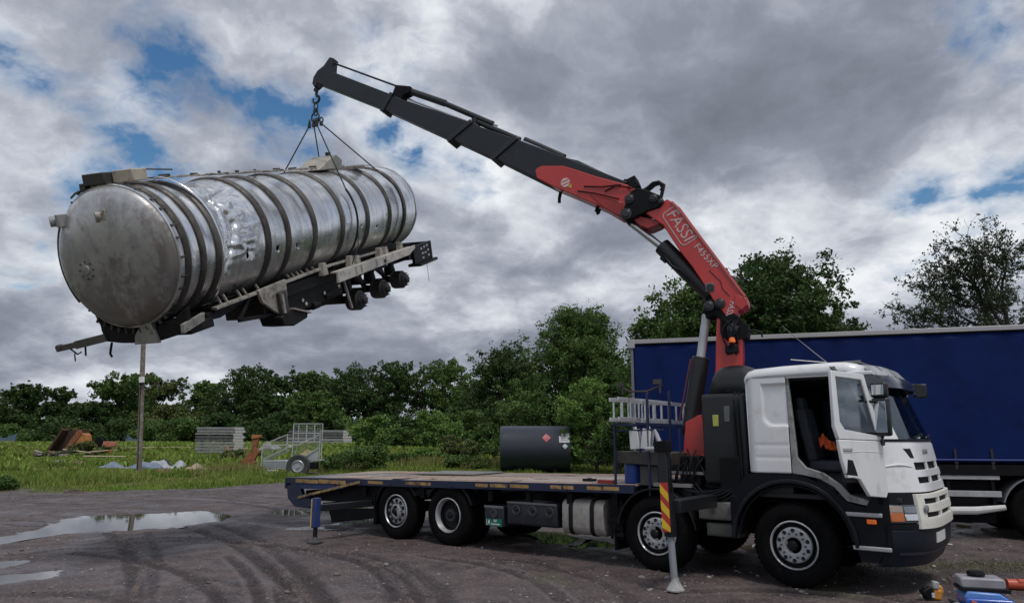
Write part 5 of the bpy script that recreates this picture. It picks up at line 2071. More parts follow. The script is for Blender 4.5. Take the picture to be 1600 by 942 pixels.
# ================================================================== CRANE
CBn = np.array([3.42, 11.33, 0.0])
CTn = np.array([-4.25, 14.6, 0.0])
CU = (CTn - CBn) / np.linalg.norm(CTn - CBn)
CM = np.array([CU[1], -CU[0], 0.0])       # plane normal, pointing to the far side is -CM
CYAW = math.atan2(CU[1], CU[0]) - TYAW
CB_loc = to_truck(CBn)


def C2(px, py):
    P = on_plane(px, py, CBn, CM) - CBn
    return (float(P @ CU), float(P[2]))


def cpart(mb, name, m, parent=None, bevel=.01):
    if parent is None:
        return mb.build(name, m, truck, loc=CB_loc, rot=(0, 0, CYAW), bevel=bevel)
    return mb.build(name, m, parent, bevel=bevel)


def cprism(pts, w_, name, m, parent=None, bevel=.012, y=0.0):
    return cpart(MB().prism([C2(*p) for p in pts], y - w_ / 2, y + w_ / 2), name, m, parent, bevel)


def cv(px, py, y=0.0):
    a = C2(px, py)
    return Vector((a[0], y, a[1]))


# (in this frame +y is the camera's side because the boom runs to the left)
SIDE = 1 if float(np.dot(np.array([-CU[1], CU[0], 0]), np.array([0, -1, 0]))) > 0 else -1
# column
col = cprism([(1122, 500), (1131, 496), (1150, 508), (1161, 520), (1162, 560), (1160, 600), (1150, 715), (1100, 715), (1106, 640), (1120, 580)], .36, 'crane_column', RED)
cprism([(1075, 660), (1098, 648), (1112, 700), (1135, 712), (1135, 724), (1070, 724)], .46, 'column_foot', RED)
cprism([(1106, 708), (1134, 712), (1134, 728), (1129, 728), (1127, 719), (1106, 716)], .06, 'red_bracket', RED, y=SIDE * .62)
cprism([(1128, 500), (1150, 492), (1172, 512), (1170, 530), (1140, 536), (1128, 524)], .44, 'column_knuckle', CHASSIS, col)
rk = random.Random(5)
for i in range(8):
    a = cv(1130 + rk.uniform(0, 28), 508 + rk.uniform(-6, 6), SIDE * .23)
    b_ = cv(1132 + rk.uniform(0, 26), 545 + rk.uniform(-8, 12), SIDE * .20)
    mm = MB().tube(hose_pts(a, b_, -.02, 10, (rk.uniform(-.12, .12), SIDE * .07, 0)), .012, 6)
    cpart(mm, 'hydraulic_hose', BLACK, col, 0)
m_ = MB()
m_.tube([cv(1162, 520, .1), cv(1178, 517, .1), cv(1190, 520, .1), cv(1192, 528, .1)], .016, 6)
cpart(m_, 'hose', BLACK, col, 0)
cpart(MB().obox(cv(1146, 548, SIDE * .2), (.2, .1, .12), Matrix.Identity(3)), 'beacon_bracket', BLACK, col, .01)
m_ = MB().lathe([(.05, 0), (.05, .02), (.04, .07), (0, .085)], cv(1147, 538, SIDE * .27), 'z', 14)
cpart(m_, 'amber_beacon', ORANGE, col, 0)
# black grommet discs at the lower pivot
for (px, py, r_) in ((1111, 482, .085), (1128, 478, .08), (1147, 517, .085)):
    c = cv(px, py, 0)
    m_ = MB().lathe([(r_ * .6, -.28), (r_ * .65, -.265), (r_, -.26), (r_, .26), (r_ * .65, .265), (r_ * .6, .28)], c, 'y', 24)
    cpart(m_, 'pivot_pin', mat('pin_dark', (.035, .035, .04), .4, metal=.4), col, .012)
cprism([(1100, 474), (1130, 468), (1136, 486), (1150, 506), (1140, 512), (1120, 496), (1106, 500)], .40, 'pivot_link', CHASSIS, col)
# inner boom
IN_W = .42
inner = cprism([(1037, 322), (1046, 317), (1054, 321), (1066, 332), (1085, 358), (1166, 466), (1169, 475), (1163, 486), (1155, 489), (1147, 509), (1134, 493), (1117, 472), (1103, 448), (1084, 420), (1065, 396), (1040, 357), (1008, 335), (1020, 326)], IN_W, 'inner_boom', RED)
cprism([(1054, 320), (1067, 331), (1086, 357), (1168, 466), (1165, 469), (1082, 359), (1063, 334), (1052, 323)], IN_W + .05, 'boom_top_flange', mat('flange_highlight', (.50, .10, .09), .35, var=.1, coat=.3), inner, .006)  # paler than the boom red: highlight of the top edge put into the paint
cprism([(1150, 463), (1170, 470), (1170, 479), (1160, 488), (1150, 480)], IN_W + .04, 'boom_heel', RED, inner)
MB_ = MB().lathe([(.06, -.245), (.06, .245)], cv(1113, 453), 'y', 18)
cpart(MB_, 'pivot_pin', mat('pin_dark', (.035, .035, .04), .4, metal=.4), inner, .006)
# FASSI lettering in a rounded outline
YF = SIDE * (IN_W / 2 + .004)
a = cv(1050, 330)
b_ = cv(1081, 381)
LETW = mat('decal_white', (.52, .40, .40), .5, var=.08, col2=(.46, .12, .11), fac2=(.52, .75), vscale=6)


def on_boom(me, name, ctr, direction, parent, m, y=YF):
    o = link(name, me, m, parent)
    dx = direction.normalized()
    nrm = Vector((0, SIDE, 0))
    up = nrm.cross(dx)
    o.matrix_local = frame_matrix(Vector((ctr.x, y, ctr.z)), dx, up, nrm)
    return o


dirn = (cv(1084, 382) - cv(1050, 332))
ctr = cv(1066, 357.5)
Lf = dirn.length
me = text_mesh('FASSI', .285, .002, .001, shear=.12, space=1.0)
xs = [v.co.x for v in me.vertices]
sc_ = (Lf * .86) / (max(xs) - min(xs))
for v in me.vertices:
    v.co.x *= sc_
on_boom(me, 'lettering', ctr, dirn, inner, LETW)
fo = MB()
o1 = rrect(-Lf / 2, Lf / 2, -.158, .158, .08, 5)
i1 = rrect(-Lf / 2 + .016, Lf / 2 - .016, -.142, .142, .065, 5)
n = len(o1)
fo.add([(p[0], p[1], -.002) for p in o1] + [(p[0], p[1], -.002) for p in i1] + [(p[0], p[1], .002) for p in o1] + [(p[0], p[1], .002) for p in i1],
       sum([[(i, (i + 1) % n, n + (i + 1) % n, n + i), (2 * n + i, 3 * n + i, 3 * n + (i + 1) % n, 2 * n + (i + 1) % n), (i, 2 * n + i, 2 * n + (i + 1) % n, (i + 1) % n), (n + i, n + (i + 1) % n, 3 * n + (i + 1) % n, 3 * n + i)] for i in range(n)], []))
fob = fo.build('logo_outline', LETW, inner, smooth=False)
dx = dirn.normalized()
nrm = Vector((0, SIDE, 0))
fob.matrix_local = frame_matrix(Vector((ctr.x, YF, ctr.z)), dx, nrm.cross(dx), nrm)
d2 = cv(1119, 418) - cv(1088, 384)
me = text_mesh('F455XP', .155, .002, .002, space=1.15)
xs = [v.co.x for v in me.vertices]
sc_ = d2.length * 1.0 / (max(xs) - min(xs))
for v in me.vertices:
    v.co.x *= sc_
on_boom(me, 'lettering', cv(1106, 405), d2, inner, LETW)
d3 = cv(1152, 474) - cv(1143, 503)
me = text_mesh('FASSI', .13, .002, .002, shear=.12)
xs = [v.co.x for v in me.vertices]
sc_ = d3.length * .8 / (max(xs) - min(xs))
for v in me.vertices:
    v.co.x *= sc_
on_boom(me, 'lettering', cv(1144, 486), -d3, inner, LETW)
# slim black pipe along the boom
m_ = MB().tube([cv(1111, 427, YF), cv(1120, 436, YF), cv(1128, 443, YF), cv(1132, 456, YF), cv(1142, 466, YF)], .006, 5)
cpart(m_, 'pipe', BLACK, inner, 0)
m_ = MB().obox(cv(1112, 453, YF), (.14, .02, .14), Matrix.Identity(3))
cpart(m_, 'cover_plate', mat('plate_grey', (.12, .12, .13), .5), inner, .01)
# lift cylinder
ra, rb_ = cv(1104, 492), cv(1095, 560)
rc = cv(1079, 668)
m_ = MB().tube([rb_.lerp(rc, -.02), rc], .135, 20)
lift = cpart(m_, 'lift_cylinder', mat('cyl_black', (.013, .014, .016), .4, var=.3), None, .012)
cpart(MB().tube([ra, rb_.lerp(rc, .2)], .07, 18), 'piston_rod', mat('rod_grey', (.55, .56, .58), .4, metal=.3, var=.06), lift, 0)
cpart(MB().lathe([(.12, -.12), (.12, .12)], rc + Vector((0, 0, -.05)), 'y', 18), 'cylinder_eye', CHASSIS, lift, .01)
m_ = MB().tube([rb_ + Vector((.15, SIDE * .05, 0)), rc + Vector((.16, SIDE * .06, .1))], .016, 6)
cpart(m_, 'pressure_pipe', mat('pipe_red', (.12, .03, .03), .5), lift, 0)
# fold cylinder
ra, rb_, rc = cv(988, 350), cv(1034, 384), cv(1112, 462)
m_ = MB().tube([rb_, rb_.lerp(rc, .5), rc], [.145, .145, .13], 20)
fold = cpart(m_, 'fold_cylinder', mat('cyl_black', (.013, .014, .016), .4, var=.3), None, .012)
cpart(MB().tube([ra, rb_.lerp(rc, .1)], .062, 18), 'piston_rod', CHROME, fold, 0)
m_ = MB().tube([cv(1040, 402, SIDE * .1), cv(1052, 418, SIDE * .12), cv(1066, 425, SIDE * .12), cv(1080, 440, SIDE * .1)], .025, 6)
m_.obox(cv(1042, 402, SIDE * .05), (.2, .12, .1), Matrix.Rotation(R(45), 3, 'Y'))
cpart(m_, 'hose', BLACK, fold, 0)
# elbow castings
elbow = cprism([(1000, 300), (1012, 302), (1036, 312), (1042, 320), (1036, 330), (1018, 336), (1000, 345), (985, 352), (975, 344), (982, 326), (990, 306)], .50, 'elbow_link', CHASSIS, bevel=.02)
for (px, py, r_) in ((1026, 317, .075), (989, 318, .085), (984, 341, .10), (1037, 322, .05)):
    m_ = MB().lathe([(r_ * .6, -.29), (r_ * .65, -.275), (r_, -.27), (r_, .27), (r_ * .65, .275), (r_ * .6, .29)], cv(px, py), 'y', 24)
    cpart(m_, 'elbow_pin', mat('pin_black', (.028, .03, .034), .35, metal=.3), elbow, .012)
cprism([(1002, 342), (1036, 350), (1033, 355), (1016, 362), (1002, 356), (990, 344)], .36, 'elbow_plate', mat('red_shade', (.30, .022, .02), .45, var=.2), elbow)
# outer boom (red)
outer = cprism([(842, 272), (846, 268), (852, 265), (885, 265), (905, 271), (935, 281), (990, 296), (1001, 304), (990, 322), (982, 342), (972, 344), (948, 330), (905, 311), (868, 296), (845, 284)], .40, 'outer_boom', RED)
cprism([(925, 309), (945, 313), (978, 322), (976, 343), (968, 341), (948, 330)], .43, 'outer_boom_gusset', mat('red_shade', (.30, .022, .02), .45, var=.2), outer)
m_ = MB()
m_.tube([cv(918, 297, SIDE * .21), cv(945, 298, SIDE * .22), cv(975, 295, SIDE * .22)], .012, 5)
m_.tube([cv(908, 304, SIDE * .21), cv(935, 308, SIDE * .22), cv(972, 317, SIDE * .22)], .012, 5)
m_.tube([cv(950, 305, SIDE * .21), cv(968, 296, SIDE * .24), cv(990, 300, SIDE * .22)], .012, 5)
cpart(m_, 'hose', BLACK, outer, 0)
for (x0, y0, x1, y1) in ((876, 300, 874, 317), (934, 323, 931, 331), (937, 327, 932, 334)):
    m_ = MB().tube([cv(x0, y0), cv(x0 - 2, (y0 + y1) / 2 + 2), cv(x1, y1)], .03, 6)
    cpart(m_, 'hook_lug', CHASSIS, outer, 0)
# warning decal: white disc and small yellow triangle
yd = SIDE * .203
c = cv(889, 291)
dk = MB().lathe([(.085, 0), (.085, .003), (0, .003)], (0, 0, 0), 'z', 20)
dd_ = (cv(905, 297) - cv(880, 287)).normalized()
o_ = dk.build('warning_disc', mat('decal_pale', (.62, .50, .45), .5, var=.1), outer)
o_.matrix_local = frame_matrix((c.x, yd, c.z), dd_, nrm.cross(dd_), nrm)
for k in (-1, 1):
    s_ = MB().box(-.07, .07, -.008 + k * .03, .008 + k * .03, .003, .005).build('disc_bar', RED, outer)
    s_.matrix_local = frame_matrix((c.x, yd, c.z), (dd_ * .7 + nrm.cross(dd_) * .7).normalized(), nrm.cross((dd_ * .7 + nrm.cross(dd_) * .7).normalized()), nrm)
c = cv(897, 296)
o_ = MB().prism([(-.04, -.035), (.04, -.035), (0, .045)], 0, .003, ax='z').build('warning_triangle', mat('decal_yellow', (.55, .33, .05), .5), outer)
o_.matrix_local = frame_matrix((c.x, yd, c.z), dd_, nrm.cross(dd_), nrm)
# hose clutter on top of the elbow
m_ = MB()
m_.obox(cv(985, 290, 0), (.30, .3, .16), Matrix.Rotation(R(20), 3, 'Y'))
m_.obox(cv(992, 297, SIDE * .1), (.22, .2, .14), Matrix.Rotation(R(30), 3, 'Y'))
cpart(m_, 'valve_manifold', CHASSIS, outer, .015)
m_ = MB()
for (pts, r_) in (([(973, 288), (978, 283), (986, 284), (989, 290)], .011), ([(990, 288), (998, 290), (1003, 299), (1004, 305)], .011), ([(1003, 303), (1014, 296), (1022, 289), (1031, 287), (1039, 292), (1037, 300), (1034, 312)], .032),
                  ([(1005, 305), (1018, 298), (1025, 292), (1033, 290), (1036, 297), (1033, 300)], .024), ([(995, 296), (1005, 303), (1020, 306), (1034, 312)], .03)):
    m_.tube([cv(x, y, SIDE * .08) for x, y in pts], r_, 6)
cpart(m_, 'hose_loop', BLACK, elbow, 0)
# telescopic extensions, thin to thick
ext = [
    ([(524, 116), (620, 153), (640, 163), (626, 182), (606, 175), (500, 133)], .24, 'boom_extension'),
    ([(612, 153), (752, 199), (742, 232), (708, 222), (603, 174)], .28, 'boom_extension'),
    ([(738, 197), (822, 226), (812, 262), (776, 252), (706, 219)], .32, 'boom_extension'),
    ([(812, 223), (890, 252), (985, 290), (960, 300), (868, 296), (775, 250)], .36, 'boom_extension'),
]
exo = []
for pts, w_, nm in ext:
    exo.append(cprism(pts, w_, nm, CBLACK))
# collars at each step
for i, (a, b_, w_) in enumerate((((617, 152), (603, 177), .33), ((741, 196), (707, 224), .38), ((812, 222), (776, 253), .42))):
    A_, B_ = cv(*a), cv(*b_)
    d_ = (A_ - B_).normalized()
    m_ = MB().bar(B_ - d_ * .04, A_ + d_ * .04, w_, .10, up=(0, 1, 0))
    m_ = MB()
    x_ = d_
    z_ = Vector((0, 1, 0)).cross(d_).normalized()
    M = Matrix((x_, Vector((0, 1, 0)), z_)).transposed()
    m_.obox((A_ + B_) / 2, ((A_ - B_).length + .06, w_, .09), M)
    cpart(m_, 'collar', mat('collar_black', (.011, .013, .017), .4, var=.2), exo[i + 1], .008)
# flat bright edges along the section tops
for (a, b_, par, w_) in (((640, 160), (735, 197), 1, .05), ((746, 203), (806, 229), 2, .06), ((818, 224), (884, 252), 3, .07)):
    m_ = MB().tube([cv(*a, .06), cv(*b_, .06)], w_ * .5, 10)
    cpart(m_, 'extension_rod', CHROME, exo[par], 0)
# tip casting, tie rod and extension cylinders
tip = cprism([(519, 93), (525, 94), (523, 100), (522, 116), (512, 128), (500, 134), (495, 139), (492, 134), (494, 124), (500, 114), (510, 106)], .20, 'boom_tip', CBLACK)
m_ = MB().tube([cv(524, 100), cv(628, 138)], .022, 8)
cpart(m_, 'tie_rod', mat('rod_dark', (.05, .05, .055), .35, metal=.5), exo[0], 0)
m_ = MB().prism([C2(*p) for p in [(622, 136), (645, 138), (644, 147), (634, 152), (626, 166), (612, 162)]], -.10, .10)
cpart(m_, 'cylinder_bracket', CHASSIS, exo[1], .012)
m_ = MB().tube([cv(632, 140), cv(696, 162), cv(697, 163), cv(770, 194)], [.07, .07, .055, .055], 14)
cpart(m_, 'extension_cylinder', mat('cyl_black', (.013, .014, .016), .4), exo[1], 0)
cpart(MB().tube([cv(770, 194), cv(777, 197)], .02, 8), 'rod_end', CHROME, exo[1], 0)
cpart(MB().tube([cv(638, 155), cv(735, 192)], .022, 8), 'extension_rod', CHROME, exo[1], 0)
m_ = MB().tube([cv(744, 190), cv(812, 219)], .055, 12)
m_.obox(cv(743, 193), (.1, .16, .16), Matrix.Identity(3))
cpart(m_, 'extension_cylinder', mat('cyl_black', (.013, .014, .016), .4), exo[2], 0)
m_ = MB().tube([cv(820, 219), cv(882, 246)], .06, 12)
cpart(m_, 'extension_cylinder', mat('cyl_black', (.013, .014, .016), .4), exo[3], 0)
m_ = MB().prism([C2(*p) for p in [(882, 248), (905, 253), (975, 286), (970, 292), (935, 280), (886, 264)]], -.09, .09)
cpart(m_, 'cylinder_cover', CBLACK, exo[3], .02)
# hook at the tip
hk = MB()
hk.tube([cv(495, 132), cv(494, 142)], .035, 8)
cH = C2(494, 156)
cx_, cz_ = cH
Hp = [Vector((cx_ + .0, 0, cz_ + .20)), Vector((cx_ + .0, 0, cz_ + .12))]
for k in range(13):
    a = R(80 - k * 24)
    Hp.append(Vector((cx_ + .085 * math.cos(a) * -1, 0, cz_ + .085 * math.sin(a))))
hk.tube(Hp, [.03, .032] + [.034 - .0014 * k for k in range(13)], 8)
hk.lathe([(.05, -.03), (.05, .03)], cv(494, 141), 'y', 12)
cpart(hk, 'crane_hook', mat('hook_black', (.02, .02, .022), .4, metal=.4), None, 0)

# ================================================================== THE HANGING TANK TRAILER
TC = Vector((-5.608, 9.929, 4.404))
TAZ, TEL = .28296, .39032
tax = Vector((math.sin(TAZ) * math.cos(TEL), math.cos(TAZ) * math.cos(TEL), math.sin(TEL)))
tux = Vector((math.cos(TAZ), -math.sin(TAZ), 0))
twz = tux.cross(tax)
TM = frame_matrix(TC, tux, tax, twz)      # local x = right, y = along the barrel, z = up
TR_, TL = 1.005, 8.57
tanker = thing('tank_trailer', 'wrecked stainless steel tanker trailer hanging nose down from the crane', 'tank trailer')
tanker.matrix_world = TM


def tank_steel(name, base, dirt, f0, f1, rough, metal, rvar=.1, streak=True):
    m = bpy.data.materials.new(name)
    m.use_nodes = True
    t = NT(m.node_tree)
    out = t.n('ShaderNodeOutputMaterial')
    b = t.n('ShaderNodeBsdfPrincipled')
    t.l(b.outputs[0], out.inputs[0])
    co = t.n('ShaderNodeTexCoord').outputs['Object']
    sc = t.vmath('MULTIPLY', co, (1.0, .8, .55))
    n1 = t.noise(sc, 1.6, 8, .66, .6)
    n2 = t.noise(co, 9, 6, .65, .2, (4, 4, 4))
    n3 = t.noise(t.vmath('MULTIPLY', co, (.6, 5, .6)), 2.2, 5, .6, 0, (9, 1, 3))
    sep = t.n('ShaderNodeSeparateXYZ')
    t.l(co, sep.inputs[0])
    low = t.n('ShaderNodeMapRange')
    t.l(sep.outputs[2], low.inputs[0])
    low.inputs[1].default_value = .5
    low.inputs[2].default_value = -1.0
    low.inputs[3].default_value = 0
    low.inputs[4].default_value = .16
    f = t.math('ADD', t.math('ADD', t.math('MULTIPLY', n1, .7), t.math('MULTIPLY', n2, .3)), low.outputs[0])  # dirt in random patches, with more of its colour towards the bottom
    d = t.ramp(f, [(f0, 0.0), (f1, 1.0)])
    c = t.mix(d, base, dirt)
    c = t.mix(t.math('MULTIPLY', t.ramp(n3, [(.42, 0.0), (.66, 1.0)]), .6), c, tuple(v * .5 for v in base))
    c = t.mix(t.math('MULTIPLY', t.ramp(n2, [(.70, 0.0), (.76, 1.0)]), .4), c, (.60, .58, .55))
    t.l(c, b.inputs['Base Color'])
    t.l(t.math('SUBTRACT', metal, t.math('MULTIPLY', d, metal * .75)), b.inputs['Metallic'])
    t.l(t.math('ADD', t.math('MULTIPLY', d, .30), t.math('ADD', t.math('MULTIPLY', n2, rvar), rough - rvar / 2)), b.inputs['Roughness'])
    bm = t.n('ShaderNodeBump')
    bm.inputs['Strength'].default_value = .10
    bm.inputs['Distance'].default_value = .02
    t.l(t.math('ADD', n1, t.math('MULTIPLY', n2, .12)), bm.inputs['Height'])
    t.l(bm.outputs[0], b.inputs['Normal'])
    return m


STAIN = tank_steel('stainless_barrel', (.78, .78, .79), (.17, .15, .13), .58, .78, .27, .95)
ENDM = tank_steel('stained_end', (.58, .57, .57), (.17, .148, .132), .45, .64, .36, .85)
BANDM = tank_steel('band_steel', (.17, .155, .14), (.04, .034, .03), .42, .60, .5, .5)
PALE = mat('pale_painted_steel', (.38, .35, .31), .55, var=.2, vscale=3, col2=(.12, .10, .085), fac2=(.48, .68), metal=.2)
DARKM = mat('greasy_frame', (.012, .011, .012), .6, var=.4, vscale=5, col2=(.035, .028, .022), fac2=(.55, .75), spec=.2)

# barrel with crumpled skin and torn square holes
na, nl = 220, 300
th = np.linspace(0, 2 * PI, na, endpoint=False)
yy = np.linspace(0, TL, nl)
A, Yg = np.meshgrid(th, yy)
vn = VNoise(11)
Rr = np.full(A.shape, TR_)
An = np.where(A > PI, A - 2 * PI, A)       # -pi..pi, 0 = right side, pi/2 = top
Rr += .010 * (vn.fbm(A * 3, Yg, 1.2, 3) - .45)
# soft sag between bands
BT = [.17, .50, .85, 2.14, 2.75, 3.65, 4.73, 5.85, 6.98, 7.82]
for i in range(len(BT) - 1):
    a, b_ = BT[i], BT[i + 1]
    m_ = (Yg > a) & (Yg < b_)
    Rr -= np.where(m_, .012 * np.sin(PI * (Yg - a) / (b_ - a)), 0)
# the big crumple between the third and fourth band
win_ = np.exp(-((Yg - 1.47) / .50) ** 4) * np.exp(-((An - R(24)) / R(54)) ** 4)
fold = vn.fbm(A * 2.2 + 5, Yg * 1.1, 2.1, 3)
ridg = 1 - np.abs(2 * vn.fbm(A * 1.5 + 2, Yg * .8 + An * .4, 1.7, 2) - .9)
Rr -= win_ * (.10 * np.abs(fold - .40) * 2.0 + .05 * ridg)
crease = np.exp(-((Yg - (1.22 + .22 * np.sin(An * 3.0 + .6))) / .05) ** 2) * np.exp(-((An - R(5)) / R(42)) ** 4)
Rr -= .085 * crease
crease2 = np.exp(-((Yg - (1.05 + .30 * (An + .2))) / .035) ** 2) * np.exp(-((An - R(30)) / R(30)) ** 4)
Rr += .035 * crease2
crease3 = np.exp(-((An - (R(48) + .25 * (Yg - 1.4))) / .05) ** 2) * np.exp(-((Yg - 1.5) / .42) ** 4)
Rr -= .05 * crease3
# smaller dents elsewhere
for (ty, ta, sy, sa, dd_) in ((3.2, 55, .3, 18, .02), (4.2, 10, .25, 12, .018), (4.35, 38, .2, 9, .02), (5.3, 40, .3, 12, .02), (6.4, 60, .3, 15, .025), (2.5, 40, .2, 12, .015), (.33, 40, .2, 12, .012), (7.4, 20, .2, 12, .02),
                              (3.35, 22, .22, 14, .03), (4.95, 15, .12, 20, .03), (7.2, 50, .25, 16, .035), (8.1, 30, .2, 20, .04), (.33, 10, .1, 25, .025), (.66, 40, .1, 20, .02), (1.3, 100, .5, 20, .04), (3.2, 110, .5, 14, .03), (5.2, 120, .5, 14, .03)):
    Rr -= 1.5 * dd_ * np.exp(-((Yg - ty) / sy) ** 2 - ((An - R(ta)) / R(sa)) ** 2)
V = np.stack([Rr * np.cos(A), Yg, Rr * np.sin(A)], -1).reshape(-1, 3)
idx = np.arange(na * nl).reshape(nl, na)
nxt = np.roll(idx, -1, 1)
Fm = np.stack([idx[:-1], nxt[:-1], nxt[1:], idx[1:]], -1)
keep = np.ones(Fm.shape[:2], bool)
holes = [(1.63, -14, .035, .085), (2.42, -16, .035, .04), (3.05, -17, .03, .05), (5.55, -12, .03, .02), (6.35, -18, .03, .03)]
yc_ = (yy[:-1] + yy[1:]) / 2
tc2 = np.where(th > PI, th - 2 * PI, th) + PI / na
for hy, ha, hw_, hh_ in holes:
    keep &= ~((np.abs(yc_ - hy)[:, None] < hw_) & (np.abs(tc2 - R(ha))[None, :] * TR_ < hh_))
Fm = Fm[keep].reshape(-1, 4)
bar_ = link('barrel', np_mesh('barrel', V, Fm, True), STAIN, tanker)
s_ = bar_.modifiers.new('skin', 'SOLIDIFY')
s_.thickness = .012
s_.offset = -1
MB().lathe([(.0, .3), (.76, .3), (.76, TL - .3), (0, TL - .3)], ax='y', n=40).build('black_core', mat('void_black', (.004, .004, .005), .9, var=.1), bar_)  # black core: the darkness inside the barrel put in as colour
for hy, ha, hw_, hh_ in holes[:4]:
    c = Vector(((TR_ + .008) * math.cos(R(ha)), hy, (TR_ + .008) * math.sin(R(ha)) - hh_ - .012))
    MB().obox(c, (.012, hw_ * 1.7, .03), Matrix.Identity(3)).build('hole_lip', mat('torn_edge', (.6, .6, .6), .35, metal=.5), bar_)
# dished ends
for sgn, y0, nm in ((-1, 0, 'front_end'), (1, TL, 'rear_end')):
    dm_ = MB()
    prof = [(TR_ + .012, y0 + .02 * sgn * -1)]
    for k in range(0, 15):
        a = k / 14 * PI / 2
        prof.append(((TR_ + .005) * math.cos(a) ** .8 if k < 14 else 0, y0 + sgn * .26 * math.sin(a)))
    dm_.lathe(prof, ax='y', n=72, close=False)
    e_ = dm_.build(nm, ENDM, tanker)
    fl = MB().lathe([(TR_ + .0, y0 - sgn * .05), (TR_ + .028, y0 - sgn * .045), (TR_ + .034, y0 + sgn * .0), (TR_ + .02, y0 + sgn * .015), (TR_ - .02, y0 + sgn * .012)], ax='y', n=72, close=False)
    fl.build('end_flange', STAIN, e_)
    if sgn < 0:
        for k in range(22):
            a = R(-150 + k * 13.1 + (k * 37 % 5))
            M = Matrix((Vector((math.cos(a), 0, math.sin(a))), Vector((0, 1, 0)), Vector((-math.sin(a), 0, math.cos(a))))).transposed()
            MB().obox(M @ Vector((TR_ + .045, .05, 0)), (.018, .11, .028), M).build('flange_clip', BANDM, e_, bevel=.004)
for bt in BT:
    w_ = .078 if bt > .9 else .062
    b_ = MB().lathe([(TR_ - .01, bt - w_), (TR_ + .028, bt - w_ * .9), (TR_ + .045, bt - w_ * .55), (TR_ + .048, bt), (TR_ + .045, bt + w_ * .55), (TR_ + .028, bt + w_ * .9), (TR_ - .01, bt + w_)], ax='y', n=96, close=False)
    b_.build('band', BANDM, tanker)
# hooks welded on the near end, centre boss
for (x, z, L, m__) in ((-.80, .60, .10, GREYP), (.02, .60, .12, PALE)):
    m_ = MB()
    m_.tube([(x, -.05, z), (x, -.12 - L * .5, z), (x - .05, -.12 - L, z)], .075, 12)
    m_.obox((x + .09, -.15, z), (.06, .16, .18), Matrix.Identity(3))
    m_.build('end_bracket', m__, tanker, bevel=.008)
m_ = MB().lathe([(.14, -.22), (.13, -.255), (.07, -.26), (.06, -.28), (0, -.285)], (-.35, 0, -.12), 'y', 24, close=False)
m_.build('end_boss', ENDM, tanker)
for k in range(8):
    a = 2 * PI * k / 8
    MB().lathe([(.014, -.22), (.014, -.265), (0, -.265)], (-.35 + .12 * math.cos(a), 0, -.12 + .12 * math.sin(a)), 'y', 6, close=False).build('bolt', BANDM, tanker)
# bright loose strap hanging off the front, torn away below
st = MB()
P = []
for k in range(40):
    u_ = k / 39
    a = R(112 - 178 * u_)
    y = .62 + .30 * math.sin(min(1, u_ * 1.4) * PI * .5) + .05 * u_
    r_ = TR_ + .065 + .05 * math.sin(u_ * PI * 2.2) * (u_ > .2) + .10 * max(0, u_ - .75)
    P.append((Vector((r_ * math.cos(a), y - .035, r_ * math.sin(a))), Vector((r_ * math.cos(a), y + .035, r_ * math.sin(a)))))
st.grid([[p[0], p[1]] for p in P])
st.build('loose_strap', mat('bright_strap', (.75, .76, .78), .2, metal=.9, var=.1, col2=(.2, .18, .17), fac2=(.6, .75)), tanker, solid=.008)
st = MB()
P = []
for k in range(30):
    u_ = k / 29
    a = R(215 - 75 * u_)
    r_ = TR_ + .05
    P.append(((r_ * math.cos(a), -.02, r_ * math.sin(a)), (r_ * math.cos(a), .05, r_ * math.sin(a))))
st.grid(P)
st.build('loose_strap', BANDM, tanker, solid=.02)
# top: dark and beige boxes, broken walkway rails, hatch fragments
m_ = MB()
m_.box(-.34, .04, -.02, .36, 1.04, 1.20)
m_.box(-.44, -.34, .0, .2, .98, 1.08)
m_.build('top_box', mat('box_dark', (.05, .045, .042), .6, var=.3), tanker, bevel=.012)
m_ = MB()
m_.box(.05, .40, .12, .40, 1.04, 1.21)
m_.build('top_box', mat('box_beige', (.46, .40, .31), .6, var=.15, col2=(.25, .2, .16), fac2=(.55, .7)), tanker, bevel=.012)
MB().tube([(.38, .3, 1.20), (.42, .9, 1.17)], .012, 6).build('broken_rod', BANDM, tanker)
m_ = MB()
m_.tube([(-.35, .05, 1.02), (-.50, -.02, .96), (-.62, .0, .90)], .015, 6)
m_.tube([(-.30, .1, 1.1), (-.52, .02, .94)], .02, 6)
m_.build('broken_rod', BANDM, tanker)
rk = random.Random(6)
m_ = MB()
for x in (-.16, .22):
    pts = []
    for k in range(30):
        y = .8 + k * .245
        pts.append((x + rk.uniform(-.012, .012), y, 1.085 + rk.uniform(-.015, .015) + (0 if abs(x) < .2 else -.01)))
    m_.tube(pts, .013, 5)
m_.build('walkway_rail', PALE, tanker)
for k in range(9):
    y = .95 + k * .80 + rk.uniform(-.1, .1)
    MB().obox((.03, y, 1.085), (.42, .06 + rk.uniform(0, .05), .02), Matrix.Rotation(rk.uniform(-.3, .3), 3, 'Z') @ Matrix.Rotation(rk.uniform(-.15, .15), 3, 'X')).build('walkway_slat', PALE if k % 2 else BANDM, tanker)
for k in range(8):
    y = 1.1 + k * .62
    MB().obox((.06 + rk.uniform(-.1, .1), y, 1.10), (.05, .16, .035 + rk.uniform(0, .03)), Matrix.Rotation(rk.uniform(-.8, .8), 3, 'Z')).build('torn_bracket', BANDM, tanker)
hm = MB()
hm.prism([(5.35, 1.03), (6.35, 1.03), (6.45, 1.22), (6.20, 1.34), (5.9, 1.26)], -.30, .30, ax='x')
hm.build('top_hump', mat('hump_beige', (.36, .33, .29), .6, var=.15, metal=.2), tanker, bevel=.02)
MB().box(-.04, .04, 6.32, 6.44, 1.30, 1.42).build('vent', mat('vent_dark', (.03, .04, .04), .5), tanker, bevel=.01)
m_ = MB()
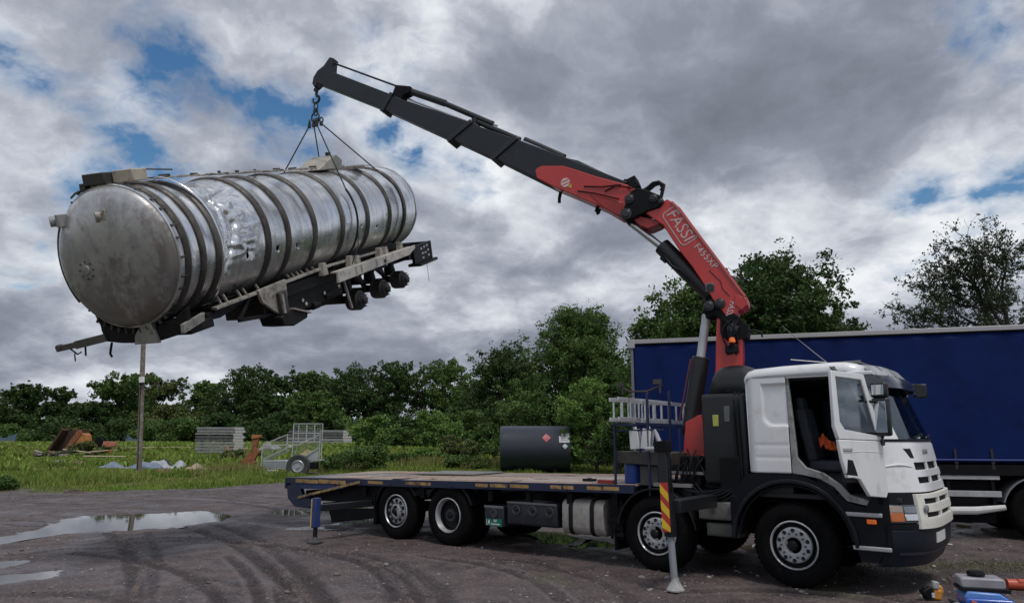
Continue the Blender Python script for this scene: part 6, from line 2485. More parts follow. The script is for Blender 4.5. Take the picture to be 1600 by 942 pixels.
m_.box(-.5, .5, 6.9, 7.1, 1.0, 1.08)
m_.build('rear_walkway', PALE, tanker, bevel=.01)
# chassis frame
m_ = MB()
for x in (-.48, .42):
    m_.prism([(.05, -1.20), (1.0, -1.14), (2.4, -1.12), (2.9, -1.32), (8.6, -1.40), (9.3, -1.36), (9.3, -1.10), (8.6, -1.10), (2.2, -1.02), (.05, -.98)], x, x + .08, ax='x')
for y in (.4, 1.2, 2.2, 3.2, 4.2, 5.0, 6.1, 7.1, 8.2, 9.2):
    m_.box(-.40, .42, y - .04, y + .04, -1.28 if y > 3 else -1.12, -1.04)
m_.build('chassis', DARKM, tanker, bevel=.006)
# thin pale ledge rail on the near side, with little stubs up to the barrel
m_ = MB()
m_.bar((.82, .75, -.955), (.80, 4.3, -.86), .10, .045)
m_.bar((.80, 4.3, -.86), (.78, 6.9, -.90), .07, .045)
ledge = m_.build('ledge_rail', PALE, tanker, bevel=.004)
for y in (.95, 1.10, 1.45, 1.60, 1.95, 2.9, 3.05, 3.2, 3.35, 3.55, 3.75):
    MB().bar((.80, y, -.93 + (y - .75) * .025), (.74, y, -.80), .02, .035).build('rail_stub', PALE, ledge)
m_ = MB()
m_.box(.30, .78, .8, 2.3, -1.04, -.97)
m_.box(.30, .78, 2.3, 4.6, -1.18, -.97)
m_.prism([(.6, -1.0), (1.55, -1.02), (1.30, -1.08), (.95, -1.14), (.7, -1.12)], .55, .75, ax='x')
m_.build('side_valance', DARKM, tanker, bevel=.01)
# front gooseneck plates and the bent bar
m_ = MB()
m_.prism([(-.72, -.70), (-.60, -1.02), (-.62, -1.22), (-.30, -1.26), (.25, -1.28), (.45, -1.24), (.9, -1.14), (.95, -.78), (.6, -1.0), (0, -1.08), (-.4, -1.02)], .02, .10, ax='y')
m_.box(-.62, .88, .10, .62, -1.20, -1.06)
m_.box(-.70, -.5, .1, .9, -1.1, -.7)
m_.build('gooseneck', DARKM, tanker, bevel=.012)
m_ = MB()
m_.prism([(-.02, -1.28), (.42, -1.27), (.34, -.98), (.22, -.92), (.02, -1.14)], -.03, .015, ax='y')
m_.build('front_plate', mat('grimy_pale', (.26, .25, .23), .55, var=.25, col2=(.08, .07, .06), fac2=(.5, .65)), tanker, bevel=.004)
m_ = MB()
m_.prism([(-.12, -1.13), (.33, -1.05), (.36, -.93), (-.10, -1.0)], .90, .965, ax='x')
m_.build('side_plate', mat('grimy_pale', (.26, .25, .23), .55), tanker, bevel=.004)
for k in range(11):
    a = R(-125 + k * 7)
    MB().obox(((TR_ + .03) * math.cos(a), -.015, (TR_ + .03) * math.sin(a) - .04), (.03, .03, .08), Matrix.Rotation(-a - PI / 2, 3, 'Y')).build('front_lug', BANDM, tanker)
m_ = MB()
m_.bar((-.55, .02, -1.16), (-1.12, .0, -1.25), .06, .12)
m_.bar((-1.05, .0, -1.24), (-1.50, .0, -1.30), .05, .09)
m_.lathe([(.05, -.04), (.05, .04)], (-1.44, 0, -1.28), 'y', 12)
m_.build('tow_bar', mat('bar_grime', (.12, .11, .10), .6, var=.3, metal=.3), tanker, bevel=.008)
m_ = MB()
m_.tube([(-1.25, .0, -1.30), (-1.15, .02, -1.40), (-1.05, .0, -1.36)], .012, 5)
m_.tube([(-.95, .0, -1.28), (-.98, .0, -1.42)], .014, 5)
m_.tube([(-1.18, .0, -1.38), (-1.2, .0, -1.50)], .010, 5)
m_.tube([(-.45, .0, -1.24), (-.52, .0, -1.40), (-.50, .0, -1.46)], .018, 5)
m_.build('torn_cable', BLACK, tanker)
# landing leg group
m_ = MB()
m_.prism([(1.78, -.88), (2.62, -.84), (2.55, -1.38), (2.30, -1.42), (1.86, -1.10)], .84, .90, ax='x')
plt = m_.build('landing_leg_plate', PALE, tanker, bevel=.006)
m_ = MB()
m_.prism([(2.24, -1.02), (2.46, -1.0), (2.46, -1.4), (2.24, -1.4)], .905, .98, ax='x')
m_.build('leg_slot', mat('box_dark', (.05, .045, .042), .6), plt, bevel=.01)
MB().bar((.99, 2.28, -1.05), (.99, 2.28, -1.38), .05, .05).build('leg_post', PALE, plt)
m_ = MB()
m_.prism([(2.15, -1.42), (2.62, -1.34), (3.0, -1.50), (2.95, -1.62), (2.5, -1.66), (2.2, -1.58)], .55, 1.0, ax='x')
m_.build('landing_foot', DARKM, tanker, bevel=.02)
m_ = MB()
m_.obox((.86, 2.78, -1.45), (.36, .55, .03), Matrix.Rotation(R(-20), 3, 'X'))
m_.build('foot_plate', mat('foot_tan', (.30, .26, .22), .6, var=.2), tanker, bevel=.004)
m_ = MB()
a, b_, c, d = Vector((.8, 1.60, -1.0)), Vector((.8, 1.30, -1.27)), Vector((.8, 2.40, -1.40)), Vector((.8, 1.95, -1.02))
m_.bar(a, b_, .06, .06)
m_.bar(b_, c, .06, .06)
m_.bar(d, b_.lerp(c, .62), .05, .05)
m_.build('side_frame_bar', DARKM, tanker, bevel=.004)
# dark equipment mass under the belly
rk = random.Random(9)
m_ = MB()
m_.box(-.55, .68, 2.7, 4.9, -1.55, -1.05)
m_.prism([(2.6, -1.05), (5.4, -1.05), (5.3, -1.75), (4.2, -1.68), (2.9, -1.58)], -.55, .45, ax='x')
m_.build('belly_frame', DARKM, tanker, bevel=.02)
for i in range(14):
    y = rk.uniform(2.8, 5.0)
    x = rk.uniform(.45, .75)
    z = rk.uniform(-1.6, -1.25)
    mm = MB()
    if i % 3 == 0:
        mm.lathe([(.08, -.12), (.08, .12)], (x, y, z), 'y', 14)
    elif i % 3 == 1:
        mm.obox((x, y, z), (rk.uniform(.1, .2), rk.uniform(.1, .3), rk.uniform(.08, .2)), Matrix.Rotation(rk.uniform(-.3, .3), 3, 'X'))
    else:
        mm.tube([(x, y, z), (x + .05, y + .2, z - .08), (x, y + .45, z + .02)], .025, 6)
    mm.build(('air_reservoir', 'bracket_box', 'air_hose')[i % 3], DARKM, tanker, bevel=.01 if i % 3 < 2 else 0)
for (y, z) in ((3.35, -1.36), (3.45, -1.45), (4.15, -1.38), (4.25, -1.44), (4.75, -1.36)):
    MB().obox((.70, y, z), (.02, .06, .05), Matrix.Rotation(.5, 3, 'X')).build('pale_tag', mat('tag_pale', (.5, .5, .5), .5), tanker)
m_ = MB()
m_.bar((.82, 4.72, -1.10), (.86, 4.86, -1.85), .04, .05)
m_.build('hanger_strap', PALE, tanker, bevel=.004)
# three axles with bare hubs
HUBM = mat('hub_cast', (.020, .018, .018), .5, var=.35, col2=(.05, .035, .03), fac2=(.55, .7))
for i, ya in enumerate((5.25, 6.42, 7.52)):
    za = -1.76 + i * .02
    m_ = MB()
    m_.tube([(-1.0, ya, za), (.90, ya, za)], .065, 12)
    for x in (-.5, .45):
        m_.prism([(ya - .55, -1.34), (ya - .30, -1.34), (ya - .12, za - .02), (ya + .14, za - .06), (ya + .14, za + .08), (ya - .16, za + .14)], x - .05, x + .05, ax='x')
        m_.lathe([(.13, -1.62), (.14, -1.5), (.12, -1.40), (.13, -1.34)], (x, ya + .2, 0), 'z', 14)
    ax_ = m_.build('axle', DARKM, tanker, bevel=.01)
    for sx in (1, -1):
        m_ = MB()
        prof = [(.10, .60), (.20, .61), (.215, .66), (.215, .86), (.195, .885), (.165, .89), (.16, .93), (.10, .94), (.09, 1.00), (.06, 1.02), (0, 1.02)]
        m_.lathe([(r_, h_ * sx) for r_, h_ in prof], (0, ya, za), 'x', 28, close=False)
        hb_ = m_.build('brake_drum', HUBM, ax_)
        for k in range(10):
            a = 2 * PI * k / 10
            if sx > 0:
                MB().tube([(.87, ya + .15 * math.cos(a), za + .15 * math.sin(a)), (.98, ya + .15 * math.cos(a), za + .15 * math.sin(a))], .012, 5).build('wheel_stud', HUBM, ax_)
# long pale beam over the axles with gussets
m_ = MB()
m_.prism([(4.15, -1.20), (4.20, -.98), (7.75, -.99), (8.1, -.97), (8.1, -1.04), (7.7, -1.16)], 1.0, 1.05, ax='x')
m_.box(.86, 1.0, 4.2, 8.0, -1.02, -.985)
bm2 = m_.build('axle_beam', mat('beam_pale', (.50, .47, .42), .5, var=.12, vscale=2, col2=(.18, .15, .13), fac2=(.52, .7), metal=.15), tanker, bevel=.006)
for y in (4.9, 5.15, 6.35):
    MB().box(1.051, 1.058, y, y + .05, -1.2, -.99).build('beam_rib', PALE, bm2)
MB().box(1.051, 1.075, 6.28, 6.34, -1.12, -1.06).build('lamp', BLACK, bm2)
for y, h_ in ((3.95, .24), (5.05, .22), (5.35, .18), (6.45, .20), (6.75, .18), (7.6, .16)):
    MB().prism([(y - .10, -1.0), (y + .10, -1.0), (y + .05, -1.0 + h_), (y - .03, -1.0 + h_)], .80, .92, ax='x').build('gusset', PALE, tanker, bevel=.006)
m_ = MB()
m_.prism([(4.6, -.98), (7.9, -.98), (7.7, -.80), (4.8, -.80)], .35, .70, ax='x')
m_.build('saddle_web', DARKM, tanker)
# tail light panel
tp = MB()
tp.box(.72, .80, 8.55, 9.78, -1.52, -1.05)
tp.box(-.9, .80, 9.60, 9.72, -1.52, -1.05)
tp.box(.5, .86, 8.75, 9.98, -1.60, -1.53)
tpo = tp.build('tail_frame', DARKM, tanker, bevel=.008)
for i, (y, z) in enumerate([(9.05, -1.17), (9.25, -1.15), (9.45, -1.13), (9.10, -1.30), (9.30, -1.30), (9.50, -1.26), (9.12, -1.42), (9.52, -1.40)]):
    MB().box(.801, .806, y - .055, y + .055, z - .025, z + .025).build('lamp_slot', mat('slot_grey', (.30, .32, .35) if i < 3 else (.3, .32, .35), .4), tpo)
MB().tube([(.8, 9.3, -1.55), (.78, 9.35, -1.9), (.80, 9.3, -2.1)], .006, 4).build('loose_wire', BLACK, tpo)
m_ = MB()
m_.box(-.8, .8, 8.2, 8.3, -1.35, -1.2)
m_.build('rear_crossmember', DARKM, tanker)
# rear end ladder pieces and skirts
m_ = MB()
m_.prism([(7.9, -1.0), (8.5, -1.0), (8.35, -.80), (8.05, -.75)], .45, .52, ax='x')
m_.build('rear_bracket', PALE, tanker, bevel=.005)

# ---- lifting chains
APEX = Vector((-4.25, 14.6, 8.72))
hook_pt = truck.matrix_world  # (identity until depsgraph; the hook is placed by construction)
HOOKW = Vector(CBn) + Vector(CU) * C2(494, 160)[0]
HOOKW.z = C2(494, 160)[1]
CH = mat('chain_steel', (.035, .033, .034), .45, metal=.5, var=.3)
sl = thing('lifting_chain', 'four legged steel lifting chain slung from the crane hook around the tank', 'lifting chain', HOOKW)


def Lw(p):
    return Vector(p) - HOOKW


def link_ring(c, ru, rv, u, v, r_, nm):
    pts = [c + u * (ru * math.cos(a)) + v * (rv * math.sin(a)) for a in np.linspace(0, 2 * PI, 17)[:-1]]
    return MB().tube(pts, r_, 7, closed=True).build(nm, CH, sl)


Ux = Vector((.9, -.4, 0)).normalized()
Uy = Vector((.4, .9, 0)).normalized()
Z = Vector((0, 0, 1))
base_ = HOOKW
z0 = 0.0
top_ = Vector((HOOKW.x, HOOKW.y, HOOKW.z - .03))
link_ring(Lw(top_ + Z * -.07), .05, .10, Ux, Z, .016, 'chain_link')
link_ring(Lw(top_ + Z * -.20), .045, .085, (Ux * .5 + Uy * .85).normalized(), Z, .015, 'chain_link')
mast = top_ + Z * -.32
link_ring(Lw(mast), .10, .12, Ux, Z, .018, 'master_link')
APEX = mast + Z * -.10
for dx_ in (-.15, -.03, .05, .17):
    c = APEX + Ux * dx_
    link_ring(Lw(c + Z * .0), .035, .06, (Ux + Uy * (.5 if dx_ > 0 else -.7)).normalized(), Z, .016, 'shortening_hook')
    MB().obox(Lw(c + Z * -.08), (.07, .05, .10), Matrix.Identity(3)).build('clevis', CH, sl, bevel=.01)


def basket(tpos, dx_near, dx_far, rad=TR_ + .075):
    """a chain that runs from the apex, under the barrel, and back"""
    apn = APEX + Ux * dx_near - Z * .08
    apf = APEX + Ux * dx_far - Z * .08
    # in the barrel frame
    inv = TM.inverted()
    out = []
    for ap, sg_ in ((apn, 1), (apf, -1)):
        q = inv @ ap
        d = math.hypot(q.x, q.z)
        phi = math.atan2(q.z, q.x)
        al = math.acos(min(1, rad / d))
        tang = phi - sg_ * al
        out.append((ap, tang))
    (ap1, t1), (ap2, t2) = out
    if t2 < t1:
        t2 += 2 * PI
    # go from t1 clockwise through the bottom to t2 - 2pi
    a0, a1 = t1, t2 - 2 * PI
    pts = [ap1]
    n = 42
    for k in range(n + 1):
        a = a0 + (a1 - a0) * k / n
        rr_ = rad + (.10 if -2.2 < a < -.9 else 0)
        pts.append(TM @ Vector((rr_ * math.cos(a), tpos, rr_ * math.sin(a))))
    pts.append(ap2)
    return pts


for i, (tp_, a, b_) in enumerate(((5.25, .05, -.15), (7.62, .17, -.03))):
    pts = basket(tp_, a, b_)
    MB().tube([Lw(p) for p in pts[:2]], .014, 6).build('chain_leg', CH, sl)
    MB().tube([Lw(p) for p in pts[-2:]], .014, 6).build('chain_leg', CH, sl)
    MB().tube([Lw(p) for p in pts[1:-1]], .024, 6).build('chain_loop', CH, sl)
    if i == 0:
        q0, q1 = pts[0], pts[8]
        MB().tube([Lw(q1 + (q0 - q1) * .0 + Vector((.02, -.05, 0))), Lw(q1 + Vector((.05, -.10, -.5))), Lw(q1 + Vector((-.05, -.12, -.9)))], .012, 6).build('loose_tail', CH, sl)

# ================================================================== BLUE CURTAIN TRAILER
BA = Vector((2.66, 16.0, 0.0))
BYAW = math.atan2(-2.2, 7.32)
bt = thing('curtain_side_trailer', 'long blue curtain sided trailer parked behind the crane lorry', 'trailer', BA, (0, 0, BYAW))
BLUEC = mat('curtain_blue', (.0018, .0135, .092), .6, var=.14, vscale=.6, col2=(.0016, .008, .058), fac2=(.45, .7), bump=.12, bscale=3, spec=.15)
BLEN = 13.6
mb = MB()
rows = []
for z in np.linspace(1.42, 3.92, 26):
    row = []
    for x in np.linspace(.06, BLEN - .06, 260):
        d = .008 * math.sin(x * 2 * PI / .62) * (.4 + .6 * abs(2 * (z - 1.42) / 2.5 - 1)) + .010 * (float(VN.fbm(np.array(x * 1.1), np.array(z * .7), 1.0, 3)) - .45)
        row.append((x, -d, z))
    rows.append(row)
mb.grid(rows)
mb.build('side_curtain', BLUEC, bt, solid=.006)
mb = MB()
mb.box(.06, BLEN, 2.46, 2.49, 1.42, 3.95)
mb.build('side_curtain', BLUEC, bt)
mb = MB()
mb.box(0.02, .05, .05, 2.5, 1.3, 3.96)
mb.build('front_wall', mat('headboard_grey', (.12, .13, .17), .5), bt)
mb = MB()
mb.box(0, .06, -.03, .05, 1.25, 4.0)
mb.build('corner_post', mat('post_grey', (.16, .17, .20), .5, var=.15), bt, bevel=.006)
mb = MB()
mb.box(-.04, BLEN, -.05, .04, 3.955, 4.05)
mb.build('roof_rail', mat('rail_alloy', (.40, .385, .39), .45, metal=.2, var=.1, vscale=1, col2=(.35, .33, .33), fac2=(.55, .75)), bt, bevel=.01)
mb = MB()
mb.box(-.04, BLEN, .04, 2.52, 3.96, 4.03)
mb.build('roof', mat('roof_white', (.6, .6, .6), .6), bt)
mb = MB()
mb.box(-.05, .10, -.055, .05, 3.86, 4.06)
mb.build('corner_casting', mat('casting_grey', (.40, .39, .40), .5), bt, bevel=.01)
mb = MB()
mb.box(-.02, BLEN, -.02, 2.48, 1.18, 1.38)
mb.box(.4, BLEN, .75, .95, .85, 1.18)
mb.box(.4, BLEN, 1.55, 1.75, .85, 1.18)
mb.build('chassis', CHASSIS, bt, bevel=.01)
mb = MB()
mb.tube([(.1, -.03, 1.47), (BLEN - .1, -.03, 1.47)], .022, 8)
mb.build('curtain_hem', mat('hem_blue', (.012, .035, .17), .5), bt)
for k, x in enumerate(np.arange(.62, BLEN, .62)):
    mm = MB()
    mm.box(x - .022, x + .022, -.022, -.012, 1.30, 1.68)
    mm.box(x - .03, x + .03, -.034, -.020, 1.40, 1.50)
    mm.build('curtain_strap', mat('strap_black', (.02, .022, .03), .6), bt)
# side guards, pale strips
GU = mat('guard_alloy', (.42, .42, .43), .5, metal=.2, var=.15, col2=(.25, .24, .23), fac2=(.55, .75))
BN = np.array([-math.sin(BYAW), math.cos(BYAW), 0.0])
BD = np.array([math.cos(BYAW), math.sin(BYAW), 0.0])


def B2(px, py):
    P = on_plane(px, py, np.array(BA), BN) - np.array(BA)
    return (float(P @ BD), float(P[2]))


GX1 = B2(1562, 745)[0]
GX2 = B2(1572, 795)[0]
for z in (1.16, .84):
    for (x0, x1) in ((1.5, GX1),):
        MB().box(x0, x1, -.005, .02, z - .055, z + .055).build('side_guard', GU, bt, bevel=.006)
MB().tube([(4.2, .02, .54), (5.5, .02, .53), (GX2 - 1.3, .02, .51), (GX2 - .5, .02, .53), (GX2, .02, .60)], [.07, .07, .075, .075, .05], 10).build('bent_guard_rail', mat('guard_white', (.66, .66, .64), .5, var=.08, col2=(.4, .4, .38), fac2=(.6, .8)), bt)
for x in (2.0, 4.4, 6.0, GX1 - .15):
    MB().box(x, x + .06, .02, .08, .55, 1.2).build('guard_bracket', CHASSIS, bt)
# landing legs and wheels
for y in (.45, 1.95):
    mm = MB()
    mm.box(2.6, 2.72, y, y + .12, .12, 1.1)
    mm.box(2.5, 2.82, y - .08, y + .2, .0, .04)
    mm.build('landing_leg', CHASSIS, bt, bevel=.006)
W2 = None
WX0 = B2(1628, 770)[0]
for i, x in enumerate((WX0, WX0 + 1.31, WX0 + 2.62)):
    for y, fl in ((.05, 0), (2.45, 1)):
        if W2 is None:
            t0, subs = W_SRC['tag']
            W2 = True
        t_ = t0.copy()
        COL.objects.link(t_)
        t_.parent = bt
        t_.location = (x, y, .52)
        t_.rotation_euler = (0, 0, PI if fl else 0)
        for s_ in subs:
            c = s_.copy()
            COL.objects.link(c)
            c.parent = t_
    a_o = arc((x, .52), .66, R(15), R(165), 20)
    a_i = arc((x, .52), .635, R(165), R(15), 20)
    MB().prism(a_o + a_i, .0, .5).build('mudguard', mat('guard_grey', (.20, .21, .23), .5), bt)
mm = MB()
mm.box(WX0 - .5, WX0 + 3.2, .7, 1.8, .5, .9)
mm.build('bogie', CHASSIS, bt, bevel=.02)
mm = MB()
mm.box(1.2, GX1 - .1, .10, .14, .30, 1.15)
mm.build('underside_sheet', mat('underside_dark', (.008, .008, .010), .8, spec=.1), bt)  # thin dark sheet closing the space behind the side guards

# ================================================================== THINGS IN THE FIELD AND ON THE YARD
def base_at(px, py, field=True):
    r = ray(px, py)
    P = ground_at(px, py)
    x, y = float(P[0]), float(P[1])
    z = float(field_z(np.array(x), np.array(y))) if field else float(yard_height(np.array([x]), np.array([y]))[0])
    return Vector((x, y, z)), y / (FPX * CP)


# wooden pole with a white box
pb, k = base_at(217, 741)
pole = thing('utility_pole', 'weathered wooden pole with a small white box standing in the grass', 'pole', pb, (0, R(-3.6), 0))
PH_ = 330 * k
mb = MB()
mb.tube([(0, 0, -.4), (0, 0, PH_ * .5), (0, 0, PH_)], [.145, .13, .11], 14)
mb.build('shaft', mat('pole_wood', (.16, .135, .11), .85, var=.35, vscale=1.5, col2=(.30, .28, .25), fac2=(.5, .65), bump=.5, bscale=8), pole)
mb = MB()
mb.box(-.05, .22, -.26, -.13, 141 * k - .16, 141 * k + .16)
mb.build('meter_box', mat('box_white', (.75, .75, .74), .5), pole, bevel=.02)
mb = MB()
mb.box(-.05, .18, -.28, -.13, 141 * k - .26, 141 * k - .17)
mb.tube([(0, -.15, 141 * k - .2), (0, -.16, .3)], .018, 5)
mb.build('conduit', BLACK, pole)

# rusty loader bucket
pb, k = base_at(112, 708)
bk = thing('loader_bucket', 'large rusty excavator bucket tipped over in the grass', 'digger bucket', pb, (0, 0, R(-8)))
u = lambda v: v * k
mb = MB()
prof = [(-38, 0), (-16, 35), (14, 37), (21, 30), (24, 20), (16, 8), (2, 0)]
for (y0, y1) in ((-.62, -.58), (.58, .62)):
    pass
sh = MB()
sh.prism([(u(a), u(b)) for a, b in [(-38, 0), (-17, 34), (-15, 36), (-14, 33), (-34, 0)]], -.6, .6)
sh.build('bucket_back', mat('bucket_dark', (.05, .028, .02), .85, var=.4, vscale=3, col2=(.12, .055, .03), fac2=(.5, .7)), bk)
sh = MB()
sh.prism([(u(a), u(b)) for a, b in [(-16, 33), (13, 35), (19, 32), (22, 27), (24, 20), (20, 10), (12, 2), (-2, 0), (-38, 0)]], .55, .60)
sh.build('bucket_inner', mat('bucket_dark', (.05, .028, .02), .85), bk)
sh = MB()
sh.prism([(u(a), u(b)) for a, b in [(12, 34), (18, 33), (20, 28), (-2, 2), (-10, 0)]], -.68, -.58)
sh.build('bucket_cheek', RUST, bk, bevel=.02)
sh = MB()
sh.prism([(u(a), u(b)) for a, b in [(19, 29), (24, 26), (26, 18), (22, 10), (14, 3), (2, 1)]], -.6, .6)
sh.build('bucket_shell', mat('rust_orange', (.42, .17, .05), .8, var=.3, vscale=2, col2=(.20, .08, .04), fac2=(.5, .7)), bk, bevel=.02)
sh = MB()
sh.bar((u(-17), -.62, u(35)), (u(13), -.62, u(36)), .06, .06)
sh.build('bucket_lip', RUST, bk)

pb, k = base_at(160, 711)
rm = thing('scrap_machine', 'low rusty red machine part lying beside the loader bucket', 'scrap machine', pb)
for nm, pts, y0, y1, m_ in (('body', [(-16, 2), (-10, 10), (0, 12), (2, 5), (14, 4), (14, 0), (-14, 0)], -.4, .4, RUST),
                            ('hood', [(0, 12), (2, 20), (19, 19), (19, 13), (8, 11)], -.35, .35, mat('faded_pink_rust', (.42, .16, .10), .75, var=.2)),
                            ('engine', [(-14, 12), (-12, 24), (-4, 26), (0, 20), (0, 12)], -.2, .3, CHASSIS),
                            ('skid', [(-14, 0), (16, 0), (18, 8), (14, 8), (12, 2), (-14, 2)], -.45, -.35, mat('rust_orange', (.42, .17, .05), .8))):
    MB().prism([(a * k, b * k) for a, b in pts], y0, y1).build(nm, m_, rm, bevel=.02)
PALEW = mat('pale_timber', (.44, .36, .26), .8, var=.2, vscale=6)


def log(px0, py0, px1, py1, r_, label, m=PALEW, name='timber_pole', cat='timber', group=None, lift=.12):
    a, _ = base_at(px0, py0)
    b_, _ = base_at(px1, py1)
    b_ = Vector((b_.x, b_.y, b_.z))
    mb = MB()
    c = (a + b_) / 2
    mid = Vector((0, 0, .02))
    mb.tube([a - c + Vector((0, 0, lift)), mid + Vector((0, 0, lift)), b_ - c + Vector((0, 0, lift))], [r_, r_ * .9, r_ * .8], 8)
    o = mb.build(name, m, None)
    o.location = c
    return tag(o, label, cat, group)


log(98, 709, 140, 714, .09, 'pale bent timber lying in front of the loader bucket', lift=.45)
log(138, 714, 182, 710, .08, 'pale timber leaning up against the red machine part', lift=.5)
log(180, 706, 302, 704, .06, 'long thin pale pole lying across the grass behind the wooden pole', lift=.55)
log(130, 716, 208, 716, .07, 'long straight pale pole lying under the red machine part', lift=.12)
rk = random.Random(31)
pb, k = base_at(78, 714)
hp = thing('rubble_heap', 'heap of grey stones and dark timber at the foot of the loader bucket', 'rubble heap', pb)
for i in range(22):
    mb = MB()
    s1 = rk.uniform(.18, .5)
    mb.obox((rk.uniform(-22, 26) * k, rk.uniform(-.4, .3), rk.uniform(.05, .5)), (s1 * 1.8, s1, s1 * rk.uniform(.3, .6)), Matrix.Rotation(rk.uniform(-.5, .5), 3, 'Y') @ Matrix.Rotation(rk.uniform(0, 3), 3, 'Z'))
    mb.build('rubble_piece', [mat('rubble_grey', (.25, .24, .22), .85, var=.3), mat('rubble_dark', (.04, .035, .03), .85), mat('rubble_brown', (.14, .09, .07), .85)][i % 3], hp, bevel=.03)
for (px, py, s_, c_, lab, cat_) in ((88, 724, .30, (.24, .23, .20), 'flat grey stone in the grass below the rubble heap', 'stone'), (98, 722, .22, (.24, .23, .20), 'small grey stone right of the flat stone', 'stone'),
                                (124, 724, .35, (.20, .12, .09), 'low brown brick heap in the grass below the loader bucket', 'brick heap'), (22, 738, .45, (.10, .055, .04), 'brown clump of scrap in the grass at far left', 'scrap'),
                                (3, 732, .25, (.08, .06, .05), 'dark lump at the left edge of the field', 'scrap'), (162, 718, .2, (.35, .34, .33), 'pale stone in the grass near the red machine part', 'stone'),
                                (256, 741, .42, (.20, .10, .07), 'brown broken block in the grass right of the wooden pole', 'block'), (372, 722, .35, (.32, .27, .16), 'pale lump of sand in the grass near the rusty arm', 'sand lump'),
                                (115, 770, .22, (.07, .05, .045), 'dark clod at the muddy edge of the grass', 'clod'), (722, 702, .5, (.55, .55, .56), 'white sheet of scrap lying in mid field', 'scrap')):
    pb, k = base_at(px, py)
    mb = MB()
    r0 = np.random.default_rng(int(px))
    rows = []
    for i in range(7):
        row = []
        for j in range(11):
            a = 2 * PI * j / 10
            f = math.sin(PI / 2 * i / 6)
            row.append((s_ * 1.6 * f * math.cos(a) * (1 + .2 * math.sin(3 * a + px)), s_ * f * math.sin(a), s_ * .7 * math.cos(PI / 2 * i / 6) - .05 + .04 * math.sin(5 * a + px)))
        rows.append(row)
    mb.grid(rows)
    o = mb.build({'stone': 'field_stone', 'brick heap': 'brick_heap', 'scrap': 'scrap_lump', 'block': 'broken_block', 'sand lump': 'sand_lump', 'clod': 'mud_clod'}[cat_], mat('lump_%02d%02d%02d' % tuple(int(c * 100) for c in c_), c_, .85, var=.35, vscale=6, bump=.6, bscale=9), None)
    o.location = pb
    tag(o, lab, cat_)


# tarpaulin heap
def draped(name, label, cat, px, py, wpx, hpx, col, seed, m=None, depth=1.2, parent=None):
    pb, k = base_at(px, py)
    rg = np.random.default_rng(seed)
    mb = MB()
    rows = []
    ph = rg.uniform(0, 6, 4)
    for j in range(16):
        v = j / 15
        row = []
        for i in range(40):
            u_ = i / 39
            e = math.sin(PI * u_) ** .45 * math.sin(PI * v) ** .6
            z = hpx * k * e * (.55 + .3 * math.sin(u_ * 9 + ph[0]) + .2 * math.sin(u_ * 17 + v * 5 + ph[1]) + .12 * math.sin(v * 11 + u_ * 4 + ph[2]))
            row.append(((u_ - .5) * wpx * k, (v - .5) * depth + .15 * math.sin(u_ * 7 + ph[3]), max(z, -.02)))
        rows.append(row)
    mb.grid(rows)
    o = mb.build(name, m or mat(name + '_skin', col, .45, var=.25, vscale=4), None, solid=.01)
    o.location = pb
    return tag(o, label, cat)


draped('tarpaulin', 'crumpled blue grey tarpaulin lying in the grass behind the wooden pole', 'tarpaulin', 206, 733, 96, 16, (.16, .20, .27), 3)
draped('plastic_sheet', 'pale grey plastic sheet heaped right of the wooden pole', 'plastic sheet', 258, 732, 62, 18, (.34, .36, .38), 4)
draped('black_sheet', 'black sheet lying over the back of the pale plastic heap', 'black sheet', 266, 729, 50, 13, (.015, .016, .018), 5)
draped('sand_pile', 'low pile of tan sand in the grass left of the slab stack', 'sand pile', 306, 736, 42, 12, (.34, .26, .17), 6, depth=1.5)
draped('earth_heap', 'brown heap of earth at the right foot of the tall slab stack', 'earth heap', 358, 709, 26, 16, (.26, .15, .09), 7, depth=1.2)


# concrete slab stacks
def slab_stack(px0, px1, pytop, pybase, n, label, endpx, seed):
    pb, k = base_at((px0 + px1) / 2, pybase)
    rk_ = random.Random(seed)
    root = thing('slab_stack', label, 'slab stack', pb, (0, 0, R(14)), group='stacks of concrete slabs')
    Wd = (px1 - px0) * k
    Ht = (pybase - pytop) * k
    hh = Ht / n
    C1 = [mat('slab_concrete', (.24, .235, .24), .85, var=.25, vscale=3, col2=(.12, .115, .11), fac2=(.5, .7)), mat('slab_dark', (.10, .095, .10), .85, var=.3, vscale=3)]
    for i in range(n):
        z = i * hh
        gap = .25 if rk_.random() < .8 else .45
        off = rk_.uniform(-.10, .10)
        m_ = C1[0 if i not in (n // 2, n // 2 + 1) else 1]
        o = MB().box(-Wd / 2 + off, Wd / 2 + off, -.9, .9, z + hh * gap, z + hh).build('slab', m_, root, bevel=.015)
        for x in (-.35, .35):
            MB().box(x * Wd - .05, x * Wd + .05, -.8, .8, z, z + hh * gap).build('spacer', mat('spacer_dark', (.03, .026, .022), .9), root)
        # pale broken end blocks
        if endpx:
            MB().box(Wd / 2 + off + .01, Wd / 2 + off + endpx * k + rk_.uniform(-.1, .1), -.85, .3, z + hh * .1, z + hh * .97).build('end_block', mat('slab_pale', (.42, .40, .40), .85, var=.2, vscale=5), root, bevel=.02)
    return root


slab_stack(309, 362, 670, 709, 9, 'tall stack of grey concrete slabs with pale right end', 14, 1)
slab_stack(500, 534, 673, 694, 5, 'low stack of concrete slabs with pale right end behind the mesh trailer', 13, 2)
slab_stack(452, 500, 674, 694, 4, 'low dark stack of slabs seen through the mesh trailer cage', 0, 3)
draped('debris_heap', 'heap of grey boards and scrap behind the left side of the mesh trailer', 'debris heap', 430, 704, 56, 14, (.26, .25, .24), 9)
log(368, 706, 400, 705, .10, 'pale beam lying between the slab stack and the rusty arm', lift=.4)

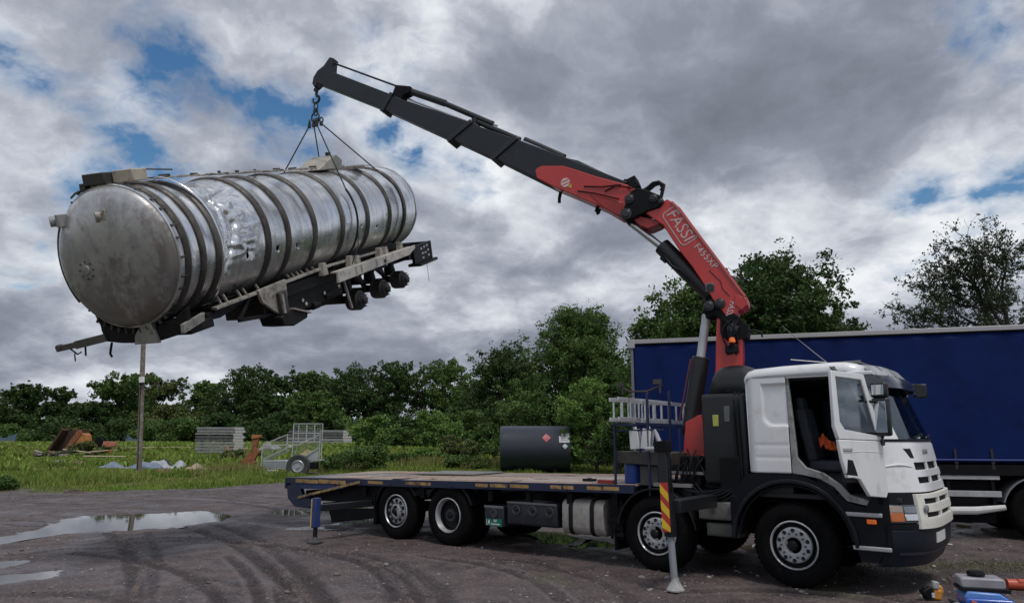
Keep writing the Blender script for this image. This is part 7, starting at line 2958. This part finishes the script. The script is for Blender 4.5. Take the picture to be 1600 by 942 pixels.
# rusty arm
pb, k = base_at(396, 727)
ra_ = thing('rusty_arm', 'rusty orange steel arm standing up beside the mesh trailer', 'scrap arm', pb)
for nm, pts, y0, y1 in (('upright', [(-2, 18), (3, 20), (6, 40), (8, 43), (-2, 44), (-4, 40)], -.12, .12), ('head', [(-5, 39), (9, 41), (9, 45), (-4, 45)], -.2, .2), ('boom', [(-14, 6), (-10, 16), (4, 26), (8, 20), (2, 8), (-6, 3)], -.2, .15), ('foot_link', [(-18, 0), (-16, 8), (-2, 12), (4, 4), (-4, 0)], -.3, .3)):
    MB().prism([(a * k, b * k) for a, b in pts], y0, y1).build(nm, RUST if nm != 'head' else mat('rust_orange', (.42, .17, .05), .8), ra_, bevel=.02)

# mesh sided trailer
pb, k = base_at(458, 742)
mt = thing('cage_trailer', 'small galvanised trailer with mesh sides and raised ramp', 'car trailer', pb, (0, 0, R(0)))
M_ = lambda x, z: (x * k, z * k)
mb = MB()
mb.prism([M_(-38, 22), M_(-37, 10), M_(-4, 8), M_(-2, 18), M_(-6, 20)], -.9, -.86)
sd1 = mb.build('side_panel', GALV, mt)
for z in (12, 15, 18):
    MB().box(-37 * k, -5 * k, -.93, -.90, z * k, (z + 1.1) * k).build('panel_rib', mat('rib_grey', (.36, .38, .40), .5, metal=.4), sd1)
mb = MB()
mb.prism([M_(-38, 21), M_(-2, 36), M_(-1, 34), M_(-35, 20)], -.85, -.80)
mb.prism([M_(18, 24), M_(42, 36), M_(42, 20), M_(26, 16)], -.85, -.80)
mb.box(-36 * k, 40 * k, -.85, 1.0, 19 * k, 20 * k)
mb.build('bed', GALV, mt, bevel=.01)
mb = MB()
fr = [((-40, 43), (-40, 12)), ((-40, 43), (-4, 58)), ((-40, 42), (10, 43)), ((10, 42), (44, 58)), ((44, 58), (44, 20)), ((-4, 58), (-4, 36)), ((-38, 22), (-4, 38)), ((20, 24), (44, 40))]
for a, b_ in fr:
    mb.bar((a[0] * k, -.9, a[1] * k), (b_[0] * k, -.9, b_[1] * k), .045, .045)
mb.build('cage_frame', mat('cage_pale', (.50, .50, .50), .45, metal=.4), mt)
mb = MB()
for a, b_ in (((-4, 74), (40, 74)), ((-4, 74), (-4, 20)), ((40, 74), (40, 20)), ((-4, 60), (40, 60)), ((-4, 47), (40, 47)), ((4, 74), (4, 47)), ((16, 74), (16, 47)), ((28, 74), (28, 47))):
    mb.bar((a[0] * k, .1, a[1] * k), (b_[0] * k, .1, b_[1] * k), .04, .04)
mb.build('ramp_frame', mat('cage_pale', (.50, .50, .50), .45), mt)
mb = MB()
for i in range(16):
    x = (-38 + i * 2.2) * k
    zt = (43 + (i * 2.2) * .42) * k
    mb.bar((x, -.9, 22 * k + i * .9 * k), (x, -.9, zt), .010, .010)
for i in range(18):
    mb.bar(((-3 + i * 2.5) * k, .1, 22 * k), ((-3 + i * 2.5) * k, .1, 72 * k), .010, .010)
for i in range(14):
    mb.bar((-3 * k, .1, (24 + i * 3.6) * k), (40 * k, .1, (24 + i * 3.6) * k), .010, .010)
for i in range(6):
    mb.bar((-38 * k, -.9, (25 + i * 3) * k), ((-6) * k, -.9, (34 + i * 3.6) * k), .010, .010)
me_ = mb.build('wire_mesh', mat('mesh_grey', (.34, .35, .34), .5, metal=.4), mt, smooth=False)
me_['kind'] = 'stuff'
mb = MB()
mb.prism([M_(8, 28), M_(20, 36), M_(27, 32), M_(20, 22), M_(9, 20)], -.2, .0)
mb.build('load_board', mat('board_straw', (.42, .36, .20), .7, var=.3, vscale=8), mt)
wl = MB().lathe([(8 * k, .06), (15.5 * k, .02), (17 * k, .06), (17 * k, .2), (15 * k, .24), (8 * k, .2)], (15 * k, -1.15, 12 * k), 'y', 32, close=False).build('tyre', mat('tyre_dusty', (.045, .045, .048), .8, var=.25), mt)
MB().lathe([(9 * k, .05), (8 * k, .02), (7 * k, .10), (3 * k, .10), (2.5 * k, .04), (0, .04)], (15 * k, -1.15, 12 * k), 'y', 24, close=False).build('rim', RIMM, wl)
MB().tube([M_(0, 0) and (-30 * k, -.9, 10 * k), (-31 * k, -.95, 0)], .04, 8).build('jockey_leg', GALV, mt)
mb = MB()
mb.box(-28 * k, -14 * k, -1.0, -.92, 5.5 * k, 7.5 * k)
mb.build('number_board', mat('board_white', (.6, .6, .6), .5), mt)
mb = MB()
mb.box(30 * k, 41 * k, -.95, -.4, 8 * k, 18 * k)
mb.build('tool_locker', CHASSIS, mt, bevel=.03)

# black cylinder storage tank
pb, k = base_at(835, 741)
ct = thing('storage_tank', 'black cylindrical storage tank on its side with a red diamond sticker', 'storage tank', pb)
r_ = 34 * k
mb = MB()
mb.lathe([(r_ * .0, -52 * k), (r_ * .90, -51.5 * k), (r_ * .98, -50 * k), (r_, -47 * k), (r_, 50.5 * k), (r_ * 1.01, 51 * k), (r_ * 1.01, 52 * k), (r_ * .97, 52.3 * k), (0, 52.3 * k)], (0, 0, r_ + .03), 'x', 64, close=False)
mb.build('shell', mat('tank_navy', (.018, .022, .035), .42, var=.1, vscale=1.5, spec=.6), ct)
for x in (-30, 30):
    MB().box(x * k - .1, x * k + .1, -r_ * .7, r_ * .7, -.06, .25).build('cradle', CHASSIS, ct)


def on_shell(x, ang, w_, h_, shape, m, nm, lift=.012):
    """a flat sticker bent onto the shell"""
    mb = MB()
    pts = shape
    n = 8
    vs = []
    V_ = []
    n_ = len(shape)
    sub = []
    for i in range(n_):
        p0, p1 = shape[i], shape[(i + 1) % n_]
        sub += [(p0[0] + (p1[0] - p0[0]) * q / 6, p0[1] + (p1[1] - p0[1]) * q / 6) for q in range(6)]
    pts = [(0, 0)] + sub
    for (a, b_) in pts:
        an = ang - b_ * h_ / r_
        V_.append((x + a * w_, -(r_ + lift) * math.cos(an) * 1.0, r_ + .03 + (r_ + lift) * math.sin(-an)))
    k_ = len(V_) - 1
    mb.add(V_, [(0, 1 + i, 1 + (i + 1) % k_) for i in range(k_)])
    return mb.build(nm, m, ct, smooth=False)


def shell_ang(py):
    v = (741 - py) * k - r_ - .03
    return -math.asin(max(-1, min(1, v / r_)))


sq = [(-.5, -.5), (.5, -.5), (.5, .5), (-.5, .5)]
dm = [(0, -.5), (.5, 0), (0, .5), (-.5, 0)]
on_shell((852 - 835) * k, shell_ang(690), 13 * k, 14 * k, dm, mat('sticker_red', (.42, .06, .09), .45, var=.2, vscale=8), 'red_sticker')
on_shell((878 - 835) * k, shell_ang(692), 15 * k, 10 * k, sq, mat('sticker_white', (.62, .60, .64), .45, var=.1), 'white_sticker')
on_shell((880 - 835) * k, shell_ang(686), 12 * k, 6 * k, sq, mat('sticker_white', (.62, .60, .64), .45), 'white_sticker', .018)
on_shell((879 - 835) * k, shell_ang(702), 8 * k, 8 * k, dm, mat('sticker_pale', (.66, .68, .72), .45), 'white_diamond_sticker')
for i in range(3):
    on_shell((878 - 835) * k, shell_ang(688.5 + i * 2.6), 10 * k, .5 * k, sq, mat('print_grey', (.25, .24, .28), .6), 'printed_line', .026)
# yellow sack
draped('yellow_sack', 'yellow sack lying in the grass between the deck and the blue trailer', 'sack', 966, 742, 16, 24, (.45, .34, .08), 12, depth=.5)
draped('straw_heap', 'small heap of straw coloured stems beside the bramble mound', 'straw', 606, 714, 10, 8, (.45, .42, .15), 13, depth=.4)


# ---- foreground bits on the yard (near the right edge)
def yard_at(px, py):
    P = ground_at(px, py)
    z = float(yard_height(np.array([P[0]]), np.array([P[1]]))[0])
    return Vector((P[0], P[1], z)), float(P[1]) / (FPX * CP)


pb, k = yard_at(1543, 958)
gen = thing('pressure_washer', 'blue and grey machine case with a black knob on the yard at bottom right', 'machine', pb, (0, 0, R(-18)))
gen.scale = (.95, .9, .92)
mb = MB()
mb.prism(rrect(-33 * k, 31 * k, 8 * k, 24 * k, .03, 4), -.22, .25)
mb.build('case', mat('case_blue', (.03, .10, .42), .3, var=.12, coat=.3), gen, bevel=.02)
mb = MB()
mb.prism([(-34 * k, 22 * k), (28 * k, 22 * k), (14 * k, 32 * k), (-28 * k, 33 * k)], -.18, .22)
mb.build('case_top', mat('case_light_blue', (.12, .26, .62), .3, var=.1), gen, bevel=.02)
mb = MB()
mb.prism(rrect(-34 * k, 26 * k, 36 * k, 52 * k, .035, 4), -.10, .22)
mb.build('upper_body', mat('case_grey', (.30, .29, .32), .45, var=.2, col2=(.30, .14, .13), fac2=(.6, .75), vscale=4), gen, bevel=.02)
MB().prism(rrect(-36 * k, 30 * k, 32 * k, 37 * k, .01, 3), -.14, .2).build('seam', BLACK, gen)
mb = MB()
mb.lathe([(.0, 0), (.085, .0), (.095, .03), (.085, .06), (0, .065)], (-8 * k, .05, 52 * k), 'z', 24)
mb.build('knob', BLACK, gen)
mb = MB()
mb.prism([(-50 * k, 15 * k), (-44 * k, 17 * k), (-28 * k, 8 * k), (33 * k, 4 * k), (33 * k, 0), (-30 * k, 4 * k)], -.26, -.18)
mb.build('base_strip', mat('strip_grey', (.34, .37, .38), .45), gen, bevel=.008)
mb = MB()
mb.prism([(-46 * k, 12 * k), (-28 * k, 6 * k), (33 * k, 1 * k), (33 * k, -4 * k), (-36 * k, -4 * k)], -.25, .25)
mb.build('base', mat('base_navy', (.01, .02, .05), .5), gen, bevel=.01)
MB().obox((-23 * k, -.24, 18 * k), (.06, .03, .045), Matrix.Rotation(.4, 3, 'Y')).build('red_catch', mat('catch_red', (.40, .08, .06), .5), gen, bevel=.01)
mb = MB()
mb.lathe([(0, 0), (.035, .0), (.042, .03), (.035, .07), (0, .075)], (0, 0, 0), 'z', 18)  # small red thing shaped as a squat round cap
o = mb.build('red_object', mat('cap_red', (.42, .04, .05), .45), None)
o.location = yard_at(1499, 914)[0]
tag(o, 'small red object on the ground left of the blue machine', 'small object')
a, k = yard_at(1574, 922)
mb = MB()
mb.tube([(0, 0, .07), (.35, .02, .06), (.9, .1, .05)], [.06, .065, .07], 14)
mb.tube([(.12, -.02, .10), (.55, .02, .10)], .035, 10)
o = mb.build('red_cylinder', mat('cylinder_red', (.50, .09, .05), .35, var=.15, col2=(.6, .35, .25), fac2=(.62, .75)), None)
o.location = a
o.rotation_euler = (0, 0, R(-12))
tag(o, 'orange red cylinder lying on the ground right of the blue machine', 'cylinder')
pb, k = yard_at(1461, 940)
tl_ = thing('power_tool', 'small black and orange power tool lying on the yard under the bumper', 'power tool', pb)
mb = MB()
mb.obox((3 * k, 0, 8 * k), (.10, .09, .12), Matrix.Rotation(.15, 3, 'Y'))
mb.obox((10 * k, .02, 14 * k), (.06, .07, .10), Matrix.Rotation(-.3, 3, 'Y'))
mb.build('body', mat('tool_orange', (.58, .25, .04), .45, var=.2), tl_, bevel=.02)
mb = MB()
mb.obox((-10 * k, .0, 10 * k), (.12, .10, .12), Matrix.Rotation(-.5, 3, 'Y'))
mb.obox((-13 * k, .0, 17 * k), (.06, .05, .04), Matrix.Rotation(-.5, 3, 'Y'))
mb.build('motor', BLACK, tl_, bevel=.015)
MB().obox((1 * k, -.02, 21 * k), (.07, .07, .09), Matrix.Rotation(.2, 3, 'Y')).build('battery', mat('battery_pale', (.38, .40, .40), .5), tl_, bevel=.015)
MB().obox((-5 * k, -.055, 8 * k), (.035, .01, .05), Matrix.Identity(3)).build('label_patch', mat('patch_white', (.6, .6, .6), .5), tl_)
for (px, py, sx, sy, sz_, c_, lab, cat_, nm) in (
        (1506, 824, .42, .16, .08, (.50, .40, .26), 'tan cardboard scrap on the ground beside the front grille', 'cardboard', 'cardboard_scrap'),
        (1538, 829, .16, .12, .05, (.30, .28, .20), 'small straw coloured scrap right of the cardboard', 'scrap', 'straw_scrap'),
        (1551, 830, .16, .10, .05, (.46, .43, .35), 'pale flat scrap between the cardboard and the white post', 'scrap', 'pale_scrap'),
        (1484, 852, .12, .08, .03, (.45, .43, .38), 'little cream scrap in front of the number plate', 'scrap', 'cream_scrap'),
        (1441, 935, .05, .05, .04, (.6, .6, .58), 'tiny white pebble left of the power tool', 'pebble', 'white_pebble'),
        (1459, 885, .06, .05, .03, (.5, .5, .45), 'tiny pale pebble in the weeds', 'pebble', 'pale_pebble'),
        (1512, 815, .25, .2, .08, (.20, .16, .15), 'brown flat stone behind the cardboard', 'stone', 'brown_stone')):
    pb, k = yard_at(px, py)
    mb = MB()
    rr_ = random.Random(px)
    n = 9
    pts = [(sx * .5 * math.cos(2 * PI * i / n) * rr_.uniform(.75, 1.1), sy * .5 * math.sin(2 * PI * i / n) * rr_.uniform(.75, 1.1)) for i in range(n)]
    mb.prism(pts, 0, sz_ * .8, ax='z')
    o = mb.build(nm, mat('bit_%02d%02d%02d' % tuple(int(c * 100) for c in c_), c_, .75, var=.25, vscale=9), None, bevel=min(.012, sz_ * .3))
    o.location = pb + Vector((0, 0, sz_ * .1))
    o.rotation_euler = (.12, .1, rr_.uniform(-.3, .3))
    tag(o, lab, cat_)
a, _ = yard_at(1556, 822)
mb = MB().tube([(0, 0, .05), (.9, -.25, .05), (1.6, -.45, .06)], .048, 12)
o = mb.build('white_post', mat('post_white', (.68, .68, .70), .45), None)
o.location = a
tag(o, 'white plastic post lying on the ground beside the blue trailer', 'post')
